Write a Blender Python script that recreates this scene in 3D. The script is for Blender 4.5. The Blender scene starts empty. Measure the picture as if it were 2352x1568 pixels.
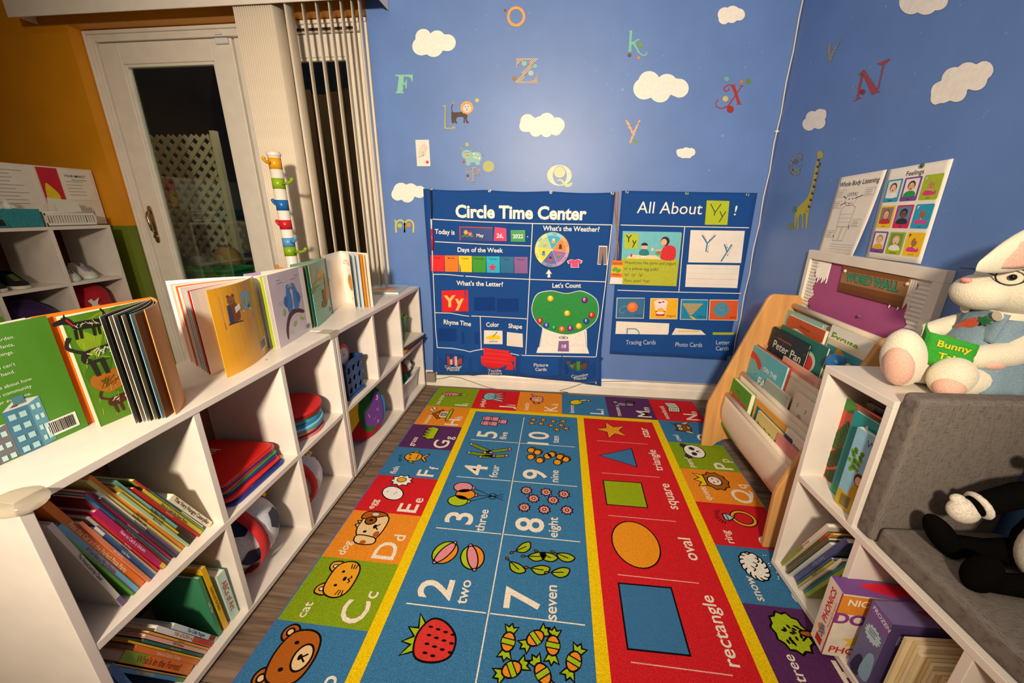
import bpy, bmesh, math, random
from mathutils import Vector, Matrix
random.seed(7)
sc = bpy.context.scene
COL = sc.collection
V = Vector
PI = math.pi

# ------------------------------------------------------------------ camera
CAM = V((-.0776, -2.1341, 1.0176)); YAW, PITCH, ROLL, FPX = -.1119, .323, .0057, 898.17
_cy, _sy, _cp, _sp = math.cos(YAW), math.sin(YAW), math.cos(PITCH), math.sin(PITCH)
FW = V((_sy*_cp, _cy*_cp, -_sp)); _r0 = V((_cy, -_sy, 0)); _u0 = _r0.cross(FW)
RT = _r0*math.cos(ROLL)+_u0*math.sin(ROLL); UP = -_r0*math.sin(ROLL)+_u0*math.cos(ROLL)
cam_d = bpy.data.cameras.new('camera'); cam = bpy.data.objects.new('camera', cam_d); COL.objects.link(cam)
cam_d.sensor_fit = 'HORIZONTAL'; cam_d.sensor_width = 36; cam_d.lens = 36*FPX/2352; cam_d.clip_start = .02
cam.matrix_world = Matrix((( RT.x, UP.x, -FW.x, CAM.x), (RT.y, UP.y, -FW.y, CAM.y), (RT.z, UP.z, -FW.z, CAM.z), (0, 0, 0, 1)))
sc.camera = cam
# ------------------------------------------------------------------ world, lamps, exposure
wd = bpy.data.worlds.new('night'); sc.world = wd; wd.use_nodes = True
wd.node_tree.nodes['Background'].inputs[0].default_value = (.02, .025, .04, 1)
wd.node_tree.nodes['Background'].inputs[1].default_value = .12
def lamp(name, kind, loc, energy, col, size, rot=(0, 0, 0), sizey=None):
    d = bpy.data.lights.new(name, kind); d.energy = energy; d.color = col
    if kind == 'AREA':
        d.size = size
        if sizey: d.shape = 'RECTANGLE'; d.size_y = sizey
    else: d.shadow_soft_size = size
    o = bpy.data.objects.new(name, d); COL.objects.link(o); o.location = loc; o.rotation_euler = rot
    return o
LP = V((-.2, -3.25, 1.63)); KEY = (1, .84, .64)
key = lamp('room_spot_lamp', 'SPOT', LP, 335, KEY, .10)
key.data.spot_size = math.radians(91); key.data.spot_blend = 1
key.rotation_euler = (V((-.38, 0, 1.0))-LP).to_track_quat('-Z', 'Y').to_euler()
lamp('ceiling_fill', 'AREA', (-.9, -2.6, 2.27), 17, KEY, 1.4)  # added ambient fill below the ceiling, not a real fixture
lamp('outdoor_fill', 'POINT', (-2.3, .62, 2.05), 9, (1, .88, .70), .08)  # added light to make things beyond the glass visible, no real porch fixture
sc.view_settings.view_transform = 'Standard'; sc.view_settings.look = 'None'
sc.view_settings.exposure = .45; sc.view_settings.gamma = 1; sc.view_settings.use_curve_mapping = False

# ------------------------------------------------------------------ pixel -> place (a pixel gives a direction, a plane the distance)
def ray(x, y): return FW + RT*((x-1176)/FPX) - UP*((y-784)/FPX)
def _pl(x, y, a, v):
    d = ray(x, y); return CAM + d*((v-CAM[a])/d[a])
def atX(x, y, v): return _pl(x, y, 0, v)
def atY(x, y, v=0.): return _pl(x, y, 1, v)
def atZ(x, y, v=0.): return _pl(x, y, 2, v)
XR = .905       # right wall

# ------------------------------------------------------------------ colours and materials
def lin(h):
    h = h.lstrip('#'); h = ''.join(c*2 for c in h) if len(h) == 3 else h; r = []
    for i in (0, 2, 4):
        c = int(h[i:i+2], 16)/255
        r.append(c/12.92 if c <= .04045 else ((c+.055)/1.055)**2.4)
    return (r[0], r[1], r[2], 1)
_MC = {}
def mat(h, rough=.55, kind='plain', spec=.4, **kw):
    key = (h, rough, kind, spec, tuple(sorted(kw.items())))
    if key in _MC: return _MC[key]
    m = bpy.data.materials.new(kind+'_'+h.lstrip('#')); m.use_nodes = True
    nt = m.node_tree; N = nt.nodes; L = nt.links; b = N['Principled BSDF']
    b.inputs['Roughness'].default_value = rough
    b.inputs['Specular IOR Level'].default_value = spec
    c = lin(h)
    tc = N.new('ShaderNodeTexCoord')
    def noise(scale, detail=3, vec=None, dist=0):
        n = N.new('ShaderNodeTexNoise'); n.inputs['Scale'].default_value = scale; n.inputs['Detail'].default_value = detail
        n.inputs['Distortion'].default_value = dist
        L.new(vec if vec else tc.outputs['Object'], n.inputs['Vector']); return n
    def mapping(sx, sy, sz):
        mp = N.new('ShaderNodeMapping'); mp.inputs['Scale'].default_value = (sx, sy, sz); L.new(tc.outputs['Object'], mp.inputs['Vector']); return mp.outputs[0]
    def ramp(fac, stops):
        r = N.new('ShaderNodeValToRGB'); e = r.color_ramp.elements
        e[0].position, e[0].color = stops[0]; e[1].position, e[1].color = stops[1]
        for p, cc in stops[2:]:
            x = e.new(p); x.color = cc
        L.new(fac, r.inputs[0]); return r.outputs[0]
    def bump(h_, strength, dist=.002):
        bp = N.new('ShaderNodeBump'); bp.inputs['Strength'].default_value = strength; bp.inputs['Distance'].default_value = dist
        L.new(h_, bp.inputs['Height']); L.new(bp.outputs[0], b.inputs['Normal'])
    dk = lambda f: (c[0]*f, c[1]*f, c[2]*f, 1)
    if kind == 'plain':
        n = noise(kw.get('scale', 14)); L.new(ramp(n.outputs[0], [(.3, dk(.95)), (.7, dk(1.04))]), b.inputs['Base Color'])
    elif kind == 'paint':
        n = noise(6, 5); n2 = noise(55, 4); n3 = noise(420, 2)
        base = ramp(n.outputs[0], [(.3, dk(.94)), (.7, dk(1.05))])
        sp = ramp(n2.outputs[0], [(.70, (0, 0, 0, 1)), (.76, (1, 1, 1, 1))])
        mx = N.new('ShaderNodeMix'); mx.data_type = 'RGBA'
        ml = N.new('ShaderNodeMath'); ml.operation = 'MULTIPLY'; ml.inputs[1].default_value = kw.get('wear', .35); L.new(sp, ml.inputs[0])
        L.new(ml.outputs[0], mx.inputs[0]); L.new(base, mx.inputs[6]); mx.inputs[7].default_value = tuple(min(1, v*1.8+.06) for v in c[:3])+(1,)
        L.new(mx.outputs[2], b.inputs['Base Color']); bump(n3.outputs[0], .18, .001)
    elif kind == 'fabric':
        n = noise(kw.get('scale', 500), 2); w = noise(9)
        L.new(ramp(n.outputs[0], [(.25, dk(.72)), (.75, dk(1.18))]), b.inputs['Base Color']); bump(n.outputs[0], kw.get('bump', .4), .0012)
        b.inputs['Sheen Weight'].default_value = .12 if max(c[:3]) > .05 else 0
    elif kind == 'linen':
        a1 = noise(1, 2, mapping(60, 900, 900)); a2 = noise(1, 2, mapping(900, 60, 60))
        ad = N.new('ShaderNodeMath'); ad.operation = 'ADD'; L.new(a1.outputs[0], ad.inputs[0]); L.new(a2.outputs[0], ad.inputs[1])
        L.new(ramp(ad.outputs[0], [(.78, dk(.68)), (1.0, dk(1.3)), (1.0, dk(1.3))]), b.inputs['Base Color']); bump(ad.outputs[0], .3, .0008)
    elif kind == 'fur':
        n = noise(330, 5, None, .5)
        L.new(ramp(n.outputs[0], [(.25, dk(.88)), (.7, dk(1.05))]), b.inputs['Base Color']); bump(n.outputs[0], .55, .003)
        b.inputs['Sheen Weight'].default_value = .35
    elif kind == 'wood':
        sx = kw.get('ax', 'z'); s = dict(x=(3, 45, 45), y=(45, 3, 45), z=(45, 45, 3))[sx]
        n = noise(1, 6, mapping(*s), .5)
        L.new(ramp(n.outputs[0], [(.3, dk(.80)), (.7, dk(1.1))]), b.inputs['Base Color']); bump(n.outputs[0], .06, .001)
    elif kind == 'plank':
        oi = N.new('ShaderNodeObjectInfo'); ad = N.new('ShaderNodeVectorMath'); ad.operation = 'ADD'
        mp = mapping(2.2, 30, 1); L.new(mp, ad.inputs[0])
        ml = N.new('ShaderNodeVectorMath'); ml.operation = 'SCALE'; ml.inputs['Scale'].default_value = 40
        cb = N.new('ShaderNodeCombineXYZ'); L.new(oi.outputs['Random'], cb.inputs[0]); L.new(oi.outputs['Random'], cb.inputs[1])
        L.new(cb.outputs[0], ml.inputs[0]); L.new(ml.outputs[0], ad.inputs[1])
        n = noise(1, 8, ad.outputs[0], 1.2); n2 = noise(2.6, 6, ad.outputs[0], .4)
        mm = N.new('ShaderNodeMath'); mm.operation = 'MULTIPLY_ADD'; mm.inputs[1].default_value = .5; L.new(n2.outputs[0], mm.inputs[0])
        hf = N.new('ShaderNodeMath'); hf.operation = 'MULTIPLY'; hf.inputs[1].default_value = .5; L.new(n.outputs[0], hf.inputs[0]); L.new(hf.outputs[0], mm.inputs[2])
        L.new(ramp(mm.outputs[0], [(.34, dk(.42)), (.66, dk(1.5)), (.5, dk(.95))]), b.inputs['Base Color']); bump(mm.outputs[0], .12, .002)
    elif kind == 'metal':
        b.inputs['Base Color'].default_value = c; b.inputs['Metallic'].default_value = 1
        n = noise(60); L.new(ramp(n.outputs[0], [(.3, (rough*.8,)*3+(1,)), (.7, (min(1, rough*1.2),)*3+(1,))]), b.inputs['Roughness'])
    elif kind == 'clear':
        n = noise(30)
        L.new(ramp(n.outputs[0], [(.3, dk(.97)), (.7, dk(1))]), b.inputs['Base Color'])
        b.inputs['Transmission Weight'].default_value = kw.get('trans', .9); b.inputs['IOR'].default_value = kw.get('ior', 1.3)
    elif kind == 'pane':
        N.remove(b); tr = N.new('ShaderNodeBsdfTransparent'); tr.inputs[0].default_value = c
        gl = N.new('ShaderNodeBsdfGlossy'); gl.inputs['Roughness'].default_value = rough
        fr = N.new('ShaderNodeFresnel'); fr.inputs[0].default_value = 1.5; n = noise(4)
        ml = N.new('ShaderNodeMath'); ml.operation = 'MULTIPLY'; ml.inputs[1].default_value = kw.get('gloss', 1.); L.new(fr.outputs[0], ml.inputs[0])
        mx = N.new('ShaderNodeMixShader'); L.new(ml.outputs[0], mx.inputs[0]); L.new(tr.outputs[0], mx.inputs[1]); L.new(gl.outputs[0], mx.inputs[2])
        L.new(ramp(n.outputs[0], [(.3, (.9, .9, .9, 1)), (.7, (1, 1, 1, 1))]), gl.inputs[0])
        L.new(mx.outputs[0], N['Material Output'].inputs[0])
    elif kind == 'art':
        at = N.new('ShaderNodeAttribute'); at.attribute_name = 'Col'
        n = noise(kw.get('scale', 60), 2)
        lo = kw.get('lo', .94); hi = kw.get('hi', 1.05)
        mx = N.new('ShaderNodeMix'); mx.data_type = 'RGBA'; mx.blend_type = 'MULTIPLY'; mx.inputs[0].default_value = 1
        L.new(at.outputs['Color'], mx.inputs[6]); L.new(ramp(n.outputs[0], [(.3, (lo, lo, lo, 1)), (.7, (hi, hi, hi, 1))]), mx.inputs[7])
        L.new(mx.outputs[2], b.inputs['Base Color'])
        if kw.get('bump'): bump(n.outputs[0], kw['bump'], .004)
    _MC[key] = m; return m
PRINT = mat('#ffffff', .55, 'art')
GLOSSY = mat('#fffffe', .28, 'art')
PILE = mat('#fffffd', .95, 'art', .05, scale=620, lo=.62, hi=1.30, bump=.7)

# ------------------------------------------------------------------ mesh building
class MB:
    def __init__(s, m=None): s.v = []; s.f = []; s.mi = []; s.sm = []; s.mats = []; s.cur = 0; s.use(m) if m else None
    def use(s, m):
        if m not in s.mats: s.mats.append(m)
        s.cur = s.mats.index(m); return s
    def add(s, vs, fs, smooth=False, M=None):
        o = len(s.v); s.v += [(M @ V(p)) if M else V(p) for p in vs]
        for f in fs: s.f.append([i+o for i in f]); s.mi.append(s.cur); s.sm.append(smooth)
        return s
    def box(s, x0, x1, y0, y1, z0, z1, M=None):
        vs = [(x, y, z) for x in (x0, x1) for y in (y0, y1) for z in (z0, z1)]
        return s.add(vs, [(0, 1, 3, 2), (4, 6, 7, 5), (0, 4, 5, 1), (2, 3, 7, 6), (0, 2, 6, 4), (1, 5, 7, 3)], False, M)
    def prism(s, pts, z0, z1, M=None, smooth=False):
        n = len(pts)
        a = sum(pts[i][0]*pts[(i+1) % n][1]-pts[(i+1) % n][0]*pts[i][1] for i in range(n))
        if a < 0: pts = pts[::-1]
        vs = [(p[0], p[1], z0) for p in pts]+[(p[0], p[1], z1) for p in pts]
        s.add(vs, [tuple(range(n-1, -1, -1)), tuple(range(n, 2*n))], False, M)
        o = len(s.v)-2*n
        for i in range(n):
            j = (i+1) % n; s.f.append([o+i, o+j, o+n+j, o+n+i]); s.mi.append(s.cur); s.sm.append(smooth)
        return s
    def lathe(s, prof, n=20, M=None, smooth=True, caps=True):
        vs = []; fs = []
        for r, z in prof:
            for k in range(n): vs.append((r*math.cos(2*PI*k/n), r*math.sin(2*PI*k/n), z))
        for i in range(len(prof)-1):
            for k in range(n):
                j = (k+1) % n; fs.append((i*n+k, i*n+j, (i+1)*n+j, (i+1)*n+k))
        s.add(vs, fs, smooth, M)
        if caps:
            o = len(s.v)-len(vs)
            s.f.append([o+k for k in range(n-1, -1, -1)]); s.mi.append(s.cur); s.sm.append(False)
            e = o+(len(prof)-1)*n; s.f.append([e+k for k in range(n)]); s.mi.append(s.cur); s.sm.append(False)
        return s
    def cyl(s, r, z0, z1, n=18, M=None): return s.lathe([(r, z0), (r, z1)], n, M)
    def tube(s, pts, r, n=8, closed=False, M=None):
        pts = [V(p) for p in pts]; m = len(pts); vs = []; fs = []
        rs = r if isinstance(r, (list, tuple)) else [r]*m
        prev = None
        for i, p in enumerate(pts):
            if closed: t = pts[(i+1) % m]-pts[i-1]
            else: t = pts[min(i+1, m-1)]-pts[max(i-1, 0)]
            t.normalize()
            if prev is None: prev = t.orthogonal().normalized()
            a = prev - t*prev.dot(t)
            if a.length < 1e-6: a = t.orthogonal()
            a.normalize(); prev = a; bb = t.cross(a)
            for k in range(n): vs.append(p+(a*math.cos(2*PI*k/n)+bb*math.sin(2*PI*k/n))*rs[i])
        for i in range(m if closed else m-1):
            i2 = (i+1) % m
            for k in range(n):
                j = (k+1) % n; fs.append((i*n+k, i*n+j, i2*n+j, i2*n+k))
        if not closed: fs.append(tuple(range(n-1, -1, -1))); fs.append(tuple((m-1)*n+k for k in range(n)))
        return s.add(vs, fs, True, M)
    def ball(s, c, r, n=16, m=10, M=None, T=None):
        """ellipsoid; T a 3x3/4x4 turn applied before moving to c"""
        if not isinstance(r, (list, tuple)): r = (r, r, r)
        vs = [V((0, 0, -r[2]))]; fs = []
        for i in range(1, m):
            th = PI*i/m-PI/2
            for k in range(n): vs.append(V((r[0]*math.cos(th)*math.cos(2*PI*k/n), r[1]*math.cos(th)*math.sin(2*PI*k/n), r[2]*math.sin(th))))
        vs.append(V((0, 0, r[2])))
        for k in range(n): fs.append((0, 1+(k+1) % n, 1+k)); fs.append((len(vs)-1, 1+(m-2)*n+k, 1+(m-2)*n+(k+1) % n))
        for i in range(m-2):
            for k in range(n):
                j = (k+1) % n; fs.append((1+i*n+k, 1+i*n+j, 1+(i+1)*n+j, 1+(i+1)*n+k))
        if T: vs = [T @ p for p in vs]
        return s.add([p+V(c) for p in vs], fs, True, M)
    def grid(s, fn, nu, nv, smooth=True, thick=0):
        """fn(u, v) in 0..1 -> point"""
        vs = [fn(i/nu, j/nv) for j in range(nv+1) for i in range(nu+1)]
        fs = [(j*(nu+1)+i, j*(nu+1)+i+1, (j+1)*(nu+1)+i+1, (j+1)*(nu+1)+i) for j in range(nv) for i in range(nu)]
        return s.add(vs, fs, smooth)
TM = {}
def _link(o, parent, label, cat, group, kind):
    COL.objects.link(o)
    if parent is not None: o.parent = parent
    for k, v in (('label', label), ('category', cat), ('group', group), ('kind', kind)):
        if v: o[k] = v
    return o
def thing(name, label, cat, loc=(0, 0, 0), rz=0, group=None, M=None, kind=None):
    o = bpy.data.objects.new(name, None); o.empty_display_size = .05
    M = M if M is not None else Matrix.Translation(V(loc)) @ Matrix.Rotation(rz, 4, 'Z')
    o.matrix_world = M; _link(o, None, label, cat, group, kind); TM[o.name] = M.copy(); return o
def mesh_of(name, mb, inv=None):
    me = bpy.data.meshes.new(name)
    me.from_pydata([(inv @ p)[:] if inv else p[:] for p in mb.v], [], mb.f)
    for m in mb.mats: me.materials.append(m)
    me.polygons.foreach_set('material_index', mb.mi); me.polygons.foreach_set('use_smooth', mb.sm); me.update(); return me
def obj(name, mb, parent=None, label=None, cat=None, group=None, kind=None, local=False, bevel=0, sub=0, solid=0):
    """local: coordinates are in the parent's frame; else world"""
    inv = None
    if parent is not None:
        T = TM[parent.name]; inv = None if local else T.inverted()
        me = mesh_of(name, mb, inv); o = bpy.data.objects.new(name, me); _link(o, parent, label, cat, group, kind); TM[o.name] = T
    else:
        lo = [min(p[i] for p in mb.v) for i in range(3)]; hi = [max(p[i] for p in mb.v) for i in range(3)]
        T = Matrix.Translation(V(((lo[0]+hi[0])/2, (lo[1]+hi[1])/2, lo[2])))
        me = mesh_of(name, mb, T.inverted()); o = bpy.data.objects.new(name, me); o.matrix_world = T; _link(o, None, label, cat, group, kind); TM[o.name] = T
    if bevel:
        b = o.modifiers.new('bevel', 'BEVEL'); b.width = bevel; b.segments = 2; b.limit_method = 'ANGLE'; b.angle_limit = .6
    if solid:
        b = o.modifiers.new('thick', 'SOLIDIFY'); b.thickness = solid; b.offset = 0
    if sub:
        b = o.modifiers.new('sub', 'SUBSURF'); b.levels = sub; b.render_levels = sub
    return o
def struct(name, mb, **k): return obj(name, mb, kind='structure', **k)
def dup(root, M, label=None, parent=None):
    c = root.copy(); COL.objects.link(c)
    if parent is not None: c.parent = parent
    else: c.matrix_world = M; TM[c.name] = M.copy()
    if label: c['label'] = label
    for ch in list(root.children): dup(ch, None, None, c)
    return c

# ------------------------------------------------------------------ flat print (lettering, pictures): coloured polygons laid on a real surface
_TX = {}
def glyphs(s, bold=0., shear=0.):
    k = (s, bold, shear)
    if k not in _TX:
        cu = bpy.data.curves.new('lettering', 'FONT'); cu.body = s; cu.size = 1; cu.resolution_u = 3; cu.offset = bold; cu.shear = shear
        ob = bpy.data.objects.new('lettering', cu); me = bpy.data.meshes.new_from_object(ob)
        vs = [(v.co.x, v.co.y) for v in me.vertices]; fs = [tuple(p.vertices) for p in me.polygons]
        bpy.data.objects.remove(ob); bpy.data.meshes.remove(me); bpy.data.curves.remove(cu)
        if vs:
            x0 = min(v[0] for v in vs); x1 = max(v[0] for v in vs)
        else: x0 = x1 = 0
        _TX[k] = ([(v[0]-x0, v[1]) for v in vs], fs, x1-x0)
    return _TX[k]
def rot2(p, a, o=(0, 0)):
    c, s = math.cos(a), math.sin(a); return (o[0]+c*p[0]-s*p[1], o[1]+s*p[0]+c*p[1])
def smooth(pts, n=5, closed=True):
    m = len(pts); out = []
    for i in range(m if closed else m-1):
        p0, p1, p2, p3 = (pts[(i-1) % m] if closed or i else pts[0]), pts[i], pts[(i+1) % m], (pts[(i+2) % m] if closed or i+2 < m else pts[-1])
        for k in range(n):
            t = k/n; t2 = t*t; t3 = t2*t
            out.append(tuple(.5*((2*p1[j])+(-p0[j]+p2[j])*t+(2*p0[j]-5*p1[j]+4*p2[j]-p3[j])*t2+(-p0[j]+3*p1[j]-3*p2[j]+p3[j])*t3) for j in (0, 1)))
    if not closed: out.append(pts[-1])
    return out
def ellipse(cx, cy, rx, ry, n=24, rot=0, a0=0, a1=2*PI):
    full = abs(a1-a0-2*PI) < 1e-6; k = n if full else n+1
    return [rot2((rx*math.cos(a0+(a1-a0)*i/n), ry*math.sin(a0+(a1-a0)*i/n)), rot, (cx, cy)) for i in range(k)]
K = '#141010'
class Art:
    def __init__(s, step=.00006): s.v = []; s.f = []; s.c = []; s.step = step; s.z = 0; s.tf = None
    def top(s): s.z = 0; return s
    def at(s, x, y, sc=1., rot=0., sy=None):
        """draw in a local frame"""
        sy = sc if sy is None else sy
        s.tf = lambda p: rot2((p[0]*sc, p[1]*sy), rot, (x, y)); s.k = sc; return s
    def home(s): s.tf = None; s.k = 1; return s
    k = 1
    def raw(s, pts, faces, col):
        s.z += 1; o = len(s.v)
        for p in pts:
            q = s.tf(p) if s.tf else p
            s.v.append((q[0], q[1], s.z*s.step))
        cc = lin(col)
        for f in faces: s.f.append([i+o for i in f]); s.c.append(cc)
    def poly(s, pts, col):
        a = sum(pts[i-1][0]*pts[i][1]-pts[i][0]*pts[i-1][1] for i in range(len(pts)))
        s.raw(pts if a > 0 else pts[::-1], [tuple(range(len(pts)))], col)
    def rect(s, x0, y0, x1, y1, col): s.poly([(x0, y0), (x1, y0), (x1, y1), (x0, y1)], col)
    def rrect(s, x0, y0, x1, y1, r, col):
        pts = []
        for cx, cy, a in ((x1-r, y0+r, -PI/2), (x1-r, y1-r, 0), (x0+r, y1-r, PI/2), (x0+r, y0+r, PI)): pts += ellipse(cx, cy, r, r, 4, 0, a, a+PI/2)
        s.poly(pts, col)
    def stroke(s, pts, w, col, closed=False):
        n = len(pts); l = []; r = []
        for i in range(n):
            a = pts[i-1] if (closed or i) else pts[0]; b = pts[(i+1) % n] if (closed or i < n-1) else pts[-1]
            d1 = (pts[i][0]-a[0], pts[i][1]-a[1]); d2 = (b[0]-pts[i][0], b[1]-pts[i][1])
            def nn(d):
                q = math.hypot(*d); return (-d[1]/q, d[0]/q) if q > 1e-9 else None
            n1, n2 = nn(d1), nn(d2); n1 = n1 or n2 or (0, 1); n2 = n2 or n1
            m = (n1[0]+n2[0], n1[1]+n2[1]); q = math.hypot(*m)
            m = (m[0]/q, m[1]/q) if q > .3 else n1
            k = min(1.6, 1/max(.2, m[0]*n1[0]+m[1]*n1[1]))*w/2
            l.append((pts[i][0]+m[0]*k, pts[i][1]+m[1]*k)); r.append((pts[i][0]-m[0]*k, pts[i][1]-m[1]*k))
        fs = [(n+i, n+(i+1) % n, (i+1) % n, i) for i in range(n if closed else n-1)]
        s.raw(l+r, fs, col)
    def ell(s, cx, cy, rx, ry, col, rot=0, n=24): s.poly(ellipse(cx, cy, rx, ry, n, rot), col)
    def ring(s, cx, cy, rx, ry, w, col, n=28, rot=0): s.stroke(ellipse(cx, cy, rx, ry, n, rot), w, col, True)
    def out(s, pts, col, w, oc=K):
        s.poly(pts, col); s.stroke(pts, w, oc, True)
    def oell(s, cx, cy, rx, ry, col, w, rot=0, n=24, oc=K): s.out(ellipse(cx, cy, rx, ry, n, rot), col, w, oc)
    def text(s, t, x, y, h, col, rot=0., al='c', bold=0., shear=0., width=None, xs=1.):
        """h: capital height; x, y: baseline anchor"""
        vs, fs, w = glyphs(t, bold, shear)
        if not vs: return
        k = h/.72; kx = k*xs if width is None else width/max(w, 1e-6)
        off = {'c': -w*kx/2, 'l': 0, 'r': -w*kx}[al]
        s.raw([rot2((v[0]*kx+off, v[1]*k), rot, (x, y)) for v in vs], fs, col)
    def build(s, name, fn, parent=None, m=None, **kw):
        """fn(u, v, lift) -> world point"""
        mb = MB(m or PRINT); mb.v = [V(fn(*p)) for p in s.v]; mb.f = s.f; mb.mi = [0]*len(s.f); mb.sm = [False]*len(s.f)
        o = obj(name, mb, parent, **kw); at = o.data.color_attributes.new('Col', 'FLOAT_COLOR', 'CORNER')
        data = []
        for f, c in zip(s.f, s.c): data += list(c)*len(f)
        at.data.foreach_set('color', data); return o
def frame(O, U, W, N, lift=.0004):
    O, U, W, N = V(O), V(U), V(W), V(N)
    return lambda u, v, z: O+U*u+W*v+N*(z+lift)
# ================================================================== THE SETTING
BLUE = mat('#6082c0', .42, 'paint', .5, wear=.5)
ORANGE = mat('#dd9316', .5, 'paint', .35, wear=.0)
GREENP = mat('#6d7d24', .5, 'paint', .35, wear=.0)
WHITEP = mat('#ece4da', .4, 'plain', .45)
TRIMW = mat('#e9e2d6', .35, 'plain', .5)
FLOORM = mat('#7a6452', .55, 'plank', .3)
DX0, DX1, DZ = -2.62, -1.015, 1.905        # the recess of the patio door
ZC = 2.3
m = MB(mat('#4d443c', .8)); m.box(-4.6, 1.0, -4.7, .16, -.08, -.012)
floor = struct('floor', m)
mbp = MB(FLOORM); mbp.box(-.609, .609, -.0892, .0892, -.0119, 0)
pk = mesh_of('plank', mbp); nrow = 0
for r in range(14):
    y = -.09-.18*r
    off = (r*.437) % 1.22
    x = -4.4+off
    while x-.61 < .95:
        if x+.61 > -3.2:
            o = bpy.data.objects.new('plank', pk); o.parent = floor; COL.objects.link(o)
            o.location = V((x, y, 0))-TM[floor.name].translation
            TM[o.name] = TM[floor.name]
        x += 1.22
m = MB(FLOORM); m.box(-4.6, .905, -4.7, -.18*14, -.0119, 0); ob = obj('plank', m, floor); ob['kind'] = 'stuff'
# back wall: orange left of and over the door, green below on the left, blue on the right
m = MB(ORANGE)
m.box(-4.6, DX0, 0, .14, .92, ZC); m.box(DX0, DX1, 0, .14, DZ, ZC)
m.use(GREENP); m.box(-4.6, DX0, 0, .14, -.02, .92)
m.use(BLUE); m.box(DX1, XR+.1, 0, .14, -.02, ZC)
struct('wall_back', m)
m = MB(BLUE); m.box(XR, XR+.1, -4.7, 0, -.02, ZC); struct('wall_right', m)
m = MB(mat('#d8b070', .6, 'paint', .3, wear=0.)); m.box(-4.7, -4.6, -4.7, .14, -.02, ZC); struct('wall_left', m)
m = MB(mat('#c9b79a', .6, 'paint', .3, wear=0.)); m.box(-4.6, XR+.1, -4.8, -4.7, -.02, ZC); struct('wall_front', m)
m = MB(mat('#e2dacc', .8)); m.box(-4.7, XR+.1, -4.8, .14, ZC, ZC+.05); struct('ceiling', m)
# baseboards, moulded
def baseb(name, P0, P1, nrm):
    P0, P1, nrm = V(P0), V(P1), V(nrm); prof = [(0, 0), (.016, 0), (.016, .05), (.012, .054), (.012, .076), (.006, .09), (0, .094)]
    m = MB(TRIMW); n = len(prof); vs = [P0+nrm*a+V((0, 0, b)) for a, b in prof]+[P1+nrm*a+V((0, 0, b)) for a, b in prof]
    m.add(vs, [(i, (i+1) % n, n+(i+1) % n, n+i) for i in range(n)]+[tuple(range(n)), tuple(range(2*n-1, n-1, -1))]); return struct(name, m)
baseb('baseboard_back', (DX1+.0, 0, 0), (XR, 0, 0), (0, -1, 0))
baseb('baseboard_right', (XR, -4.7, 0), (XR, -.016, 0), (-1, 0, 0))

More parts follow.
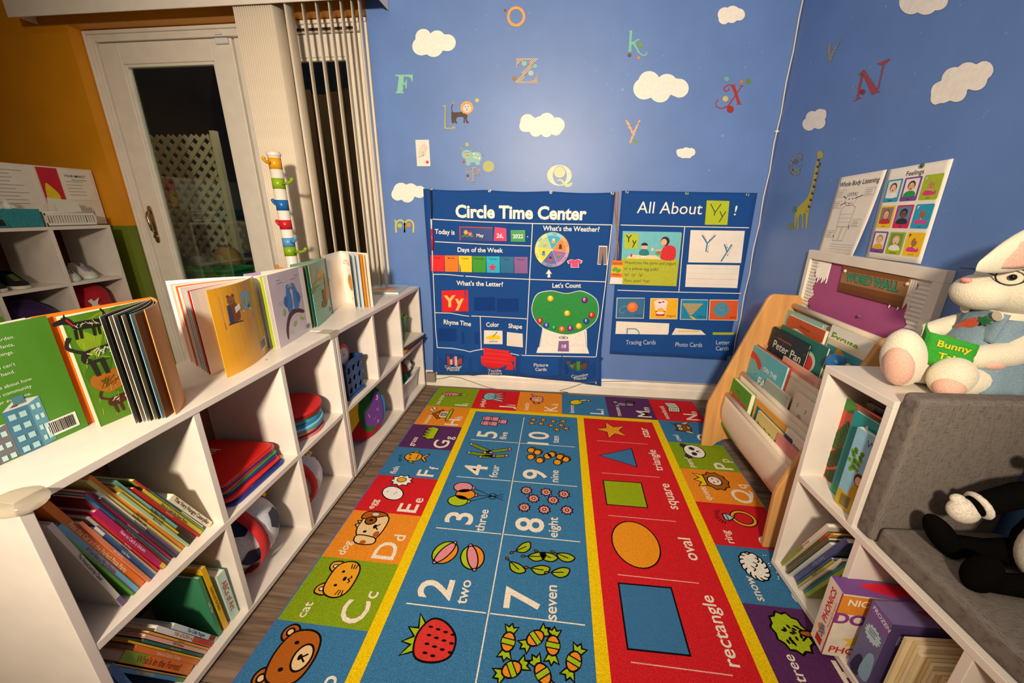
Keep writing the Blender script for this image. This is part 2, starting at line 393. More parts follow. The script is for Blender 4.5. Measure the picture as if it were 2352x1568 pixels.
# ---- patio door: frame (trim), two glazed leaves
YD = .085
m = MB(TRIMW); fw = .05
m.box(DX0+.004, DX0+fw, YD-.012, .135, 0, DZ-.004); m.box(DX1-fw, DX1-.004, YD-.012, .135, 0, DZ-.004); m.box(DX0+fw, DX1-fw, YD-.012, .135, DZ-fw, DZ-.004)
m.box(DX0+.004, DX0+.018, YD-.026, YD-.012, 0, DZ-.004); m.box(DX0+.018, DX1-.004, YD-.026, YD-.012, DZ-.02, DZ-.004)
m.box(DX0+fw, DX1-fw, YD-.012, .135, 0, .03)
struct('trim_1', m, bevel=.003)
def leaf(name, x0, x1, z0, z1, st, rail_b, y0, handle):
    o = bpy.data.objects.new(name, None); o.empty_display_size = .05; o.matrix_world = Matrix.Translation(V(((x0+x1)/2, y0, z0))); COL.objects.link(o); o['kind'] = 'structure'; TM[o.name] = o.matrix_world.copy()
    m = MB(TRIMW); y1 = y0+.04
    m.box(x0, x0+st, y0, y1, z0, z1); m.box(x1-st, x1, y0, y1, z0, z1); m.box(x0+st, x1-st, y0, y1, z1-.098, z1); m.box(x0+st, x1-st, y0, y1, z0, z0+rail_b)
    obj('door_frame', m, o, bevel=.004)
    m = MB(TRIMW); b = .014
    gx0, gx1, gz0, gz1 = x0+st, x1-st, z0+rail_b, z1-.098
    for a in ((gx0, gx0+b, gz0, gz1), (gx1-b, gx1, gz0, gz1), (gx0+b, gx1-b, gz0, gz0+b), (gx0+b, gx1-b, gz1-b, gz1)): m.box(a[0], a[1], y0+.006, y0+.034, a[2], a[3])
    obj('glazing_bead', m, o, bevel=.004)
    m = MB(mat('#e8efe8', .02, 'pane', gloss=.3)); m.box(gx0+b-.004, gx1-b+.004, y0+.018, y0+.022, gz0+b-.004, gz1-b+.004); obj('pane', m, o)
    if handle:
        bm_ = mat('#b9a88c', .25, 'metal'); m = MB(bm_); hx, hz = x0+.045, .925
        m.prism(smooth([(-.012, -.1), (.012, -.1), (.014, -.03), (.016, .03), (.012, .1), (-.012, .1), (-.016, .03), (-.014, -.03)], 3), 0, .007, Matrix.Translation(V((hx, y0, hz))) @ Matrix.Rotation(PI/2, 4, 'X'))
        h = obj('door_handle', m, o)
        m = MB(bm_); m.tube([(hx, y0-.004, hz+.075), (hx, y0-.022, hz+.07), (hx+.004, y0-.034, hz+.045), (hx+.012, y0-.036, hz), (hx+.008, y0-.03, hz-.03), (hx, y0-.014, hz-.04), (hx, y0-.004, hz-.04)], [.007, .0085, .009, .009, .008, .007, .007], 8); obj('lever', m, h)
        m = MB(bm_); m.cyl(.011, 0, .016, 14, Matrix.Translation(V((hx, y0, hz-.07))) @ Matrix.Rotation(PI/2, 4, 'X')); obj('lock_thumbturn', m, h)
        m = MB(mat('#dcdde0', .4)); m.box(-1.872, -1.80, y0-.018, y0-.0005, 1.822, z1-.004); obj('alarm_sensor', m, o, bevel=.005)
        m = MB(mat('#dcdde0', .4)); m.box(-1.862, -1.82, YD-.02, YD-.0125, z1+.008, z1+.02); obj('sensor_magnet', m, o, bevel=.003)
    return o
leaf('door_1', DX0+fw+.004, -1.79, .032, 1.852, .118, .17, YD, True)
leaf('door_2', -1.78, DX1-fw-.004, .032, 1.852, .098, .17, YD+.006, False)
m = MB(mat('#3c2a1e', .5)); m.box(-1.70, -1.10, YD-.022, YD-.0125, 1.858, 1.868)
obj('slide_track', m, None, 'dark brown slide track strip across the top of the glazed door', 'track')
# ================================================================== ALPHABET RUG
RW1, RWI, RW2, RC0, RC = .2476, .9736, .2418, .2365, .1978
RW = RW1+RWI+RW2; RL = 2*RC0+8*RC
RUGZ = .007
RA = -.0062
RUGM = Matrix.Translation(V((-.7522, -.0492, 0))) @ Matrix.Rotation(RA, 4, 'Z')
rug = thing('alphabet_rug', 'colourful alphabet, number and shape rug lying on the wood floor', 'rug', M=RUGM)
m = MB(mat('#6a5a4a', .9)); m.box(0, RW, -RL, 0, .0005, RUGZ-.0008); obj('backing', m, rug, local=True)
m = MB(mat('#3f5f9c', .85, 'fabric'))
e = .007
m.tube([(-.002, .002, RUGZ*.55), (RW+.002, .002, RUGZ*.55), (RW+.002, -RL-.002, RUGZ*.55), (-.002, -RL-.002, RUGZ*.55)], .0052, 8, True)
obj('edge_binding', m, rug, local=True)
a = Art(.00005)
CG, CR, CO, CB, CPu, CY, CW = '#8aa51c', '#d8242c', '#f0922a', '#3f7cab', '#5e3164', '#f6cf10', '#f7ead6'
PK, LG, BRN, TANC = '#e8909c', '#b3c824', '#b8621f', '#f3cf98'
def cell(x0, y0, x1, y1, col): a.top(); a.rect(x0, y0, x1, y1, col)
# letter squares
LET = {}
cols = dict(I=CG, J=CR, K=CO, L=CB, M=CPu, N=CR, H=CO, G=CPu, F=CB, E=CR, D=CO, C=CG, B=CB, A=CR, O=CB, P=CG, Q=CO, R=CR, S=CB, T=CPu, U=CG, V=CO)
for i, l in enumerate('JKLM'): LET[l] = (RW1+RWI*i/4, -RC0, RW1+RWI*(i+1)/4, 0)
LET['I'] = (0, -RC0, RW1, 0); LET['N'] = (RW1+RWI, -RC0, RW, 0)
for i, l in enumerate('HGFEDCBA'): LET[l] = (0, -RC0-(i+1)*RC, RW1, -RC0-i*RC)
for i, l in enumerate('OPQRSTUV'): LET[l] = (RW1+RWI, -RC0-(i+1)*RC, RW, -RC0-i*RC)
for i, l in enumerate('ZYXW'): LET[l] = (RW1+RWI*i/4, -RL, RW1+RWI*(i+1)/4, -RL+RC0); cols[l] = (CB, CG, CR, CO)[i]
for l, (x0, y0, x1, y1) in LET.items(): cell(x0, y0, x1, y1, cols[l])
cell(0, -RL, RW1, -RL+RC0, CPu); cell(RW1+RWI, -RL, RW, -RL+RC0, CPu)
fy0, fy1 = -RL+RC0, -RC0
cell(RW1, fy0, RW1+RWI, fy1, CY)
IB = (.281, .812); IR = (.845, 1.187); ty = -.266; by = fy0+.03
a.top(); a.z = 3; a.rect(IB[0], by, IB[1], ty, CB); a.rect(IR[0], by, IR[1], ty, CR)
WORD = dict(I='ice-cream', J='jellyfish', K='kettle', L='lemon', M='mouse', N='notebook', H='house', G='grass', F='fish', E='egg', D='dog', C='cat', B='bear', A='ant', O='owl', P='panda', Q='queen', R='ring', S='snow', T='tree', U='up', V='van', W='wave', X='xylophone', Y='yarn', Z='zebra')
R90 = PI/2
for l, (x0, y0, x1, y1) in LET.items():
    h = y1-y0; a.top(); a.z = 8
    sx = (x1-x0)/.2476
    ft = .0 if h < .22 else .022
    a.text(WORD[l], x0+.066*sx, y0+.012+ft*.3, .026, CW, R90, 'l', .012, .0)
    a.text(l, x0+.222*sx, y0+.012+ft*.4, .072, CW, R90, 'l', .012, .0)
    vs = glyphs(l, .012, 0)[2]*.072/.72
    a.text(l.lower(), x0+.228*sx, y0+.020+ft*.4+vs, .040, CW, R90, 'l', .012, .0)
def P(l, dx=.105, dv=.066):
    x0, y0, x1, y1 = LET[l]; a.top(); a.z = 10; a.at(x0+dx*(x1-x0)/.2476, y1-dv, 1, R90); return a
w = .0042
# --- pictures, drawn upright in their own frame (x along the words)
P('I', .10, .085); a.out(smooth([(-.01, -.045), (.01, -.045), (.022, 0), (.02, .035), (0, .055), (-.02, .035), (-.022, 0)]), PK, w)
for yy in (.0, .018, .034): a.stroke([(-.02, yy-.006), (0, yy+.004), (.02, yy-.004)], w*.8, K)
a.out([(-.006, -.09), (.006, -.09), (.006, -.045), (-.006, -.045)], TANC, w*.8); a.out([(-.014, -.06), (.014, -.06), (.016, -.045), (-.016, -.045)], '#8a7a3a', w*.8)
P('J', .10, .085)
for k in (-.03, -.012, .008, .028): a.out(smooth([(k-.006, 0), (k+.006, 0), (k*1.5+.008, -.05), (k*2+.006, -.062), (k*1.5-.006, -.04)]), '#bcd8dc', w*.8)
a.oell(0, .022, .046, .036, '#8fc3cc', w); a.ell(-.016, .026, .003, .005, K); a.ell(.016, .026, .003, .005, K); a.stroke([(-.01, .01), (0, .004), (.01, .01)], w*.8, K); a.stroke([(-.044, 0), (-.02, -.008), (.02, -.008), (.044, 0)], w*2, '#5d8f98')
P('K', .105, .085); a.out(smooth([(-.03, -.03), (.03, -.03), (.036, .005), (.018, .03), (-.018, .03), (-.036, .005)]), PK, w); a.out(smooth([(.034, 0), (.06, .03), (.052, .034), (.03, .018)]), PK, w); a.stroke(smooth([(-.034, .016), (-.055, .01), (-.05, -.016), (-.034, -.012)], 5, False), w*1.3, K); a.ell(0, .035, .008, .006, K); a.ell(-.01, 0, .012, .01, CY); a.ell(.014, -.008, .008, .008, LG)
P('L', .10, .085); a.oell(-.008, .02, .026, .036, CY, w, .5); a.out(smooth([(.01, -.01), (.02, -.045), (.032, -.04), (.022, -.005)]), '#e8d9a0', w); a.oell(.02, -.05, .014, .008, '#d8c070', w, .4); a.ell(.0, .0, .005, .004, K)
P('M', .10, .085); a.oell(0, .014, .02, .026, '#8d8a8c', w); a.oell(-.02, .04, .012, .014, '#a9a4a8', w); a.oell(.02, .046, .012, .014, '#a9a4a8', w); a.oell(0, -.03, .017, .022, '#8d8a8c', w); a.stroke(smooth([(.01, -.05), (.036, -.06), (.044, -.03), (.03, -.01)], 5, False), w*1.5, K)
P('N', .11, .085); a.out([(-.05, -.03), (0, -.04), (.05, -.03), (.05, .03), (0, .02), (-.05, .03)], '#e9ddcb', w); a.stroke([(0, -.04), (0, .02)], w, K)
for k in range(4):
    for sgn in (-1, 1): a.stroke([(sgn*.01, .01-.012*k), (sgn*.042, .018-.012*k)], w*.6, K)
P('H', .11, .085); a.out([(-.036, -.045), (.036, -.045), (.036, .012), (-.036, .012)], TANC, w); a.out([(-.05, .008), (0, .05), (.05, .008), (.04, -.004), (0, .032), (-.04, -.004)], BRN, w); a.out([(-.012, -.025), (.012, -.025), (.012, 0), (-.012, 0)], '#9db4c4', w); a.out(smooth([(-.05, -.05), (.05, -.05), (.052, -.036), (-.052, -.036)]), LG, w)
for k in range(4): a.oell(.035+.009*k, .06+.01*math.sin(k*2), .009, .009, '#ffffff', w*.7)
P('G', .11, .07); g = [(-.045, -.03), (.045, -.03), (.055, .0)]
for k in range(9): g += [(.05-.0115*k, .035 if k % 2 else .012)]
g += [(-.052, .0)]; a.out(g, LG, w); 
for k in range(6): a.stroke([(-.035+.014*k, .0), (-.037+.015*k, .03)], w*.8, K)
P('F', .11, .066); a.oell(0, .012, .03, .038, '#f4a82a', w); a.out([(-.006, -.024), (.006, -.024), (.03, -.046), (.022, -.052), (0, -.036), (-.022, -.052), (-.03, -.046)], '#f4a82a', w); a.out(smooth([(-.03, .01), (-.044, -.002), (-.034, .026)]), LG, w*.8); a.out(smooth([(.03, .01), (.044, -.002), (.034, .026)]), LG, w*.8)
a.ell(.012, .03, .004, .006, K); a.stroke([(-.02, .03), (-.012, .02), (-.004, .03)], w*.7, K)
for k in range(3): a.stroke([(-.018+.012*k, -.002), (-.012+.012*k, -.009), (-.006+.012*k, -.002)], w*.7, K)
for q in ((-.02, .065), (.0, .07), (-.034, .058)): a.ring(q[0], q[1], .005, .005, w*.6, K, 10)
P('E', .11, .062); st = []
for k in range(18): r = .046 if k % 2 else .034; st.append((.038+r*math.cos(2*PI*k/18)*.75, .002+r*math.sin(2*PI*k/18)))
a.out(st, '#fbf6ee', w); a.oell(.042, .004, .014, .018, '#f2b124', w*.8); a.oell(-.036, .008, .032, .046, '#fbf6ee', w, -.5)
for q in ((-.04, .0), (-.032, -.004), (-.03, .03)): a.ell(q[0], q[1], .0022, .0022, K)
P('D', .10, .066); a.out(smooth([(-.045, -.035), (.045, -.04), (.05, .02), (.03, .045), (-.02, .045), (-.05, .02)]), TANC, w); a.out(smooth([(.03, .05), (.06, .05), (.068, .01), (.058, -.03), (.045, -.01)]), BRN, w); a.oell(.054, .012, .008, .014, '#e9d9c0', w*.5)
a.out(smooth([(-.045, -.03), (-.068, -.035), (-.075, .0), (-.066, .03), (-.04, .03)]), TANC, w); a.ell(-.066, .0, .008, .01, BRN); a.oell(.024, .016, .017, .019, '#9c4f18', w); a.ell(.026, .016, .005, .006, K); a.ell(-.024, .014, .005, .006, K); a.ell(0, -.01, .009, .006, K); a.stroke([(-.012, -.024), (0, -.012), (.012, -.024)], w, K); a.ell(-.03, -.028, .012, .01, BRN)
a.out([(-.012, .047), (.0, .06), (.008, .05), (.018, .06), (.02, .046)], TANC, w)
P('C', .10, .066)
for sg in (-1, 1): a.out(smooth([(sg*.018, .03), (sg*.03, .052), (sg*.05, .05), (sg*.052, .02)]), '#f4a82a', w); a.oell(sg*.037, .036, .006, .008, '#e8e2da', w*.7)
a.out(smooth([(-.056, -.02), (-.03, -.042), (.03, -.042), (.056, -.02), (.054, .014), (.03, .034), (-.03, .034), (-.054, .014)]), '#f4a82a', w)
for sg in (-1, 1):
    a.ell(sg*.022, .004, .004, .005, K)
    for k in range(3): a.stroke([(sg*.034, -.014-.006*k), (sg*.05, -.01-.009*k)], w*.7, K)
a.ell(0, -.012, .007, .005, K); a.stroke([(-.012, -.026), (-.006, -.03), (0, -.022), (.006, -.03), (.012, -.026)], w*.8, K)
P('B', .095, .078)
for sg in (-1, 1): a.oell(sg*.05, .038, .021, .021, BRN, w*1.1); a.oell(sg*.052, .04, .009, .009, TANC, w)
a.out(smooth([(-.062, -.012), (-.045, -.045), (0, -.056), (.045, -.045), (.062, -.012), (.05, .032), (0, .046), (-.05, .032)]), BRN, w*1.1)
for sg in (-1, 1): a.ell(sg*.03, .008, .0045, .006, K)
a.oell(0, -.026, .03, .022, TANC, w*1.1); a.ell(0, -.02, .007, .005, K); a.stroke([(-.009, -.036), (0, -.024), (.009, -.036)], w, K)
P('O', .11, .06); a.out(smooth([(-.03, -.03), (.03, -.03), (.036, .01), (.03, .03), (-.03, .03), (-.036, .01)]), '#8b5a2a', w); a.out([(-.03, .03), (-.034, .05), (-.016, .034)], '#8b5a2a', w); a.out([(.03, .03), (.034, .05), (.016, .034)], '#8b5a2a', w)
for sg in (-1, 1): a.oell(sg*.013, .016, .011, .011, '#ffffff', w*.7); a.ell(sg*.013, .016, .004, .004, K); a.out(smooth([(sg*.034, -.02), (sg*.056, -.04), (sg*.04, .0)]), '#e9dfd0', w*.7)
a.out([(-.006, 0), (.006, 0), (0, -.012)], '#f0a030', w*.6); a.oell(0, -.024, .014, .01, CO, w*.7)
P('P', .10, .066)
for sg in (-1, 1): a.ell(sg*.04, .036, .019, .016, '#3c3a3a'); 
a.oell(0, 0, .05, .044, '#fbf6ee', w)
for sg in (-1, 1): a.ell(sg*.02, .006, .014, .012, '#4a4848', sg*.5); a.ell(sg*.02, .006, .006, .005, '#151313')
a.ell(0, -.012, .006, .004, K); a.stroke([(-.008, -.024), (0, -.014), (.008, -.024)], w*.8, K)
P('Q', .11, .068); hr = []
for k in range(20): r = .056 if k % 2 else .048; hr.append((r*math.cos(2*PI*k/20), -.01+.9*r*math.sin(2*PI*k/20)))
a.out(hr, '#a8641e', w); a.oell(0, -.006, .028, .026, '#fbe3d2', w); a.out([(-.03, .03), (-.04, .066), (-.014, .048), (0, .072), (.014, .048), (.04, .066), (.03, .03)], CY, w)
for sg in (-1, 1): a.ell(sg*.011, .0, .003, .004, K)
a.stroke([(-.008, -.016), (0, -.02), (.008, -.016)], w*.7, K)
P('R', .125, .068); a.stroke(ellipse(0, -.018, .032, .036, 26), .0155, K, True); a.stroke(ellipse(0, -.018, .032, .036, 26), .0085, '#f2a62a', True); a.out([(-.018, .036), (.018, .036), (.012, .048), (-.012, .048)], '#a8d4dc', w); a.out([(-.018, .036), (.018, .036), (0, .012)], '#a8d4dc', w)
for k in range(9): an = .35+k*.31; a.stroke([(.024*math.cos(an), .046+.018*math.sin(an)), (.037*math.cos(an), .046+.032*math.sin(an))], w*.7, K)
P('S', .10, .07)
for k in range(14): q = 2*PI*k/14; a.oell(.038*math.cos(q), .01+.026*math.sin(q), .014, .013, '#fbf6ee', w, 0, 10)
a.ell(0, .01, .04, .026, '#fbf6ee')
for k in range(3): a.stroke(smooth([(-.02+.016*k, .02-.012*k), (-.012+.016*k, .012-.012*k), (-.002+.016*k, .02-.012*k)], 4, False), w*.9, K)
for k in range(34): a.ell(-.045+.09*random.random(), -.03-.10*random.random(), .0022, .0022, '#fbf6ee', 0, 6)
P('T', .11, .068); a.out(smooth([(-.012, -.075), (.014, -.075), (.008, -.05), (.008, -.01), (-.008, -.01), (-.006, -.05)]), BRN, w); tr = []
for k in range(22): r = .052 if k % 2 else .045; tr.append((1.06*r*math.cos(2*PI*k/22), .018+.88*r*math.sin(2*PI*k/22)))
a.out(tr, LG, w*1.2)
for k in range(13): q = random.random()*6.28; r = .036*math.sqrt(random.random()); a.ell(r*math.cos(q), .02+.8*r*math.sin(q), .006, .0035, K, random.random()*3, 8)
a.stroke([(-.004, -.02), (-.02, .0)], w, K); a.stroke([(.004, -.02), (.018, .004)], w, K); a.out(smooth([(-.008, -.05), (.006, -.05), (.006, -.008), (-.006, -.008)]), BRN, w)
a.home()
# --- number columns
NH = .2685
for r in range(1, 5):
    y = ty-NH*r; a.top(); a.z = 8; a.stroke([(.315, y), (.535, y)], .0035, CW); a.stroke([(.545, y), (.793, y)], .0035, CW)
a.top(); a.z = 8; a.stroke([(.541, ty-.03), (.541, by+.03)], .0035, CW)
for r, (n1, w1_, n2, w2_) in enumerate((('5', 'five', '10', 'ten'), ('4', 'four', '9', 'nine'), ('3', 'three', '8', 'eight'), ('2', 'two', '7', 'seven'), ('1', 'one', '6', 'six'))):
    y1 = ty-NH*r; a.top(); a.z = 8
    for (n_, wd_, ux) in ((n1, w1_, .0), (n2, w2_, .244)):
        a.text(n_, .428+ux, y1-.216, .098, CW, R90, 'c', .014)
        a.text(wd_, .476+ux, y1-.216, .033, CW, R90, 'c', .012, .0)
def Q(u, v, rot=R90, s=1): a.top(); a.z = 10; a.at(u, -v, s, rot); return a
for (bx, by_) in ((-.026, .04), (-.026, .0), (.022, .04), (.022, .0), (.0, -.044)):   # five pink blocks
    Q(.395, .355); q = [(bx-.02, by_-.02), (bx+.02, by_-.02), (bx+.02, by_+.014), (bx-.02, by_+.014)]; a.out(q, PK, w); a.out([q[3], q[2], (bx+.014, by_+.024), (bx-.014, by_+.024)], '#f1a6ae', w*.9)
def star(cx, cy, r, col, ww, rot=0, k=.45, n=5): a.out([(cx+(r if i % 2 == 0 else r*k)*math.sin(rot+PI*i/n), cy+(r if i % 2 == 0 else r*k)*math.cos(rot+PI*i/n)) for i in range(2*n)], col, ww)
for (sx_, sv) in ((.59, .315), (.64, .312), (.69, .318), (.74, .312), (.585, .352), (.63, .35), (.68, .362), (.73, .352), (.71, .395), (.755, .38)): Q(sx_, sv); star(0, 0, .019, '#f2a02a', w*.9)
def pencil(u, v, ang):
    Q(u, v, ang); a.out([(-.06, -.009), (.04, -.009), (.04, .009), (-.06, .009)], '#a9b91f', w); a.out([(.04, -.009), (.058, 0), (.04, .009)], TANC, w*.8); a.poly([(.052, -.003), (.058, 0), (.052, .003)], K); a.out([(-.06, -.009), (-.074, -.007), (-.074, .007), (-.06, .009)], PK, w*.8); a.stroke([(-.06, 0), (.04, 0)], w*.7, K)
pencil(.365, .592, 2.65); pencil(.44, .612, .35+PI); pencil(.375, .642, 3.05); pencil(.43, .652, .2+PI)
for (u, v) in ((.598, .585), (.627, .597), (.6, .636), (.64, .655), (.672, .62), (.69, .605), (.726, .618), (.75, .633), (.715, .658)):
    Q(u, v); a.oell(.006, -.006, .019, .016, '#8a5a1a', w); a.oell(0, 0, .019, .016, '#f2a02a', w)
for (u, v, c_) in ((.357, .862, PK), (.375, .9, CO), (.355, .937, LG)):
    Q(u, v, 0); a.stroke([(.04, 0), (.118, -.898-(-v))], .003, K); a.oell(0, 0, .037, .027, c_, w); a.out([(.036, -.006), (.046, -.007), (.046, .007), (.036, .006)], c_, w*.7)
Q(.478, .898, 0); a.ring(0, .008, .012, .007, w*.7, K, 10); a.ring(0, -.008, .012, .007, w*.7, K, 10)
for k in (-.4, 0, .4): a.stroke([(0, 0), (.04, .04*k)], w*.6, K)
for (u, v) in ((.6, .85), (.675, .85), (.742, .853), (.63, .89), (.702, .89), (.6, .94), (.672, .942), (.752, .935)):
    Q(u, v); star(0, 0, .0225, PK, w, 0, .74, 9); a.oell(0, 0, .006, .006, CY, w*.8, 0, 10)
for (u, v, an) in ((.373, 1.165, -.5), (.461, 1.172, .35)):
    Q(u, v, an); a.out(ellipse(0, 0, .036, .044, 14, 0, PI/2, 1.5*PI), LG, w); a.out(ellipse(0, 0, .036, .044, 14, 0, -PI/2, PI/2), CO, w); a.oell(0, 0, .016, .044, PK, w); a.oell(0, .046, .006, .005, PK, w*.8, 0, 8); a.oell(0, -.046, .006, .005, PK, w*.8, 0, 8)
for (u, v, an) in ((.612, 1.118, .6), (.655, 1.145, .1), (.69, 1.14, -.4), (.742, 1.135, -.35), (.598, 1.19, -.7), (.668, 1.19, -.05), (.728, 1.192, .15)):
    Q(u, v, an); a.out(smooth([(-.024, 0), (-.005, -.017), (.02, -.011), (.03, .01), (.005, .015)]), '#a9b91f', w); a.stroke([(-.04, 0), (.012, 0)], w*.8, K); a.oell(-.04, 0, .006, .004, BRN, w*.7, 0, 8)
Q(.417, 1.425, -.2)
a.out([(-.036, .03), (-.065, .05), (-.05, .016), (-.075, .01), (-.05, -.006), (-.072, -.026), (-.048, -.026), (-.06, -.056), (-.03, -.036)], '#a9c41f', w*1.1)
a.out(smooth([(-.045, .0), (-.03, .046), (.01, .05), (.05, .024), (.056, -.02), (.02, -.046), (-.025, -.046)]), '#dd3a34', w*1.2)
for k in range(14): a.ell(-.022+.021*(k % 4)+.006*(k//4), .028-.02*(k//4), .0065, .0032, K, .2, 8)
for (u, v, an) in ((.602, 1.405, 1.45), (.668, 1.388, .7), (.712, 1.4, 1.5), (.618, 1.465, .5), (.69, 1.465, 2.2), (.762, 1.43, 1.15)):
    Q(u, v, an)
    for sg in (-1, 1): a.out([(sg*.018, -.008), (sg*.04, -.018), (sg*.036, -.006), (sg*.046, 0), (sg*.036, .006), (sg*.04, .018), (sg*.018, .008)], '#a9c41f', w)
    a.oell(0, 0, .024, .017, CO, w, 0, 14); a.stroke([(0, -.016), (0, .016)], .013, '#a9c41f'); a.stroke([(-.007, -.016), (-.007, .016)], w*.7, K); a.stroke([(.007, -.016), (.007, .016)], w*.7, K)
a.home()
# --- shapes column
for k in range(5): a.top(); a.z = 8; y = -.469-.2365*k; a.stroke([(.896, y), (1.124, y)], .003, '#f0b0a4')
Q(.977, .367); star(0, 0, .078, '#f2a02a', .004, 0, .42)
a.home(); a.top(); a.z = 9; a.out([(.897, -.585), (1.045, -.514), (1.045, -.648)], '#3f78a8', .004)
a.out([(.897, -.752), (1.043, -.75), (1.04, -.887), (.896, -.888)], '#9cb01a', .004)
a.oell(.969, -1.055, .074, .093, '#f29a24', .0042, 0, 34); a.out([(.895, -1.207), (1.041, -1.204), (1.04, -1.383), (.893, -1.386)], '#3f78a8', .0045)
a.oell(.97, -1.53, .072, .072, CPu, .0042, 0, 30)
for wd_, v, k in (('star', .367, .04), ('triangle', .587, .036), ('square', .812, .038), ('oval', 1.056, .04), ('rectangle', 1.305, .036), ('circle', 1.53, .036)): a.top(); a.z = 9; a.text(wd_, 1.148, -v, k, CW, R90, 'c', .012)
a.build('printed_pile', lambda u, v, z: RUGM @ V((u, v, RUGZ+z)), rug, PILE)
# ================================================================== LOW CUBE BOOKCASES (room divider on the left)
LAM = mat('#e6ddd3', .35, 'plain', .5)
LAME = mat('#d9cfc8', .4, 'plain', .45)
HARD = mat('#8a5a3c', .7, 'wood', .3, ax='y')
SX, SXB, SH, TB = -.835, -1.100, .615, .016
def bookcase(label, y1, y0, top_div, bot_div, dz=0.):
    """y1 far end, y0 near end; dividers given as centre y"""
    t = thing('cube_bookcase', label, 'bookcase', ((SX+SXB)/2, (y0+y1)/2, 0))
    def part(n, *b):
        m = MB(LAM); m.box(*b); return obj(n, m, t, bevel=.0012)
    H = SH+dz; z1 = .012; zm = .2925
    part('top_board', SXB, SX, y0, y1, H-TB, H)
    part('side_panel', SXB, SX-.0006, y0, y0+TB, z1, H-TB); part('side_panel', SXB, SX-.0006, y1-TB, y1, z1, H-TB)
    part('bottom_board', SXB, SX-.0006, y0+TB, y1-TB, z1, z1+TB)
    part('middle_shelf', SXB, SX-.001, y0+TB, y1-TB, zm, zm+TB)
    for y in top_div: part('divider', SXB, SX-.0014, y-TB/2, y+TB/2, zm+TB, H-TB)
    for y in bot_div: part('divider', SXB, SX-.0014, y-TB/2, y+TB/2, z1+TB, zm)
    m = MB(HARD); m.box(SXB-.003, SXB, y0+.002, y1-.002, z1, H-.002); obj('back_panel', m, t)
    for x in (SX-.02, SXB+.02):
        for y in (y0+.012, y1-.012):
            m = MB(mat('#c9b79a', .6)); m.cyl(.009, 0, z1, 12, Matrix.Translation(V((x, y, 0)))); obj('foot_glider', m, t)
    for x in (SX-.045, SXB+.045):
        for y in list(top_div)+[y0+.012]:
            m = MB(mat('#8a8070', .5)); m.cyl(.0035, 0, .0006, 12, Matrix.Translation(V((x, y, H)))); obj('screw_cover', m, t)
    return t
AY1, AY0 = -.918, -1.762
AD2, AD1 = -1.190, -1.466
bookcase('white cube bookcase crammed with leaning picture books, nearest the camera', AY1, AY0, (AD2, AD1), (AD2, AD1))
BY1, BY0 = -.045, -.912
bookcase('white cube bookcase with blue basket and felt disc, touching the blue wall', BY1, BY0, (-.62, -.335), (-.385,))
# clear corner guard, tape at the joint
m = MB(mat('#efe8d6', .12, 'clear', trans=.85)); c0 = V((SX, AY0, SH))
m.ball(c0+V((-.012, .012, -.006)), (.036, .030, .015), 20, 10)
obj('corner_guard', m, None, 'clear rubber corner guard on the near corner of the white bookcase', 'corner guard')
m = MB(mat('#efe6d8', .12, 'clear', trans=.6)); m.box(SX-.002, SX+.0012, -.945, -.893, SH-.018, SH+.0012); m.box(SX-.05, SX-.0, -.945, -.893, SH+.0002, SH+.0012)
obj('sticky_tape', m, None, 'clear tape joining the two white bookcases at the top edge', 'tape')

# ------------------------------------------------------------------ upright sheets: a cover or page standing on edge
class Leaf:
    """vertical sheet from plan point p to q, height h on z0, bowed sideways by bow; side +1: print faces left of p->q"""
    def __init__(s, p, q, z0, h, bow=0., side=1, lean=0.):
        s.p, s.q, s.z0, s.h, s.bow, s.side, s.lean = V((p[0], p[1], 0)), V((q[0], q[1], 0)), z0, h, bow, side, lean
        d = s.q-s.p; s.w = d.length; s.d = d/s.w; s.n = V((-s.d.y, s.d.x, 0))*side
    def at(s, u, v, z=0):
        k = u/s.w; b = s.bow*4*k*(1-k)
        return s.p+s.d*u+s.n*(b+z+s.lean*v)+V((0, 0, s.z0+v))
    def mesh(s, name, parent, mt, th=.0012, n=8, **kw):
        m = MB(mt); vs = []; fs = []
        for j, v in enumerate((0, s.h)):
            for i in range(n+1):
                vs.append(s.at(s.w*i/n, v, 0)); vs.append(s.at(s.w*i/n, v, -th))
        k = 2*(n+1)
        for i in range(n):
            a, b = 2*i, 2*i+2
            fs += [(a, b, k+b, k+a), (a+1, k+a+1, k+b+1, b+1), (a, a+1, b+1, b), (k+a, k+b, k+b+1, k+a+1)]
        fs += [(0, k, k+1, 1), (2*n, 2*n+1, k+2*n+1, k+2*n)]
        m.add(vs, fs); return obj(name, m, parent, **kw)
    def art(s, a, name, parent, flip=False, lift=.0003):
        f = (lambda u, v, z: s.at(s.w-u, v, z+lift)) if flip else (lambda u, v, z: s.at(u, v, z+lift))
        return a.build(name, f, parent)
def pagemat(h='#f3ead9'): return mat(h, .6, 'plain', .3)
def lines(a, x, y, w, n, dy, h, col, rnd=.25):
    for k in range(n): a.rect(x, y-dy*k, x+w*(1-rnd*random.random()), y-dy*k+h, col)
def barcode(a, x, y, w, h):
    a.rect(x-w*.08, y-h*.18, x+w*1.08, y+h*1.12, '#f4f1ea'); k = x; random.seed(3)
    while k < x+w*.96:
        b = w*(.02+.03*random.random()); a.rect(k, y, k+b, y+h, '#222222'); k += b+w*.03
ZT = SH+.0003; HB = .222

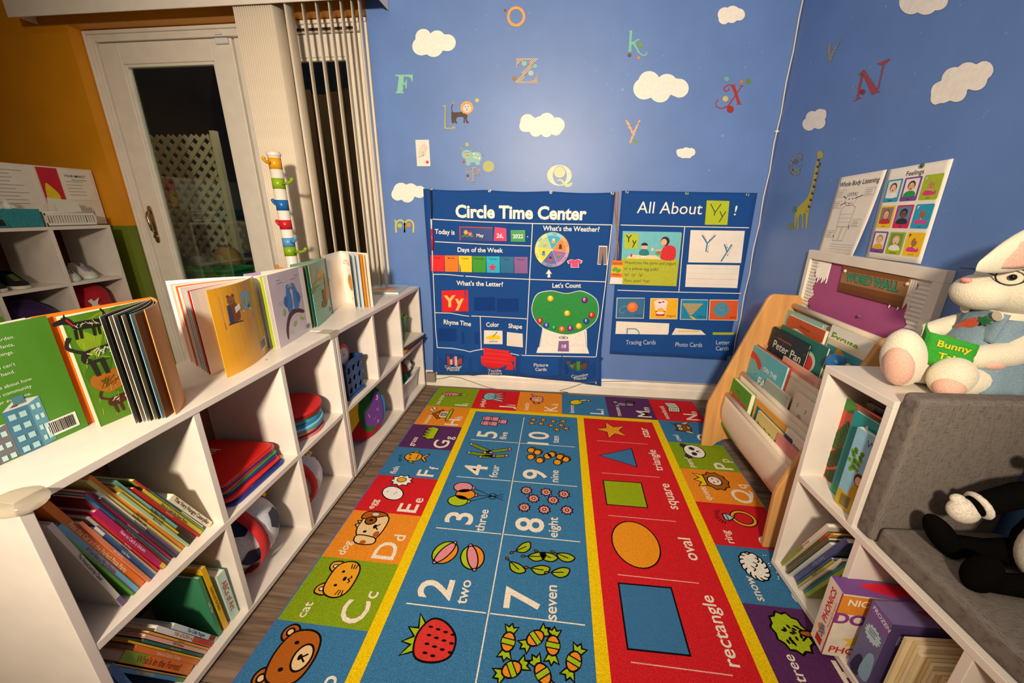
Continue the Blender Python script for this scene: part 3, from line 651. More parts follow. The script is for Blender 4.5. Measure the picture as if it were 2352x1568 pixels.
# --- green garden book
t = thing('picture_book', 'green paperback picture book with city rooftops on its cover, standing open on bookcase', 'book', (-1.0, -1.66, ZT))
S = (-.985, -1.775)
L1 = Leaf(S, (-.972, -1.561), ZT, HB, .004, -1); L1.mesh('back_cover', t, mat('#4f8a2a', .4))
Leaf(S, (-1.008, -1.567), ZT, HB-.004, -.004, -1).mesh('page', t, pagemat()); Leaf(S, (-1.0, -1.565), ZT, HB-.004, -.003, -1).mesh('page', t, pagemat())
Leaf(S, (-1.04, -1.575), ZT, HB, 0, -1).mesh('front_cover', t, mat('#4f8a2a', .4))
a = Art(); W_ = L1.w; a.at(0, 0)
for k, (s_, y_) in enumerate((('we have a real garden.', .196), ('beautiful plants,', .184), ('so he can grow things.', .172), ('the pollution, but Errol can\'t', .152), ('do it all alone. help is near at hand.', .14), ('An inclusive tale about how', .12), ('a garden unites a diverse community', .108), ('for a shared experience for everyone.', .096))): a.top(); a.text(s_, W_-.05-.004*k % .02, y_, .0058, '#e6efd8', 0, 'r')
def tower(x, w, h, c1, c2):
    a.top(); a.z = 2; dx = w*.55; a.poly([(x, 0), (x+w, 0), (x+w, h), (x, h)], c1); a.poly([(x+w, 0), (x+w+dx, .004), (x+w+dx, h+.008), (x+w, h)], c2); a.poly([(x, h), (x+w, h), (x+w+dx, h+.008), (x+dx, h+.014)], '#c9d4d2'); a.poly([(x+.01, h+.003), (x+w*.6, h+.003), (x+w*.8, h+.008), (x+.02, h+.01)], '#6a4a34')
    for r in range(4):
        for q in range(2): a.rect(x+w*(.14+.42*q), h-.018-.02*r, x+w*(.42+.42*q), h-.008-.02*r, '#a8d2d6'); a.rect(x+w+dx*(.15+.42*q), h-.012-.02*r, x+w+dx*(.42+.42*q), h-.003-.02*r, '#b8dcdc')
    a.rect(x+w*.5, h+.006, x+w*.95, h+.02, '#4f7f8c')
tower(W_-.205, .045, .07, '#4d7f94', '#3f6678'); tower(W_-.17, .045, .055, '#56525a', '#6f6f74'); tower(W_-.1, .032, .082, '#457a96', '#5d95ac')
a.top(); a.z = 6; barcode(a, W_-.055, .014, .04, .022); a.home(); L1.art(a, 'cover_print', t)

# --- dogs book, fanned open
sp = atZ(345, 682, ZT+HB); S = (sp.x, sp.y)
t = thing('picture_book', 'picture book fanned open at a green page of black and brown dogs', 'book', (S[0], S[1], ZT))
lc = atZ(70, 728, ZT+HB)
Leaf(S, (lc.x, lc.y), ZT, HB, .0, 1).mesh('front_cover', t, mat('#e07a1c', .4))
L1 = Leaf(S, (lc.x+.022, lc.y+.02), ZT, HB-.004, .0, 1); L1.mesh('page', t, pagemat())
a = Art(); a.text('Hey,', .08, .14, .014, K, 0, 'l'); a.text('I want', .075, .088, .014, K, 0, 'l', .02); a.text('Let\'s', .075, .07, .014, K, 0, 'l'); L1.art(a, 'page_print', t, True)
L2 = Leaf((-.944, -1.561), S, ZT, HB-.004, .006, -1); L2.mesh('page', t, mat('#4f7d18', .5))
a = Art(); W_ = L2.w
a.poly([(0, 0), (W_, 0), (W_, HB-.004), (0, HB-.004)], '#4d7c16'); a.ell(W_*.55, .17, W_*.5, .05, '#7f9a1c'); a.ell(W_*.5, .1, W_*.48, .05, '#3f7014')
for k in range(60): a.top(); a.z = 4; x = .006+(W_-.012)*random.random(); y = .01+.19*random.random(); a.stroke([(x, y), (x+.002, y+.008+.006*random.random())], .0007, '#b7c84a')
def hound(x, y, s_, c, flip=1, col='#b02020', sp_=None):
    a.top(); a.z = 5; a.at(x, y, s_, 0); f = flip
    pts = lambda l: [(f*p[0], p[1]) for p in l]
    a.poly(smooth(pts([(-.03, 0), (.02, .003), (.03, .012), (.028, .022), (-.01, .022), (-.032, .018)]), 4), c)
    a.poly(smooth(pts([(.02, .01), (.04, .022), (.06, .022), (.062, .03), (.045, .037), (.03, .036)]), 4), c)
    for q in (-.028, -.016, .012, .022): a.poly(pts([(q, .004), (q+.007, .004), (q+.009, -.022), (q+.003, -.022)]), c)
    a.stroke(smooth(pts([(-.03, .018), (-.045, .03), (-.04, .045)]), 4, False), .005, c)
    a.poly(pts([(.034, .034), (.036, .05), (.042, .036)]), c); a.stroke(pts([(.026, .014), (.036, .034)]), .004, col)
    for k in range(12): x_ = -.028+.055*random.random(); a.stroke(pts([(x_, .006+.014*random.random()), (x_+.006, .010+.012*random.random())]), .0013, sp_ or '#cfc9c0')
    a.home()
hound(.05, .125, 1.25, '#241f1d'); hound(.03, .19, .7, '#1a1715', -1); hound(.095, .11, .5, '#2b2522', -1)
a.top(); a.z = 6; a.poly(smooth([(.008, .082), (.03, .06), (.06, .066), (.085, .055), (.082, .078), (.09, .098), (.06, .105), (.03, .1), (.012, .1)], 4), '#a2621c'); a.ell(.072, .09, .004, .004, K)
for k in range(14): x = .015+.055*random.random(); a.stroke([(x, .07+.02*random.random()), (x+.012, .075+.02*random.random())], .0012, '#6f3d10')
hound(.05, .032, .8, '#4a2414', 1, '#e0b020', '#f0e6d8')
a.top(); a.z = 8; a.text('Good job,', W_*.62, .188, .0085, '#12200a', .1); L2.art(a, 'page_print', t)
for k in range(9):
    f = k/8; e = V((-.890, -1.543)).lerp(V((-.852, -1.516)), f); cl = ('#cfc6b4', '#1c1c1c', '#cfc6b4', '#e8dfd0', '#20302a', '#d9c4a0', '#1a1a1a', '#8fb8c0', '#6d4528')[k]
    Leaf(S, e, ZT, HB-.004-.001*(k % 3), .012*(1-2*f)-.006, -1).mesh('page', t, pagemat(cl), .0009, 10)
Leaf(S, (-.845, -1.502), ZT, HB, -.014, -1).mesh('back_cover', t, mat('#e39a4c', .4), .0014, 10)

# --- big white book with yellow cover
S = (-.935, -1.112)
t = thing('picture_book', 'picture book with a glossy yellow cover showing a reading bear, pages splayed', 'book', (S[0], S[1], ZT))
lt = atZ(380, 645, ZT+HB)
Leaf(S, (lt.x, lt.y), ZT, HB, .01, -1).mesh('front_cover', t, pagemat('#f4efe6'), .0014)
cl = ('#f0b9a0', '#f6eadb', '#d86a3c', '#eef0ea', '#f0c0b4', '#c8dfe6', '#f4e8d8', '#cf3a2a', '#f8f0e2')
for k in range(9):
    f = (k+1)/10; e = V((lt.x, lt.y)).lerp(V((-.922, -1.322)), f**.8)
    L1 = Leaf(S, e, ZT, HB-.005-.001*(k % 2), .016-.010*f, -1); L1.mesh('page', t, pagemat(cl[k]), .0009, 10)
L1 = Leaf((-.887, -1.319), S, ZT, HB, .018, -1); L1.mesh('back_cover', t, mat('#e3a21c', .25, 'plain', .6), .0014, 12)
a = Art(); W_ = L1.w; a.rect(.025, .118, .145, .202, '#d9a48c'); a.rect(.025, .118, .145, .136, '#b8705c'); a.rect(.098, .15, .138, .196, '#8fc0d0'); a.rect(.094, .145, .142, .15, '#efe4d6')
a.poly(smooth([(.045, .135), (.075, .132), (.08, .155), (.068, .18), (.05, .178)], 4), '#7a4428'); a.ell(.058, .185, .012, .011, '#8a5a3c'); a.ell(.05, .196, .004, .004, '#6a4028'); a.ell(.067, .196, .004, .004, '#6a4028'); a.poly([(.066, .15), (.088, .158), (.086, .172), (.066, .165)], '#f1ead8'); a.poly([(.04, .13), (.055, .128), (.05, .175), (.042, .175)], '#34406a'); a.stroke([(.036, .128), (.085, .126)], .003, '#4a3020'); a.ell(.118, .168, .005, .012, '#d8c23c'); a.ell(.128, .156, .006, .005, '#2f6f86')
barcode(a, W_-.058, .022, .04, .024); L1.art(a, 'cover_print', t, lift=.0004)

# --- two birds book
S = (-.933, -.888)
t = thing('picture_book', 'lilac picture book with two blue birds on a branch, standing open', 'book', (S[0], S[1], ZT))
L1 = Leaf((-.904, -1.097), S, ZT, HB, .002, -1); L1.mesh('back_cover', t, mat('#c9bcc4', .3, 'plain', .5), .0014)
for k, cl in enumerate(('#f6f0e4', '#c8d83a', '#efe8d2', '#f6f0e4')): Leaf(S, (-.915-.012*k, -1.100+.003*k), ZT, HB-.004, .004+.004*k, 1).mesh('page', t, pagemat(cl), .0009)
L2 = Leaf((-.985, -1.085), S, ZT, HB, .004, -1); L2.mesh('front_cover', t, mat('#efe6d8', .4), .0014)
a = Art(); a.poly([(0, .13), (.05, .15), (.05, HB), (0, HB)], '#b79ac0'); a.poly(smooth([(.01, .03), (.03, .06), (.025, .13), (.012, .1)], 4), '#2f9a90'); L2.art(a, 'cover_print', t)
a = Art(); W_ = L1.w; lines(a, .04, .198, .13, 2, .009, .0022, '#8d8288')
a.poly(smooth([(.05, .012), (.062, .05), (.085, .075), (.12, .082), (.165, .07), (.168, .08), (.12, .096), (.08, .092), (.052, .06), (.044, .03)], 4), '#4a2c22')
for bx, f in ((.088, 1), (.128, -1)):
    a.poly(smooth([(bx-.014, .1), (bx, .092), (bx+.016, .105), (bx+.018, .14), (bx+.008, .165), (bx-.004, .165), (bx-.012, .14)], 4), '#3a7ab8'); a.ell(bx+.006*f, .168, .012, .011, '#3a7ab8'); a.poly([(bx+.016*f, .168), (bx+.026*f, .176), (bx+.014*f, .174)], '#e6a63a'); a.ell(bx+.008*f, .171, .002, .002, '#ffffff'); a.poly(smooth([(bx-.016*f, .11), (bx-.03*f, .125), (bx-.02*f, .145), (bx-.008*f, .14)], 4), '#2f68a6')
for q in ((.10, .05, .6), (.15, .055, -.3), (.05, .1, 1.2)): a.ell(q[0], q[1], .012, .005, '#8ab83a', q[2])
for q in ((.04, .13), (.165, .13), (.07, .03)): a.ring(q[0], q[1], .008, .006, .0008, '#8a86a8', 14)
barcode(a, W_-.045, .012, .025, .016); L1.art(a, 'cover_print', t)

# --- deer book
S = (-.985, -.662)
t = thing('picture_book', 'green and orange picture book with a deer and setting sun, standing open', 'book', (S[0], S[1], ZT))
L1 = Leaf((-.922, -.872), S, ZT, HB, .003, -1); L1.mesh('back_cover', t, mat('#86bda0', .4), .0014)
for k, cl in enumerate(('#2f8f80', '#d9823c', '#e9e0cc')): Leaf(S, (-.932-.012*k, -.876+.002*k), ZT, HB-.004, -.004, -1).mesh('page', t, pagemat(cl), .0009)
Leaf(S, (-.99, -.872), ZT, HB, .0, -1).mesh('front_cover', t, mat('#8fc0a0', .4), .0014)
a = Art(); W_ = L1.w; a.rect(0, 0, W_, .15, '#86bda0'); a.poly([(0, .13), (W_*.5, .155), (W_, .135), (W_, HB), (0, HB)], '#e6a53c'); a.poly(ellipse(W_*.5, .145, .06, .05, 16, 0, 0, PI), '#f1c04a'); a.poly(smooth([(0, .145), (W_*.4, .16), (W_, .14), (W_, .125), (W_*.4, .14), (0, .12)], 4), '#7fa84a')
for k in range(8): a.rect(.02+.012*(k % 3), .055+.011*k, .10-.008*(k % 2), .058+.011*k, '#a9cf6a')
a.poly(smooth([(W_*.62, .07), (W_*.85, .07), (W_*.9, .11), (W_*.78, .125), (W_*.74, .165), (W_*.70, .17), (W_*.66, .12)], 4), '#d08a4c'); a.rect(W_*.45, .06, W_*.58, .115, '#7a5630'); a.poly(smooth([(W_*.35, .055), (W_*.6, .05), (W_*.68, .07), (W_*.4, .075)], 4), '#8a5a2c')
barcode(a, W_-.05, .016, .025, .018); L1.art(a, 'cover_print', t)

# --- seeds book, open like a fan
S = (-1.028, -.472)
t = thing('picture_book', 'white picture book standing open at its title page beside the flat book', 'book', (S[0], S[1], ZT))
Leaf((-.994, -.655), S, ZT, HB+.008, 0, -1).mesh('front_cover', t, pagemat('#f3ece2'), .0014)
L1 = Leaf(S, (-.925, -.592), ZT, HB+.004, -.012, -1); L1.mesh('title_page', t, pagemat('#f8f1e6'), .0009, 10)
a = Art(); W_ = L1.w; a.text('LITTLE SEEDS', W_*.5, .175, .020, '#d8322c', 0, 'c', 0, 0, W_*.82)
for k in range(3): a.rect(W_*.3, .155-.01*k, W_*.72, .157-.01*k, '#b9b0a8')
a.ell(W_*.48, .1, .036, .036, '#c8861e'); a.ell(W_*.42, .115, .02, .012, '#5f8a1c'); a.ell(W_*.58, .09, .014, .016, '#8f2f16'); a.ell(W_*.4, .085, .014, .012, '#e8c23c'); a.ell(W_*.5, .1, .008, .01, '#f0d8a8'); a.ell(W_*.5, .03, .004, .005, '#d8322c')
L1.art(a, 'page_print', t, True) if False else L1.art(a, 'page_print', t)
for k, (e, cl) in enumerate((((-.912, -.575), '#d8e4ec'), ((-.898, -.565), '#d8e4ec'), ((-.886, -.56), '#d98e1e'), ((-.878, -.554), '#e9c8a0'))): Leaf(S, e, ZT, HB+.004, -.008+.003*k, -1).mesh('page', t, pagemat(cl), .0009, 10)
L3 = Leaf(S, (-.867, -.545), ZT, HB+.008, .0, -1); L3.mesh('back_cover', t, pagemat('#e9e2d4'), .0014)

# --- flat book
t = thing('picture_book', 'pale blue picture book lying flat on the far end of the bookcase', 'book', (-.95, -.17, ZT))
q = [V((-1.04, -.285, 0)), V((-.862, -.272, 0)), V((-.885, -.068, 0)), V((-1.055, -.065, 0))]
for n_, z0, z1, cl, ins in (('back_cover', 0, .0015, '#c9dbe0', 0), ('page_block', .0015, .0085, '#f1e9da', .003), ('front_cover', .0085, .010, '#a9c8d8', 0)):
    m = MB(mat(cl, .3, 'plain', .5)); cc = (q[0]+q[2])/2; m.prism([tuple((p+(cc-p).normalized()*ins)[:2]) for p in q], ZT+z0, ZT+z1); obj(n_, m, t)
a = Art(); a.poly(smooth([(.02, .06), (.09, .05), (.15, .08), (.1, .11), (.04, .1)], 4), '#e58a5c'); a.poly(smooth([(.01, .02), (.16, .015), (.16, .05), (.02, .05)], 4), '#d8c8a0')
for k in range(9): a.stroke([(.09, .11), (.09+.06*math.cos(.3*k), .11+.06*math.sin(.3*k))], .002, '#c8483c')
a.build('cover_print', frame(q[0]+V((.0, .0, ZT+.0101)), (1, .07, 0), (-.05, 1, 0), (0, 0, 1)), t)
# ================================================================== BOOKS AND TOYS IN THE CUBES
def book(label, B, ax_up, ax_in, h, w, th, col, title=None, tcol='#f4efe4', page='#efe6d4', group=None, hard=True, band=None, cover=None, tsize=None):
    """B: bottom middle of the spine; ax_up along the spine, ax_in from the spine into the book"""
    z = V(ax_up).normalized(); x = V(ax_in).normalized(); y = z.cross(x)
    M = Matrix(((x.x, y.x, z.x, B[0]), (x.y, y.y, z.y, B[1]), (x.z, y.z, z.z, B[2]), (0, 0, 0, 1)))
    t = thing('picture_book', label, 'book', M=M, group=group)
    c = .0016 if th > .006 else .0008
    m = MB(mat(col, .35, 'plain', .5)); m.box(0, w, -th/2, -th/2+c, 0, h); m.box(0, w, th/2-c, th/2, 0, h); m.box(0, c, -th/2+c, th/2-c, 0, h); obj('cover', m, t, local=True)
    i = .003 if hard else .0004
    m = MB(pagemat(page)); m.box(c+.0003, w-i, -th/2+c+.0002, th/2-c-.0002, i, h-i); obj('page_block', m, t, local=True)
    a = Art(.00005)
    if band: a.rect(h*band[0], -th*.46, h*band[1], th*.46, band[2])
    if title:
        a.z = 2; wd = glyphs(title, .01)[2]; k = min(th*.62, .86*h/max(wd, .1)*.72) if tsize is None else tsize
        a.text(title, h*.5, -k*.42, k, tcol, 0, 'c', .01)
    if a.f: a.build('spine_print', lambda u, v, lz: (0-lz-.0003, -v, h-u) , t, local=True)
    return t
def rowbook(label, y, th, h, w, col, lean, zs, x=-.862, **kw):
    """a book on a shelf of the left bookcases, spine to the room, leaning towards the camera"""
    up = V((0, -math.sin(lean), math.cos(lean))); zb = zs+th/2*math.sin(lean)+.0005
    return book(label, (x, y, zb), up, (-1, 0, 0), h, w, th, col, **kw)
# upper cell, nearest bookcase: laid out from the far divider towards the camera
ZS = .3085
rows = [  # thickness, height, colour, title, tcol, extras, descr
 (.014, .15, '#efe2c4', 'The Very Hungry Caterpillar', '#222', {}, 'cream board book with black spine lettering, farthest in the upper row'),
 (.004, .205, '#3a6a9c', None, None, dict(band=(.55, .95, '#d8dce0')), 'thin slate blue paperback next to the cream board book'),
 (.005, .235, '#8ab02c', 'Stone Soup', '#f8e23c', dict(band=(.0, .2, '#c83228')), 'thin lime green paperback with red spine top in the upper row'),
 (.009, .20, '#d8c23a', 'How to Catch the Easter Bunny', '#5a2a6a', dict(), 'mustard yellow hardback about an Easter rabbit in the upper row'),
 (.004, .22, '#c0281f', 'Room on a Broom', '#f0e0d0', {}, 'thin scarlet paperback just before the mustard hardback'),
 (.004, .215, '#5c5a58', None, None, dict(band=(.05, .3, '#8a3a30')), 'thin charcoal paperback beside the scarlet one'),
 (.008, .25, '#7fbfae', 'Fox Makes Friends', '#2a4a44', dict(band=(.75, 1., '#3a2418')), 'pale teal hardback with dark brown foot on its spine'),
 (.006, .24, '#efcf1c', 'Calm Down, Crocodile', '#7a3a10', dict(band=(.8, 1., '#2a2a18')), 'bright yellow paperback with black striped spine foot'),
 (.005, .225, '#a9c8a0', 'Mabel the Shopper', '#3a4a34', {}, 'pale sage paperback in the upper row'),
 (.008, .285, '#e88a1c', 'Lion Lessons', '#7a1c10', {}, 'tall orange hardback in the middle of the upper row'),
 (.007, .28, '#dcd07a', 'Small Medium Large', '#4a4424', dict(), 'tall straw yellow paperback beside the tall orange one'),
 (.006, .25, '#e9e2d6', 'Rusty the Squeaky Robot', '#3a3a6a', dict(band=(.55, 1., '#6a4a8c')), 'white paperback with violet lower spine'),
 (.004, .235, '#3a3838', None, None, {}, 'thin black paperback in the middle of the upper row'),
 (.006, .26, '#b01c5c', 'Llama and Friends', '#f0c8d8', {}, 'raspberry pink paperback in the upper row'),
 (.004, .255, '#3c9aa4', None, None, {}, 'thin turquoise paperback between two red ones'),
 (.005, .25, '#8c2420', 'The Snow Mountain', '#e0b8a8', dict(band=(0, .3, '#3a78b0')), 'maroon paperback with blue spine top'),
 (.010, .215, '#b4185a', 'How to Catch a Unicorn', '#f4d8e4', dict(band=(.93, 1., '#e0c030')), 'deep magenta hardback about a unicorn'),
 (.006, .205, '#cf4a24', 'Red Sledge', '#f0d8c0', {}, 'brick red paperback next to the magenta hardback'),
 (.005, .21, '#cfcac4', 'Grandma Dot', '#6a6460', {}, 'light grey paperback near the orange hardback'),
 (.008, .185, '#2c5a94', 'Little Boat', '#c8d8ec', dict(band=(.0, .14, '#e9e4da')), 'navy blue paperback near the orange hardback'),
 (.006, .21, '#d87f5c', 'Bear Feels Sick', '#f4e0d0', {}, 'salmon paperback touching the orange hardback'),
 (.013, .272, '#e07a22', 'Pete the Cat and the Perfect Pizza Party', '#f8e8d0', dict(), 'thick orange hardback with wavy title near the end panel'),
 (.010, .225, '#6fb0cc', 'If You Give a Pig a Pancake', '#c02c24', dict(), 'sky blue hardback with red title near the end panel'),
 (.004, .20, '#5a9a34', None, None, {}, 'thin grass green paperback behind the sky blue hardback'),
 (.010, .235, '#d9d4c8', 'The Hound and the Cloud', '#4a4640', dict(band=(.9, 1., '#7a5a94')), 'off-white hardback leaning nearest the end panel'),
]
y = -1.4748; tot = sum(r[0]/math.cos(math.radians(25-.42*k))+.0016 for k, r in enumerate(rows[:24])); KT = .186/tot
for k, (th, h, cl, ti, tc, ex, ds) in enumerate(rows):
    th *= KT; ln = math.radians(25-.42*k if k < 24 else 11); gap = th/math.cos(ln)+.0016*KT
    yb = y-gap/2
    if k == 24: yb -= .012; th = .008
    rowbook(ds, yb-.0, th, h*(.97 if k < 2 else 1), min(.2, h*.85), cl, ln, ZS, x=-.862-.008*((k*7) % 4)/4, title=ti, tcol=tc or '#f4efe4', group='picture books in the upper near cube', hard=k in (3, 6, 9, 16, 21, 22, 24), **ex)
    y = yb-gap/2
# lower cell
ZS2 = .0285
low = [
 (-1.492, .022, .15, '#bcdcd4', 'ABCs of Art', '#c83a2c', 2, 'mint green book standing against the divider in the lower near cube', {}),
 (-1.520, .011, .205, '#e8b81c', 'Goldie and the Bears', '#8a5a10', 3, 'sunflower yellow hardback standing in the lower near cube', {}),
 (-1.538, .009, .19, '#3f8a60', 'Leafy Tales', '#cfe4d4', 2, 'forest green hardback standing in the lower near cube', {}),
]
for (yb, th, h, cl, ti, tc, ln, ds, ex) in low: rowbook(ds, yb, th, h, .16, cl, math.radians(ln), ZS2, x=-.858, title=ti, tcol=tc, group='upright books in the lower near cube', **ex)
low2 = [
 (.012, .16, '#c8dce0', 'The Chilly Penguin', '#2a5a94', 'pale blue board book about a penguin in the lower near cube', dict(band=(.82, .96, '#8a2a24'))),
 (.012, .195, '#dfe4e2', 'THE GOLDEN ACORN', '#c87a1c', 'white hardback with red berries on its spine', dict(band=(.62, 1., '#c83a34'))),
 (.005, .205, '#e8a63a', 'Helping Hands', '#7a4a10', 'thin amber paperback in the lower near cube', {}),
 (.008, .205, '#e6b0a0', 'WILD! Bedtime', '#7a3a34', 'peach paperback in the lower near cube', {}),
 (.006, .20, '#2a6a5c', 'Construction Crew', '#e0a83a', 'dark teal paperback in the lower near cube', {}),
 (.004, .23, '#e9b41c', 'Bug in a Vacuum', '#7a4a10', 'thin golden paperback in the lower near cube', {}),
 (.011, .20, '#e07a34', 'How to Catch a Turkey', '#f6dcc0', 'orange hardback about a turkey in the lower near cube', {}),
 (.022, .21, '#dd7a26', 'Who\'s in the Forest?', '#8a2a18', 'thick orange board book with green label on its spine', dict(band=(.0, .3, '#7aa834'))),
 (.003, .22, '#c08a34', None, None, 'very thin tan paperback in the lower near cube', {}),
 (.008, .245, '#3a86b8', 'THE RAINBOW FISH', '#d8b84a', 'ocean blue hardback leaning last in the lower near cube', dict(band=(.9, 1., '#5a9a4a'))),
]
y = -1.5448; ln = math.radians(26); KT = .098/sum(r[0]/math.cos(ln)+.0016 for r in low2)
for k, (th, h, cl, ti, tc, ds, ex) in enumerate(low2):
    th *= KT; gap = th/math.cos(ln)+.0016*KT; yb = y-gap/2; y = yb-gap/2
    rowbook(ds, yb, th, h, min(.19, h*.85), cl, ln, ZS2, x=-.858, title=ti, tcol=tc or '#fff', group='leaning books in the lower near cube', **ex)
rowbook('blue hardback with large white title standing by the end panel below', -1.708, .012, .21, .17, '#2a6a9c', math.radians(8), ZS2, x=-.845, title='Little Blue', tcol='#f0ece2', group='leaning books in the lower near cube')

# --- fitness cards: rounded plastic mats stacked in the second upper cube
ZM = .3088
stack = [('#1f3a8c', 'squat', 0), ('#d8281f', None, .3), ('#d8281f', None, .55), ('#3a2a7c', None, .5), ('#1f9a58', None, .2), ('#d8281f', None, .0), ('#3a2a7c', None, -.05), ('#d02420', None, 0), ('#cf201e', 'jump', 0)]
z = ZM
def rr(w, h, r, n=5):
    p = []
    for cx, cy, a0 in ((w/2-r, -h/2+r, -PI/2), (w/2-r, h/2-r, 0), (-w/2+r, h/2-r, PI/2), (-w/2+r, -h/2+r, PI)): p += ellipse(cx, cy, r, r, n, 0, a0, a0+PI/2)
    return p
names_ = ('navy', 'scarlet', 'tomato', 'indigo', 'emerald', 'crimson', 'purple', 'ruby', 'cherry red')
where = ('lowest card, reading squat, of the exercise card stack', 'exercise card directly on the lowest navy one', 'third exercise card up from the shelf', 'exercise card under the green one', 'only green card of the exercise card stack', 'exercise card resting on the green one', 'exercise card third from the top', 'exercise card just under the top one', 'top card, reading jump, of the exercise card stack')
for k, (cl, wd_, off) in enumerate(stack):
    M = Matrix.Translation(V((-.952+.012*off-(.0 if k == 0 else .016 if k < 3 else .026), -1.322+.006*math.sin(k*2.1), z))) @ Matrix.Rotation(.03*math.sin(k*1.7), 4, 'Z')
    t = thing('exercise_card', names_[k]+' '+where[k], 'card', M=M, group='exercise cards in the second upper cube')
    m = MB(mat(cl, .3, 'plain', .5)); m.prism(rr(.20, .20, .022), 0, .0062); obj('card', m, t, local=True, bevel=.0012)
    a = Art()
    if wd_ == 'jump':
        a.text('jump', -.05, .02, .026, '#f6ded2', -R90, 'c', .02); a.z = 3
        a.top(); a.z = 3
        for q in range(5): a.rect(.004, -.012-.008*q, .006, -.008-.008*q, '#f2b8a4')
        a.ring(.03, -.055, .012, .009, .0015, '#f2c8b8', 14); a.ring(.008, -.06, .012, .009, .0015, '#f2c8b8', 14); a.ring(-.016, -.06, .012, .009, .0015, '#f2c8b8', 14); a.stroke([(.02, -.07), (.0, -.085), (-.02, -.075)], .0015, '#f2c8b8')
    if wd_ == 'squat': a.text('squat', .072, .0, .022, '#f2efe6', -R90, 'c', .02)
    if a.f: a.build('card_print', lambda u, v, lz: (u, v, .0064+lz), t, local=True)
    z += .0066
# --- round letter discs in the third upper cube
rcol = ['#d86a70', '#3a3a5c', '#e8722c', '#3f9cc8', '#7fc4d8', '#2f7fb8', '#58b4d8', '#2a9a6a', '#8a1c20', '#cf2428']
rn = ('pink', 'dark blue', 'orange', 'azure', 'light blue', 'steel blue', 'cyan', 'green', 'wine red', 'red')
z = ZM
for k, cl in enumerate(rcol):
    M = Matrix.Translation(V((-.947-.004*math.sin(k*1.3), -1.062+.004*math.cos(k*2), z)))
    lab = rn[k]+(' round disc with yellow letters on top of the disc pile' if k == 9 else ' round disc, lowest in the pile in the upper cube' if k == 0 else ' round disc in the pile under the red lettered disc')
    t = thing('felt_disc', lab, 'disc', M=M, group='round discs in the third upper cube')
    m = MB(mat(cl, .6)); m.cyl(.098, 0, .0085, 36); obj('disc', m, t, local=True, bevel=.001)
    if k == 9:
        a = Art(); a.text('Q', .0, -.02, .05, '#f0c428', 2.0, 'c', .03); a.text('w', -.05, .0, .035, '#f0c428', 2.0, 'c', .03); a.build('disc_print', lambda u, v, lz: (u, v, .0087+lz), t, local=True)
    z += .009

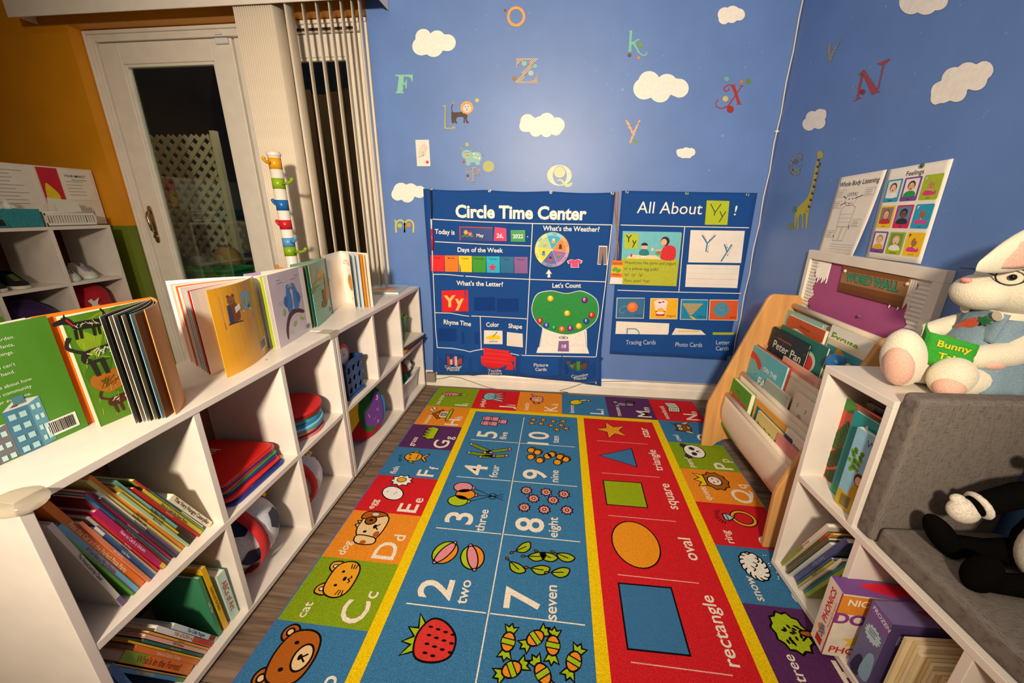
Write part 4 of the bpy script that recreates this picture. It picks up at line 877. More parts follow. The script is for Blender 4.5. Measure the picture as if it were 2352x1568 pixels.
# --- mesh bags with soft sports balls in the lower cubes
NET = mat('#2a63b0', .7, 'fabric', .2); REDW = mat('#d0282c', .65, 'fabric', .2); NAVY = mat('#1f2c52', .7, 'fabric', .2); YELW = mat('#e8c020', .65, 'fabric', .2)
def netball(label, c, r, kind):
    c = V(c); t = thing('soft_toy_ball_bag', label, 'toy', (c.x, c.y, c.z-r))
    m = MB(mat('#dfe2ea', .8, 'fabric', .2, scale=260)); m.ball(c, (r*.93, r*.93, r*.93), 28, 18); b = obj('ball', m, t)
    if kind == 'soccer':
        ph = (1+5**.5)/2; vs = []
        for s1 in (-1, 1):
            for s2 in (-1, 1): vs += [V((0, s1, s2*ph)), V((s1, s2*ph, 0)), V((s2*ph, 0, s1))]
        for k, d in enumerate(vs):
            d.normalize(); d.rotate(Matrix.Rotation(.5, 3, 'Z')); d.rotate(Matrix.Rotation(.35, 3, 'Y'))
            u = d.orthogonal().normalized(); w_ = d.cross(u); m = MB(NAVY)
            ring = [(d*math.cos(.34)+(u*math.cos(q*2*PI/5)+w_*math.sin(q*2*PI/5))*math.sin(.34)) for q in range(5)]
            m.add([c+d*r*.945]+[c+p*r*.945 for p in ring]+[c+(ring[q]+ring[(q+1) % 5]).normalized()*r*.945 for q in range(5)], [(0, 1+q, 6+q) for q in range(5)]+[(0, 6+q, 1+(q+1) % 5) for q in range(5)], True); obj('patch', m, b)
    else:
        m = MB(mat('#8a2a44', .7))
        for k in range(26):
            q = 2*PI*k/26; d = V((.55+.35*math.cos(2*q), .75*math.cos(q), .75*math.sin(q))).normalized(); e = V((.55+.35*math.cos(2*q)+.06, .75*math.cos(q)+.05, .75*math.sin(q))).normalized()
            m.tube([c+d*r*.945, c+(d+e).normalized()*r*.95, c+e*r*.945], .0016, 5)
        obj('stitching', m, b)
    # netting hood round the back and top, frilled edge, red panels and strap
    m = MB(NET); n = 30
    def hood(u, v):
        a_ = u*2*PI; k = .25+v*1.35; fr = 1+.05*v*math.sin(9*a_)
        d = V((-math.cos(k), math.sin(k)*math.cos(a_), math.sin(k)*math.sin(a_))); p = c+d*r*1.0*fr
        p.z = max(p.z, c.z-r+.001); return p
    m.grid(hood, n, 10); obj('net_hood', m, t, solid=.002)
    m = MB(REDW)
    def panel(u, v):
        a_ = .1+u*1.1; k = .75+v*.85; d = V((-math.cos(k), math.sin(k)*math.cos(a_), math.sin(k)*math.sin(a_))); return c+d*r*1.035
    m.grid(panel, 8, 8); obj('red_panel', m, t, solid=.002)
    m = MB(YELW); m.tube([c+V((.05*r+.12*r*math.cos(k*.9), r*1.0*math.cos(.5+k*.21), r*1.0*math.sin(.5+k*.21))) for k in range(11)], .006, 6); obj('yellow_trim', m, t)
    m = MB(REDW); off = V((0, -.30*r, 0))
    st = [(math.cos(q), math.sin(q)) for q in [1.9-.29*k for k in range(12)]]
    vs = []
    for cq, sq in st:
        for sgn in (-1, 1): vs.append(c+off+V((cq*r*.985, sgn*.15*r, sq*r*.985)))
    vs = [V((p.x, p.y, max(p.z, c.z-r+.0015))) for p in vs]
    m.add(vs, [(2*k, 2*k+1, 2*k+3, 2*k+2) for k in range(len(st)-1)], True); obj('strap', m, t, solid=.003)
    return t
netball('soccer ball in a blue net bag with red strap, in a lower cube', (-.955, -1.335, .0285+.109), .108, 'soccer')
netball('baseball in a blue net bag with red strap, behind the soccer ball', (-.958, -1.085, .0285+.098), .097, 'base')

# --- far bookcase: basket, clock, felt disc, bin ...
t = thing('perforated_basket', 'dark blue plastic basket with round holes in the far bookcase', 'basket', (-.945, -.775, .3088))
BLP = mat('#1f4a80', .4, 'plain', .5); x0, x1, y0, y1, zb, zt = -1.05, -.862, -.835, -.715, .3088, .462
m = MB(BLP); m.box(x0, x1, y0, y1, zb, zb+.004); m.box(x0-.004, x1+.006, y0-.006, y1+.006, zb, zb+.012); obj('base', m, t, bevel=.002)
def holed(name, O, U, W, N, w, h, nx, nz, r):
    m = MB(BLP); O, U, W, N = V(O), V(U), V(W), V(N); cw, ch = w/nx, h/nz; s = 16
    for i in range(nx):
        for j in range(nz):
            cx, cz = cw*(i+.5), ch*(j+.5); hole = [(cx+r*math.cos(2*PI*q/s), cz+r*math.sin(2*PI*q/s)) for q in range(s)]
            def sq(an):
                k = 1/max(abs(math.cos(an)), abs(math.sin(an))); return (cx+cw/2*k*math.cos(an), cz+ch/2*k*math.sin(an))
            rim = [sq(2*PI*q/s) for q in range(s)]
            f = lambda p, d: O+U*p[0]+W*p[1]+N*d
            vs = [f(p, 0) for p in hole]+[f(p, 0) for p in rim]+[f(p, .004) for p in hole]+[f(p, .004) for p in rim]
            fs = []
            for q in range(s):
                e_ = (q+1) % s; fs += [(q, e_, s+e_, s+q), (2*s+q, 3*s+q, 3*s+e_, 2*s+e_), (q, 2*s+q, 2*s+e_, e_)]
            m.add(vs, fs)
    return obj(name, m, t)
holed('side_wall', (x1, y0, zb+.012), (0, 1, 0), (0, 0, 1), (-1, 0, 0), y1-y0, zt-zb-.03, 3, 3, .0125); holed('side_wall', (x0, y0, zb+.012), (0, 1, 0), (0, 0, 1), (1, 0, 0), y1-y0, zt-zb-.03, 3, 3, .0125)
holed('side_wall', (x0, y0, zb+.012), (1, 0, 0), (0, 0, 1), (0, 1, 0), x1-x0, zt-zb-.03, 4, 3, .0125); holed('side_wall', (x0, y1, zb+.012), (1, 0, 0), (0, 0, 1), (0, -1, 0), x1-x0, zt-zb-.03, 4, 3, .0125)
m = MB(BLP)
for b in ((x0-.006, x1+.008, y0-.008, y0+.004), (x0-.006, x1+.008, y1-.004, y1+.008), (x0-.006, x0+.004, y0+.004, y1-.004), (x1-.004, x1+.008, y0+.004, y1-.004)): m.box(b[0], b[1], b[2], b[3], zt-.018, zt)
obj('rim', m, t, bevel=.002)
for k in range(7):
    px, py = x0+.03+.022*k, y0+.03+.05*((k*37) % 10)/10; m = MB(mat(('#e8a03a', '#3fa85c', '#e8d03a', '#3fa85c', '#d0303a', '#8ac83a', '#e8a03a')[k], .5)); m.ball((px, py, zb+.03+.012*(k % 3)), (.018, .016, .024), 10, 8)
    obj('toy_piece', m, None, ('orange', 'green', 'yellow', 'jade', 'red', 'lime', 'amber')[k]+' toy piece seen through the holes of the blue basket', 'toy', 'toy pieces in the blue basket')
t = thing('toy_clock', 'red round toy clock standing in the blue basket', 'clock', (-.905, -.812, .44))
Mx = Matrix.Translation(V((-.890, -.812, .482))) @ Matrix.Rotation(PI/2, 4, 'Y')
m = MB(mat('#d8231f', .4)); m.cyl(.05, -.018, .012, 26, Mx); obj('case', m, t, bevel=.004)
m = MB(mat('#e9e2d8', .4)); m.cyl(.036, .012, .0135, 26, Mx); d = obj('dial', m, t)
a = Art(); 
for k in range(12): an = 2*PI*k/12; a.top(); a.text(str((k or 12)), .029*math.sin(an), .029*math.cos(an)-.003, .007, K)
a.stroke([(0, 0), (.012, .012)], .0025, '#2a5a9c'); a.stroke([(0, 0), (-.004, .024)], .002, '#2a5a9c')
a.build('dial_print', frame((-.8763, -.812, .482), (0, 1, 0), (0, 0, 1), (1, 0, 0)), d)
# string of dark red beads hanging, blue scissors handle
m = MB(mat('#8a1f24', .5)); random.seed(5); c = V((-.93, -.585, .53))
for k in range(6): m.ball(c+V((.006*math.sin(k*2.2), .004*math.cos(k*3), -.013*k)), .006, 8, 6)
m.tube([c+V((.004*math.sin(k), .012*math.cos(k*1.1), .004+.010*math.sin(k*.9))) for k in range(8)], .002, 6); m.tube([c+V((0, 0, -.065)), c+V((.002, .002, -.12)), c+V((0, .004, -.2))], .003, 6)
obj('bead_string', m, None, 'dark red bead string hanging in the middle top cube of the far bookcase', 'beads')
m = MB(mat('#2a6ab4', .4)); m.tube([V((-.985, -.580+.022*math.cos(k*2*PI/14), .575+.019*math.sin(k*2*PI/14))) for k in range(14)], .004, 8, True); m.box(-.988, -.982, -.583, -.577, .44, .556)
obj('wand_toy', m, None, 'blue ring-topped toy wand behind the red bead string', 'toy')
# green mesh cup
t = thing('mesh_cup', 'green plastic mesh cup full of small toys in the far top cube', 'cup', (-.905, -.235, .325))
GP = mat('#3fae4c', .4, 'plain', .5); c = V((-.900, -.235, .3585)); m = MB(GP)
for k in range(22):
    for sg in (-1, 1):
        pts = []
        for j in range(7): v = j/6; an = 2*PI*k/22+sg*v*1.1; r = .030+.020*v; pts.append(c+V((r*math.cos(an), r*math.sin(an), .004+v*.125)))
        m.tube(pts, .0011, 4)
obj('mesh_wall', m, t); m = MB(GP); m.tube([c+V((.051*math.cos(k*2*PI/24), .051*math.sin(k*2*PI/24), .131)) for k in range(24)], .0028, 8, True); obj('rim', m, t); m = MB(GP); m.cyl(.030, 0, .004, 20, Matrix.Translation(c)); obj('base', m, t)
for k, (dx, dy, dz, cl, nm) in enumerate(((.0, -.01, .132, '#3a8a94', 'teal'), (.014, .012, .138, '#b4d83a', 'lime'), (-.01, .014, .12, '#2f7a3c', 'dark green'), (.012, -.012, .108, '#d8a0a0', 'pink'), (.0, .006, .07, '#d8c83a', 'yellow'), (.004, .0, .035, '#8ac83a', 'olive'))):
    m = MB(mat(cl, .5)); m.ball(c+V((dx, dy, dz)), (.017, .016, .018), 12, 8); obj('plastic_toy', m, None, nm+' toy poking out of the green mesh cup' if k < 4 else nm+' toy low in the green mesh cup', 'toy', 'toys in the green mesh cup')
m = MB(mat('#f2f0ea', .1, 'clear', trans=.92)); m.add([c+V(p) for p in ((-.02, -.02, .12), (.03, -.02, .135), (.032, .03, .165), (-.02, .03, .16), (.01, 0, .175))], [(0, 1, 4), (1, 2, 4), (2, 3, 4), (3, 0, 4)]); obj('plastic_bag', m, None, 'clear plastic bag crumpled in the top of the green mesh cup', 'bag', solid=.001)
# pads and folders under the cup
def slab(name, label, cat, pts, z0, z1, cl, tilt=0, group=None, rough=.5):
    m = MB(mat(cl, rough)); vs = [(p[0], p[1], z0+tilt*(p[0]+.9)) for p in pts]+[(p[0], p[1], z1+tilt*(p[0]+.9)) for p in pts]; n = len(pts)
    m.add(vs, [tuple(range(n-1, -1, -1)), tuple(range(n, 2*n))]+[(i, (i+1) % n, n+(i+1) % n, n+i) for i in range(n)]); return obj(name, m, None, label, cat, group)
for k, (cl, nm, z0, dx) in enumerate((('#3a8fb4', 'turquoise', .309, 0), ('#e8692c', 'orange', .3165, .012), ('#efc41c', 'yellow', .324, .008), ('#6a7a8a', 'grey', .3315, -.01), ('#1e1e22', 'black', .339, .03))):
    slab('folder', nm+' folder in the pile under the green mesh cup', 'folder', [(-1.06, -.325), (-.845+dx, -.322), (-.832+dx, -.10), (-1.06, -.085)], z0, z0+.0065, cl, 0, 'folders under the mesh cup')
slab('drawing_pad', 'white drawing pad right under the green mesh cup', 'pad', [(-1.06, -.325), (-.842, -.322), (-.812, -.085), (-1.05, -.08)], .3468, .358, '#e6dccb')
# felt disc with purple boot
t = thing('felt_play_disc', 'large round felt disc with coloured segments and a purple boot shape', 'toy', (-.93, -.70, .0285))
Rd = .128; cc = V((-.915, -.665, .0300+Rd)); ax = V((.93, -.37, .08)).normalized(); uu = V((.37, .93, 0)).normalized(); ww = ax.cross(uu); uu = ww.cross(ax)
def disc_pt(u, v, z): return cc+uu*u+ww*v+ax*(z+.0125)
m = MB(mat('#3a6ab0', .9, 'fabric', .1)); Md = Matrix(((uu.x, ww.x, ax.x, cc.x), (uu.y, ww.y, ax.y, cc.y), (uu.z, ww.z, ax.z, cc.z), (0, 0, 0, 1))); m.cyl(Rd, -.012, .012, 40, Md); obj('cushion', m, t, bevel=.004)
for k, (cl, a0, a1) in enumerate((('#e86a22', 55, 110), ('#efc41c', 110, 215), ('#a80f1c', 215, 320), ('#2f7ac0', -40, 20), ('#1f6a28', 20, 55))):
    m = MB(mat(cl, .9, 'fabric', .1)); p = [(0, 0)]+ellipse(0, 0, Rd*.97, Rd*.97, 14, 0, math.radians(a0), math.radians(a1)); m.prism(p, .0122, .0135, Md); obj('felt_segment', m, t)
m = MB(mat('#23682a', .9, 'fabric', .1)); m.prism(ellipse(.03, 0, .06, .1, 26, -.1), .0136, .0155, Md); obj('green_oval', m, t)
m = MB(mat('#6a3a8a', .9, 'fabric', .1)); m.prism(smooth([(.012, -.07), (.075, -.085), (.1, -.03), (.098, .045), (.08, .075), (.058, .07), (.04, .02), (.005, .0), (-.008, -.04)], 5), .0157, .021, Md); p = obj('purple_boot', m, t)
a = Art(); a.text('I', .02, -.03, .02, '#d8a8c0', .2); a.text('V', .07, -.02, .018, '#b890b8', 0); a.text('H', .045, -.055, .018, '#8a5aa0', 0); a.text('P', .06, -.075, .016, '#d8b0c8', -.2); a.text('3', .075, .035, .022, '#e8d0dc', -.2); a.build('stitched_letters', lambda u, v, z: disc_pt(u, v, z+.0088), p)
# white bin with owl puppet and cloths
t = thing('storage_bin', 'white translucent bin with an owl puppet in the far lower cube', 'bin', (-.95, -.22, .0285))
BN = mat('#e6e6e2', .25, 'clear', trans=.35); m = MB(BN); x0, x1, y0, y1, zb, zt = -1.07, -.858, -.345, -.085, .0288, .142
def bin_(z, e): return [(x0-e, y0-e, z), (x1+e*.8, y0-e, z), (x1+e*.8, y1+e, z), (x0-e, y1+e, z)]
o4 = bin_(zb, -.016)+bin_(zt, 0)+bin_(zt, -.004)+bin_(zb+.003, -.019)
m.add(o4, [(3, 2, 1, 0)]+[(i, (i+1) % 4, 4+(i+1) % 4, 4+i) for i in range(4)]+[(4+i, 4+(i+1) % 4, 8+(i+1) % 4, 8+i) for i in range(4)]+[(8+i, 8+(i+1) % 4, 12+(i+1) % 4, 12+i) for i in range(4)]+[(12, 13, 14, 15)]); obj('tub', m, t, bevel=.003)
m = MB(mat('#efece6', .3)); m.tube([(x0, y0, zt), (x1+.002, y0, zt), (x1+.008, (y0+y1)/2, zt-.004), (x1+.002, y1, zt), (x0, y1, zt)], .006, 8, True); obj('rim', m, t)
t = thing('owl_puppet', 'brown checked owl puppet with white face lying in the white bin', 'puppet', (-.93, -.19, .13))
m = MB(mat('#7a452a', .9, 'fabric', .1, scale=90)); m.ball((-.935, -.185, .172), (.05, .07, .045), 18, 12); obj('body', m, t)
m = MB(mat('#e9e4da', .9, 'fabric', .1)); m.ball((-.905, -.150, .178), (.032, .040, .034), 16, 10); f = obj('face', m, t)
m = MB(mat('#141414', .3)); m.ball((-.880, -.136, .19), (.009, .012, .014), 10, 8); obj('eye', m, f); m = MB(mat('#141414', .3)); m.ball((-.878, -.158, .176), (.007, .007, .006), 8, 6); obj('beak', m, f)
m = MB(mat('#6a3a22', .9, 'fabric', .1)); m.ball((-.95, -.262, .193), (.022, .018, .034), 12, 8); m.ball((-.935, -.118, .188), (.02, .015, .02), 12, 8); obj('ear_tuft', m, t)
for (lb, cl, cx, cy, cz, r) in (('teal cloth bundled in the white bin under the owl', '#1f8a80', -.9, -.215, .10, (.034, .05, .05)), ('plum cloth tucked in the near side of the white bin', '#5a1f4a', -.95, -.29, .12, (.05, .034, .045))):
    m = MB(mat(cl, .8, 'fabric', .2)); m.ball((cx, cy, cz), r, 18, 12)
    for i, p in enumerate(m.v): p += (p-V((cx, cy, cz)))*.13*math.sin(70*p.x+55*p.z+90*p.y)
    obj('cloth', m, None, lb, 'cloth', 'cloths in the bin')
# ================================================================== POCKET CHARTS ON THE BLUE WALL
NAV = mat('#124a94', .75, 'fabric', .2, scale=700, bump=.2)
GROM = mat('#c9c4b8', .25, 'metal')
CLEAR = mat('#dfe6ee', .12, 'pane', gloss=.6)
def hill(x, c, w): return math.exp(-((x-c)/w)**2)
class Chart:
    def __init__(s, name, label, ox, oy, sc_, depth, x0, x1, z0, z1, edge):
        s.ox, s.oy, s.s, s.D, s.edge = ox, oy, sc_, depth, edge
        s.t = thing(name, label, 'pocket chart', ((x0+x1)/2, 0, z0)); s.b = (x0, x1, z0, z1)
    def px(s, cx, cy): return s.ox+cx/s.s, s.oy+cy/s.s
    def w(s, cx, cy, y=-.010):
        p = atY(*s.px(cx, cy), y)
        q = atY(*s.px(cx, cy), s.D(p.x, p.z)); return (q.x, q.z)
    def map(s, lift=.0012): return lambda u, v, z: V((u, s.D(u, v)-lift-z, v))
    def line(s, a, pts, wd, col='#e9e4dc'):
        ps = [s.w(*p) for p in pts]; out = []
        for i in range(len(ps)-1):
            n = max(1, int(math.dist(ps[i], ps[i+1])/.03))
            out += [tuple(ps[i][j]+(ps[i+1][j]-ps[i][j])*k/n for j in (0, 1)) for k in range(n)]
        out.append(ps[-1]); a.stroke(out, wd, col)
    def txt(s, a, t, x0, x1, yb, yt, col='#f4f0e6', bold=.02, tilt=None, shear=0):
        """text fitted between crop columns x0..x1 on the baseline yb (left, right)"""
        yl, yr = yb if isinstance(yb, tuple) else (yb, yb)
        p, q = s.w(x0, yl), s.w(x1, yr); r = s.w(x0, yl-yt); an = math.atan2(q[1]-p[1], q[0]-p[0])
        a.text(t, p[0], p[1], r[1]-p[1], col, an, 'l', bold, shear, math.dist(p, q))
    def card(s, name, label, cat, quad, col, art=None, th=.0015, off=.003, group=None, rough=.35):
        """quad: crop corners TL TR BR BL"""
        P4 = [s.w(*p) for p in quad]; c = (sum(p[0] for p in P4)/4, sum(p[1] for p in P4)/4); y = s.D(*c)-off
        t = thing(name, label, cat, (c[0], y, min(p[1] for p in P4)), group=group)
        m = MB(mat(col, rough, 'plain', .5)); m.prism(P4, 0, th, Matrix(((1, 0, 0, 0), (0, 0, -1, y), (0, 1, 0, 0), (0, 0, 0, 1)))); obj('card', m, t)
        if art:
            a = Art(); U = V((P4[2][0]-P4[3][0], 0, P4[2][1]-P4[3][1])); W_ = V((P4[0][0]-P4[3][0], 0, P4[0][1]-P4[3][1]))
            art(a, U.length, W_.length); a.build('card_print', frame((P4[3][0], y-th-.0002, P4[3][1]), U.normalized(), W_.normalized(), (0, -1, 0)), t)
        return t
    def cloth(s, nu=44, nv=48):
        x0, x1, z0, z1 = s.b; m = MB(NAV)
        def f(u, v):
            xl, xr, zb, zt = s.edge(u, v); x = xl+(xr-xl)*u; z = zb+(zt-zb)*v; return V((x, s.D(x, z), z))
        m.grid(f, nu, nv); o = obj('cloth', m, s.t, solid=.0014); o.modifiers['thick'].offset = -1
        return o
    def grommet(s, cx, cy, mc=None):
        x, z = s.w(cx, cy); m = MB(GROM); y = s.D(x, z)
        m.lathe([(.0045, .0), (.0085, .0), (.0085, .0015), (.006, .0028), (.0045, .0015)], 16, Matrix.Translation(V((x, y-.0015, z))) @ Matrix.Rotation(PI/2, 4, 'X'), caps=False); g = obj('grommet', m, s.t)
        m = MB(mat(mc or '#9a948c', .3)); m.ball((x, y-.002, z), (.0042, .003, .0042), 10, 6); obj('pin_head', m, g)

# ---------------------------------------------------------------- chart 1
def D1(x, z):
    fold = .010*hill(x+.012*math.sin(9*z), -.63-.10*(z-1.0), .022)*min(1, max(0, (1.0-z)*2.2))
    pk = max(0, (.27-z))/.27
    return -.006-.0035*math.sin(7*x+1)*(.4+.6*(1.1-z))-fold-.020*min(1, pk*1.8)*(.75+.25*math.cos(13*x+2))
def E1(u, v):
    sag = .012*math.sin(3*PI*u)*0
    zt = 1.124-.018*u-.006*abs(math.sin(3*PI*u)); zb = .074-.012*u+.02*math.sin(PI*u)+.012*math.sin(5*u+1)*0
    k = 1-v; return (-.783+.006*math.sin(5*v)-.012*k*k, .197-.006*k+.016*max(0, k-.8)*5, zb-.006*(1 if u > .9 else 0), zt)
c1 = Chart('pocket_chart', 'big navy blue fabric pocket chart for circle time, left of the two wall charts', 960, 410, 3.2, D1, -.783, .2, .07, 1.12, E1)
c1.cloth()
a = Art(.00002); LWD = .0045
for i, pts in enumerate((((105, 298), (470, 318), (840, 330), (1425, 340)), ((95, 295), (112, 700), (130, 1110), (142, 1240)), ((1425, 340), (1380, 760), (1310, 1310)), ((125, 463), (480, 482), (835, 495)), ((842, 330), (820, 745), (792, 1290)), ((110, 703), (190, 703), (480, 726), (820, 740), (1380, 758)), ((125, 985), (240, 988), (330, 1005), (800, 1030)), ((458, 1010), (465, 1255)), ((140, 1240), (250, 1246), (380, 1272), (510, 1248), (740, 1297), (1310, 1310)))):
    a.top(); c1.line(a, pts, LWD)
a.top(); c1.txt(a, 'Circle Time Center', 277, 1237, (283, 303), 92, '#f6f1e6', .035)
c1.txt(a, 'Today is', 125, 270, (405, 412), 36); c1.txt(a, 'Days of the Week', 292, 625, (538, 543), 34); c1.txt(a, 'What\'s the Letter?', 284, 626, (782, 793), 34)
c1.txt(a, 'Rhyme Time', 190, 390, (1068, 1083), 34); c1.txt(a, 'Color', 503, 597, 1088, 33); c1.txt(a, 'Shape', 665, 765, (1096, 1103), 33); c1.txt(a, 'What\'s the Weather?', 918, 1333, (381, 390), 36); c1.txt(a, 'Let\'s Count', 988, 1198, 801, 34)
a.ell(*c1.w(806, 427), .0028, .0028, '#f4f0e6', 0, 10)
q = [c1.w(*p) for p in ((938, 702), (962, 666), (986, 702), (970, 697), (973, 726), (952, 726), (955, 697))]; a.poly(q, '#f4f0e6')
# counting machine, printed
pr = lambda l: [c1.w(*p) for p in l]
a.top(); a.poly(pr([(915, 1095), (1240, 1110), (1243, 1235), (1258, 1285), (870, 1280), (882, 1240), (890, 1238)]), '#f0ebe2'); a.stroke(pr([(915, 1110), (895, 1245), (876, 1262)]), .0016, '#2a2a50'); a.stroke(pr([(1225, 1118), (1238, 1240), (1254, 1262)]), .0016, '#2a2a50')
a.ell(*c1.w(1070, 1168), .026, .008, '#2a2a50'); a.ell(*c1.w(1070, 1168), .021, .0055, '#f0ebe2'); a.ell(*c1.w(1070, 1168), .010, .003, '#2a2a50')
ov = smooth([(845, 1000), (842, 930), (880, 850), (980, 826), (1090, 846), (1200, 828), (1300, 880), (1325, 960), (1300, 1050), (1200, 1120), (1085, 1145), (950, 1110), (880, 1060)], 5)
a.poly(pr([(1085+(p[0]-1085)*1.018, 985+(p[1]-985)*1.03) for p in ov]), '#f0ebe2'); a.poly(pr(ov), '#1f8f3c'); a.ell(*c1.w(1090, 818), .02, .003, '#2a2a50')
o = a.build('printing', c1.map(), c1.t)
a = Art(.00003)
for t_, x0, x1, yb in (('Calendar', 205, 330, 1383), ('Pieces', 220, 312, 1402), ('Tactile', 520, 617, 1408), ('Letters', 522, 620, 1432), ('Picture', 852, 958, 1378), ('Cards', 863, 946, 1410), ('Counting', 1128, 1252, (1455, 1440)), ('Pieces', 1148, 1238, (1473, 1465))): c1.txt(a, t_, x0, x1, yb, 24, '#c9c2bc', .02)
# pockets along the bottom: bulging cloth panels
def pocket(x0c, x1c, sag, dep):
    A, B = c1.w(x0c, 1285), c1.w(x1c, 1300); zb = .105
    def f(u, v):
        x = A[0]+(B[0]-A[0])*u; zt = A[1]-.006-sag*math.sin(PI*u)**.8; z = zb-.012*math.sin(PI*u)+(zt-zb)*v
        return V((x, D1(x, z)-.002-dep*math.sin(PI*u)*(.35+.65*v), z))
    m = MB(NAV); m.grid(f, 16, 8); obj('pocket', m, c1.t, solid=.0012); return f
pkf = [pocket(145, 382, .05, .030), pocket(388, 738, .06, .034), pocket(744, 1050, .004, .004), pocket(1056, 1312, .066, .034)]
def pk_map(k):
    f = pkf[k]
    def g(u, v, z):
        x0 = f(0, 0).x; x1 = f(1, 0).x; uu_ = min(1, max(0, (u-x0)/(x1-x0))); zb_, zt_ = f(uu_, 0).z, f(uu_, 1).z; p = f(uu_, min(1, max(0, (v-zb_)/(zt_-zb_)))); return V((u, p.y-.0012-z, v))
    return g
for k, (lst) in enumerate(((('Calendar', 205, 330, 1383), ('Pieces', 220, 312, 1402)), (('Tactile', 520, 617, 1408), ('Letters', 522, 620, 1432)), (('Picture', 852, 958, 1378), ('Cards', 863, 946, 1410)), (('Counting', 1128, 1252, (1455, 1440)), ('Pieces', 1148, 1238, (1473, 1465))))):
    a = Art(.00003)
    for t_, x0, x1, yb in lst: a.top(); c1.txt(a, t_, x0, x1, yb, 24, '#cfc8c0', .02)
    a.build('pocket_lettering', pk_map(k), c1.t)
for k, (gx, gy) in enumerate(((98, 80), (528, 91), (977, 101), (1429, 108))): c1.grommet(gx, gy, ('#9a948c', '#9a948c', '#9a948c', '#2f9a7c')[k])
c1.grommet(137, 1428); c1.grommet(1308, 1500)
for (x0, y0, x1, y1) in ((415, 870, 568, 970), (580, 880, 740, 978), (148, 1100, 285, 1195), (322, 1125, 448, 1215)):
    P4 = [c1.w(x0, y0), c1.w(x1, y0), c1.w(x1, y1), c1.w(x0, y1)]; m = MB(mat('#e4e8f4', .12, 'pane', gloss=.5)); m.add([V((p[0], D1(*p)-.0022, p[1])) for p in P4], [(0, 1, 2, 3)]); obj('clear_pocket', m, c1.t)
# cards held by the chart
def f_may(a, w, h):
    a.rect(.0, .0, .004, h, '#d84a30'); a.rect(0, h-.004, w, h, '#d84a30')
    for cx, cy, c_ in ((.035, .6*h, '#f0a028'), (.058, .48*h, '#e8508c')):
        for k in range(6): a.ell(cx+.007*math.cos(k*PI/3), cy+.007*math.sin(k*PI/3), .0055, .0055, c_, 0, 10)
        a.ell(cx, cy, .004, .004, '#f4dc50', 0, 8)
    for k in range(5): a.ell(.018+.013*k, .32*h+.003*(k % 2), .009, .003, '#3a9a3c', .4*(-1)**k, 8)
    a.text('May', .112, .30*h, .017, '#f0ece4', 0, 'c', .02)
c1.card('calendar_card', 'navy month card with flowers reading May, in the date row', 'card', ((305, 352), (550, 362), (552, 462), (308, 455)), '#1c3f86', f_may)
c1.card('calendar_card', 'magenta day number card in the date row', 'card', ((566, 355), (650, 366), (653, 460), (557, 458)), '#d8246c', lambda a, w, h: a.text('26,', w*.46, h*.24, .023, '#f6dce4', 0, 'c', .03), .004)
c1.card('calendar_card', 'green year card in the date row', 'card', ((682, 378), (788, 378), (789, 465), (683, 464)), '#1f9a48', lambda a, w, h: a.text('2022', w*.5, h*.32, .020, '#f0f2e4', 0, 'c', .03))
for k, (dn, cl) in enumerate((('Sunday', '#e8262c'), ('Monday', '#f07f22'), ('Tuesday', '#f4d012'), ('Wednesday', '#3a9c2c'), ('Thursday', '#18b8d4'), ('Friday', '#106c9c'), ('Saturday', '#8a5a98'))):
    xa, xb = 95+102*k, 194+102*k
    t = c1.card('weekday_card', cl_n if False else ('red', 'orange', 'yellow', 'green', 'cyan', 'dark teal', 'mauve')[k]+' '+dn+' card in the weekday row of the wall chart', 'card', ((xa, 562+2*k), (xb, 563+2*k), (xb+1, 682+2.4*k), (xa+4, 680+2.4*k)), cl, lambda a, w, h, d=dn: a.text(d, w*.5, h*.80, .0085, '#3a1a1a', 0, 'c', .012), .0015, .004, 'weekday cards')
x, z = c1.w(549, 652); m = MB(mat('#e01860', .5)); m.prism([(x+(.024 if i % 2 == 0 else .011)*math.sin(PI*i/5), z+(.024 if i % 2 == 0 else .011)*math.cos(PI*i/5)) for i in range(10)], 0, .0015, Matrix(((1, 0, 0, 0), (0, 0, -1, D1(x, z)-.006), (0, 1, 0, 0), (0, 0, 0, 1))))
obj('star_marker', m, None, 'hot pink star stuck on the cyan weekday card', 'star')
def f_yy(a, w, h): a.text('Y', w*.30, h*.25, h*.52, '#f2c264', 0, 'c', .04); a.text('y', w*.66, h*.25, h*.52, '#f2c264', 0, 'c', .04)
c1.card('letter_card', 'red tactile letter card with tan Y and y', 'card', ((176, 822), (368, 818), (371, 975), (179, 979)), '#e0242c', f_yy, .003, .004)
def f_yel(a, w, h): a.poly(smooth([(w*.12, h*.38), (w*.8, h*.36), (w*.84, h*.6), (w*.5, h*.66), (w*.2, h*.56)], 4), '#f2cc1c'); a.stroke([(w*.48, h*.55), (w*.7, h*.9)], .005, '#4a8a4c'); a.text('yellow', w*.5, h*.14, h*.16, K, 0, 'c', .0)
c1.card('colour_card', 'white card with a yellow paint splash under the word Color', 'card', ((487, 1113), (622, 1116), (623, 1215), (485, 1213)), '#efe6da', f_yel)
c1.card('shape_card', 'blank white card under the word Shape', 'card', ((655, 1125), (770, 1138), (772, 1238), (653, 1225)), '#e9e0d4', None, .003)
c1.card('number_card', 'mauve number card on the base of the gumball picture', 'card', ((1035, 1192), (1108, 1190), (1110, 1270), (1027, 1268)), '#8c64a0', lambda a, w, h: a.text('18', w*.5, h*.35, .022, '#f0e8f0', 0, 'c', .02))
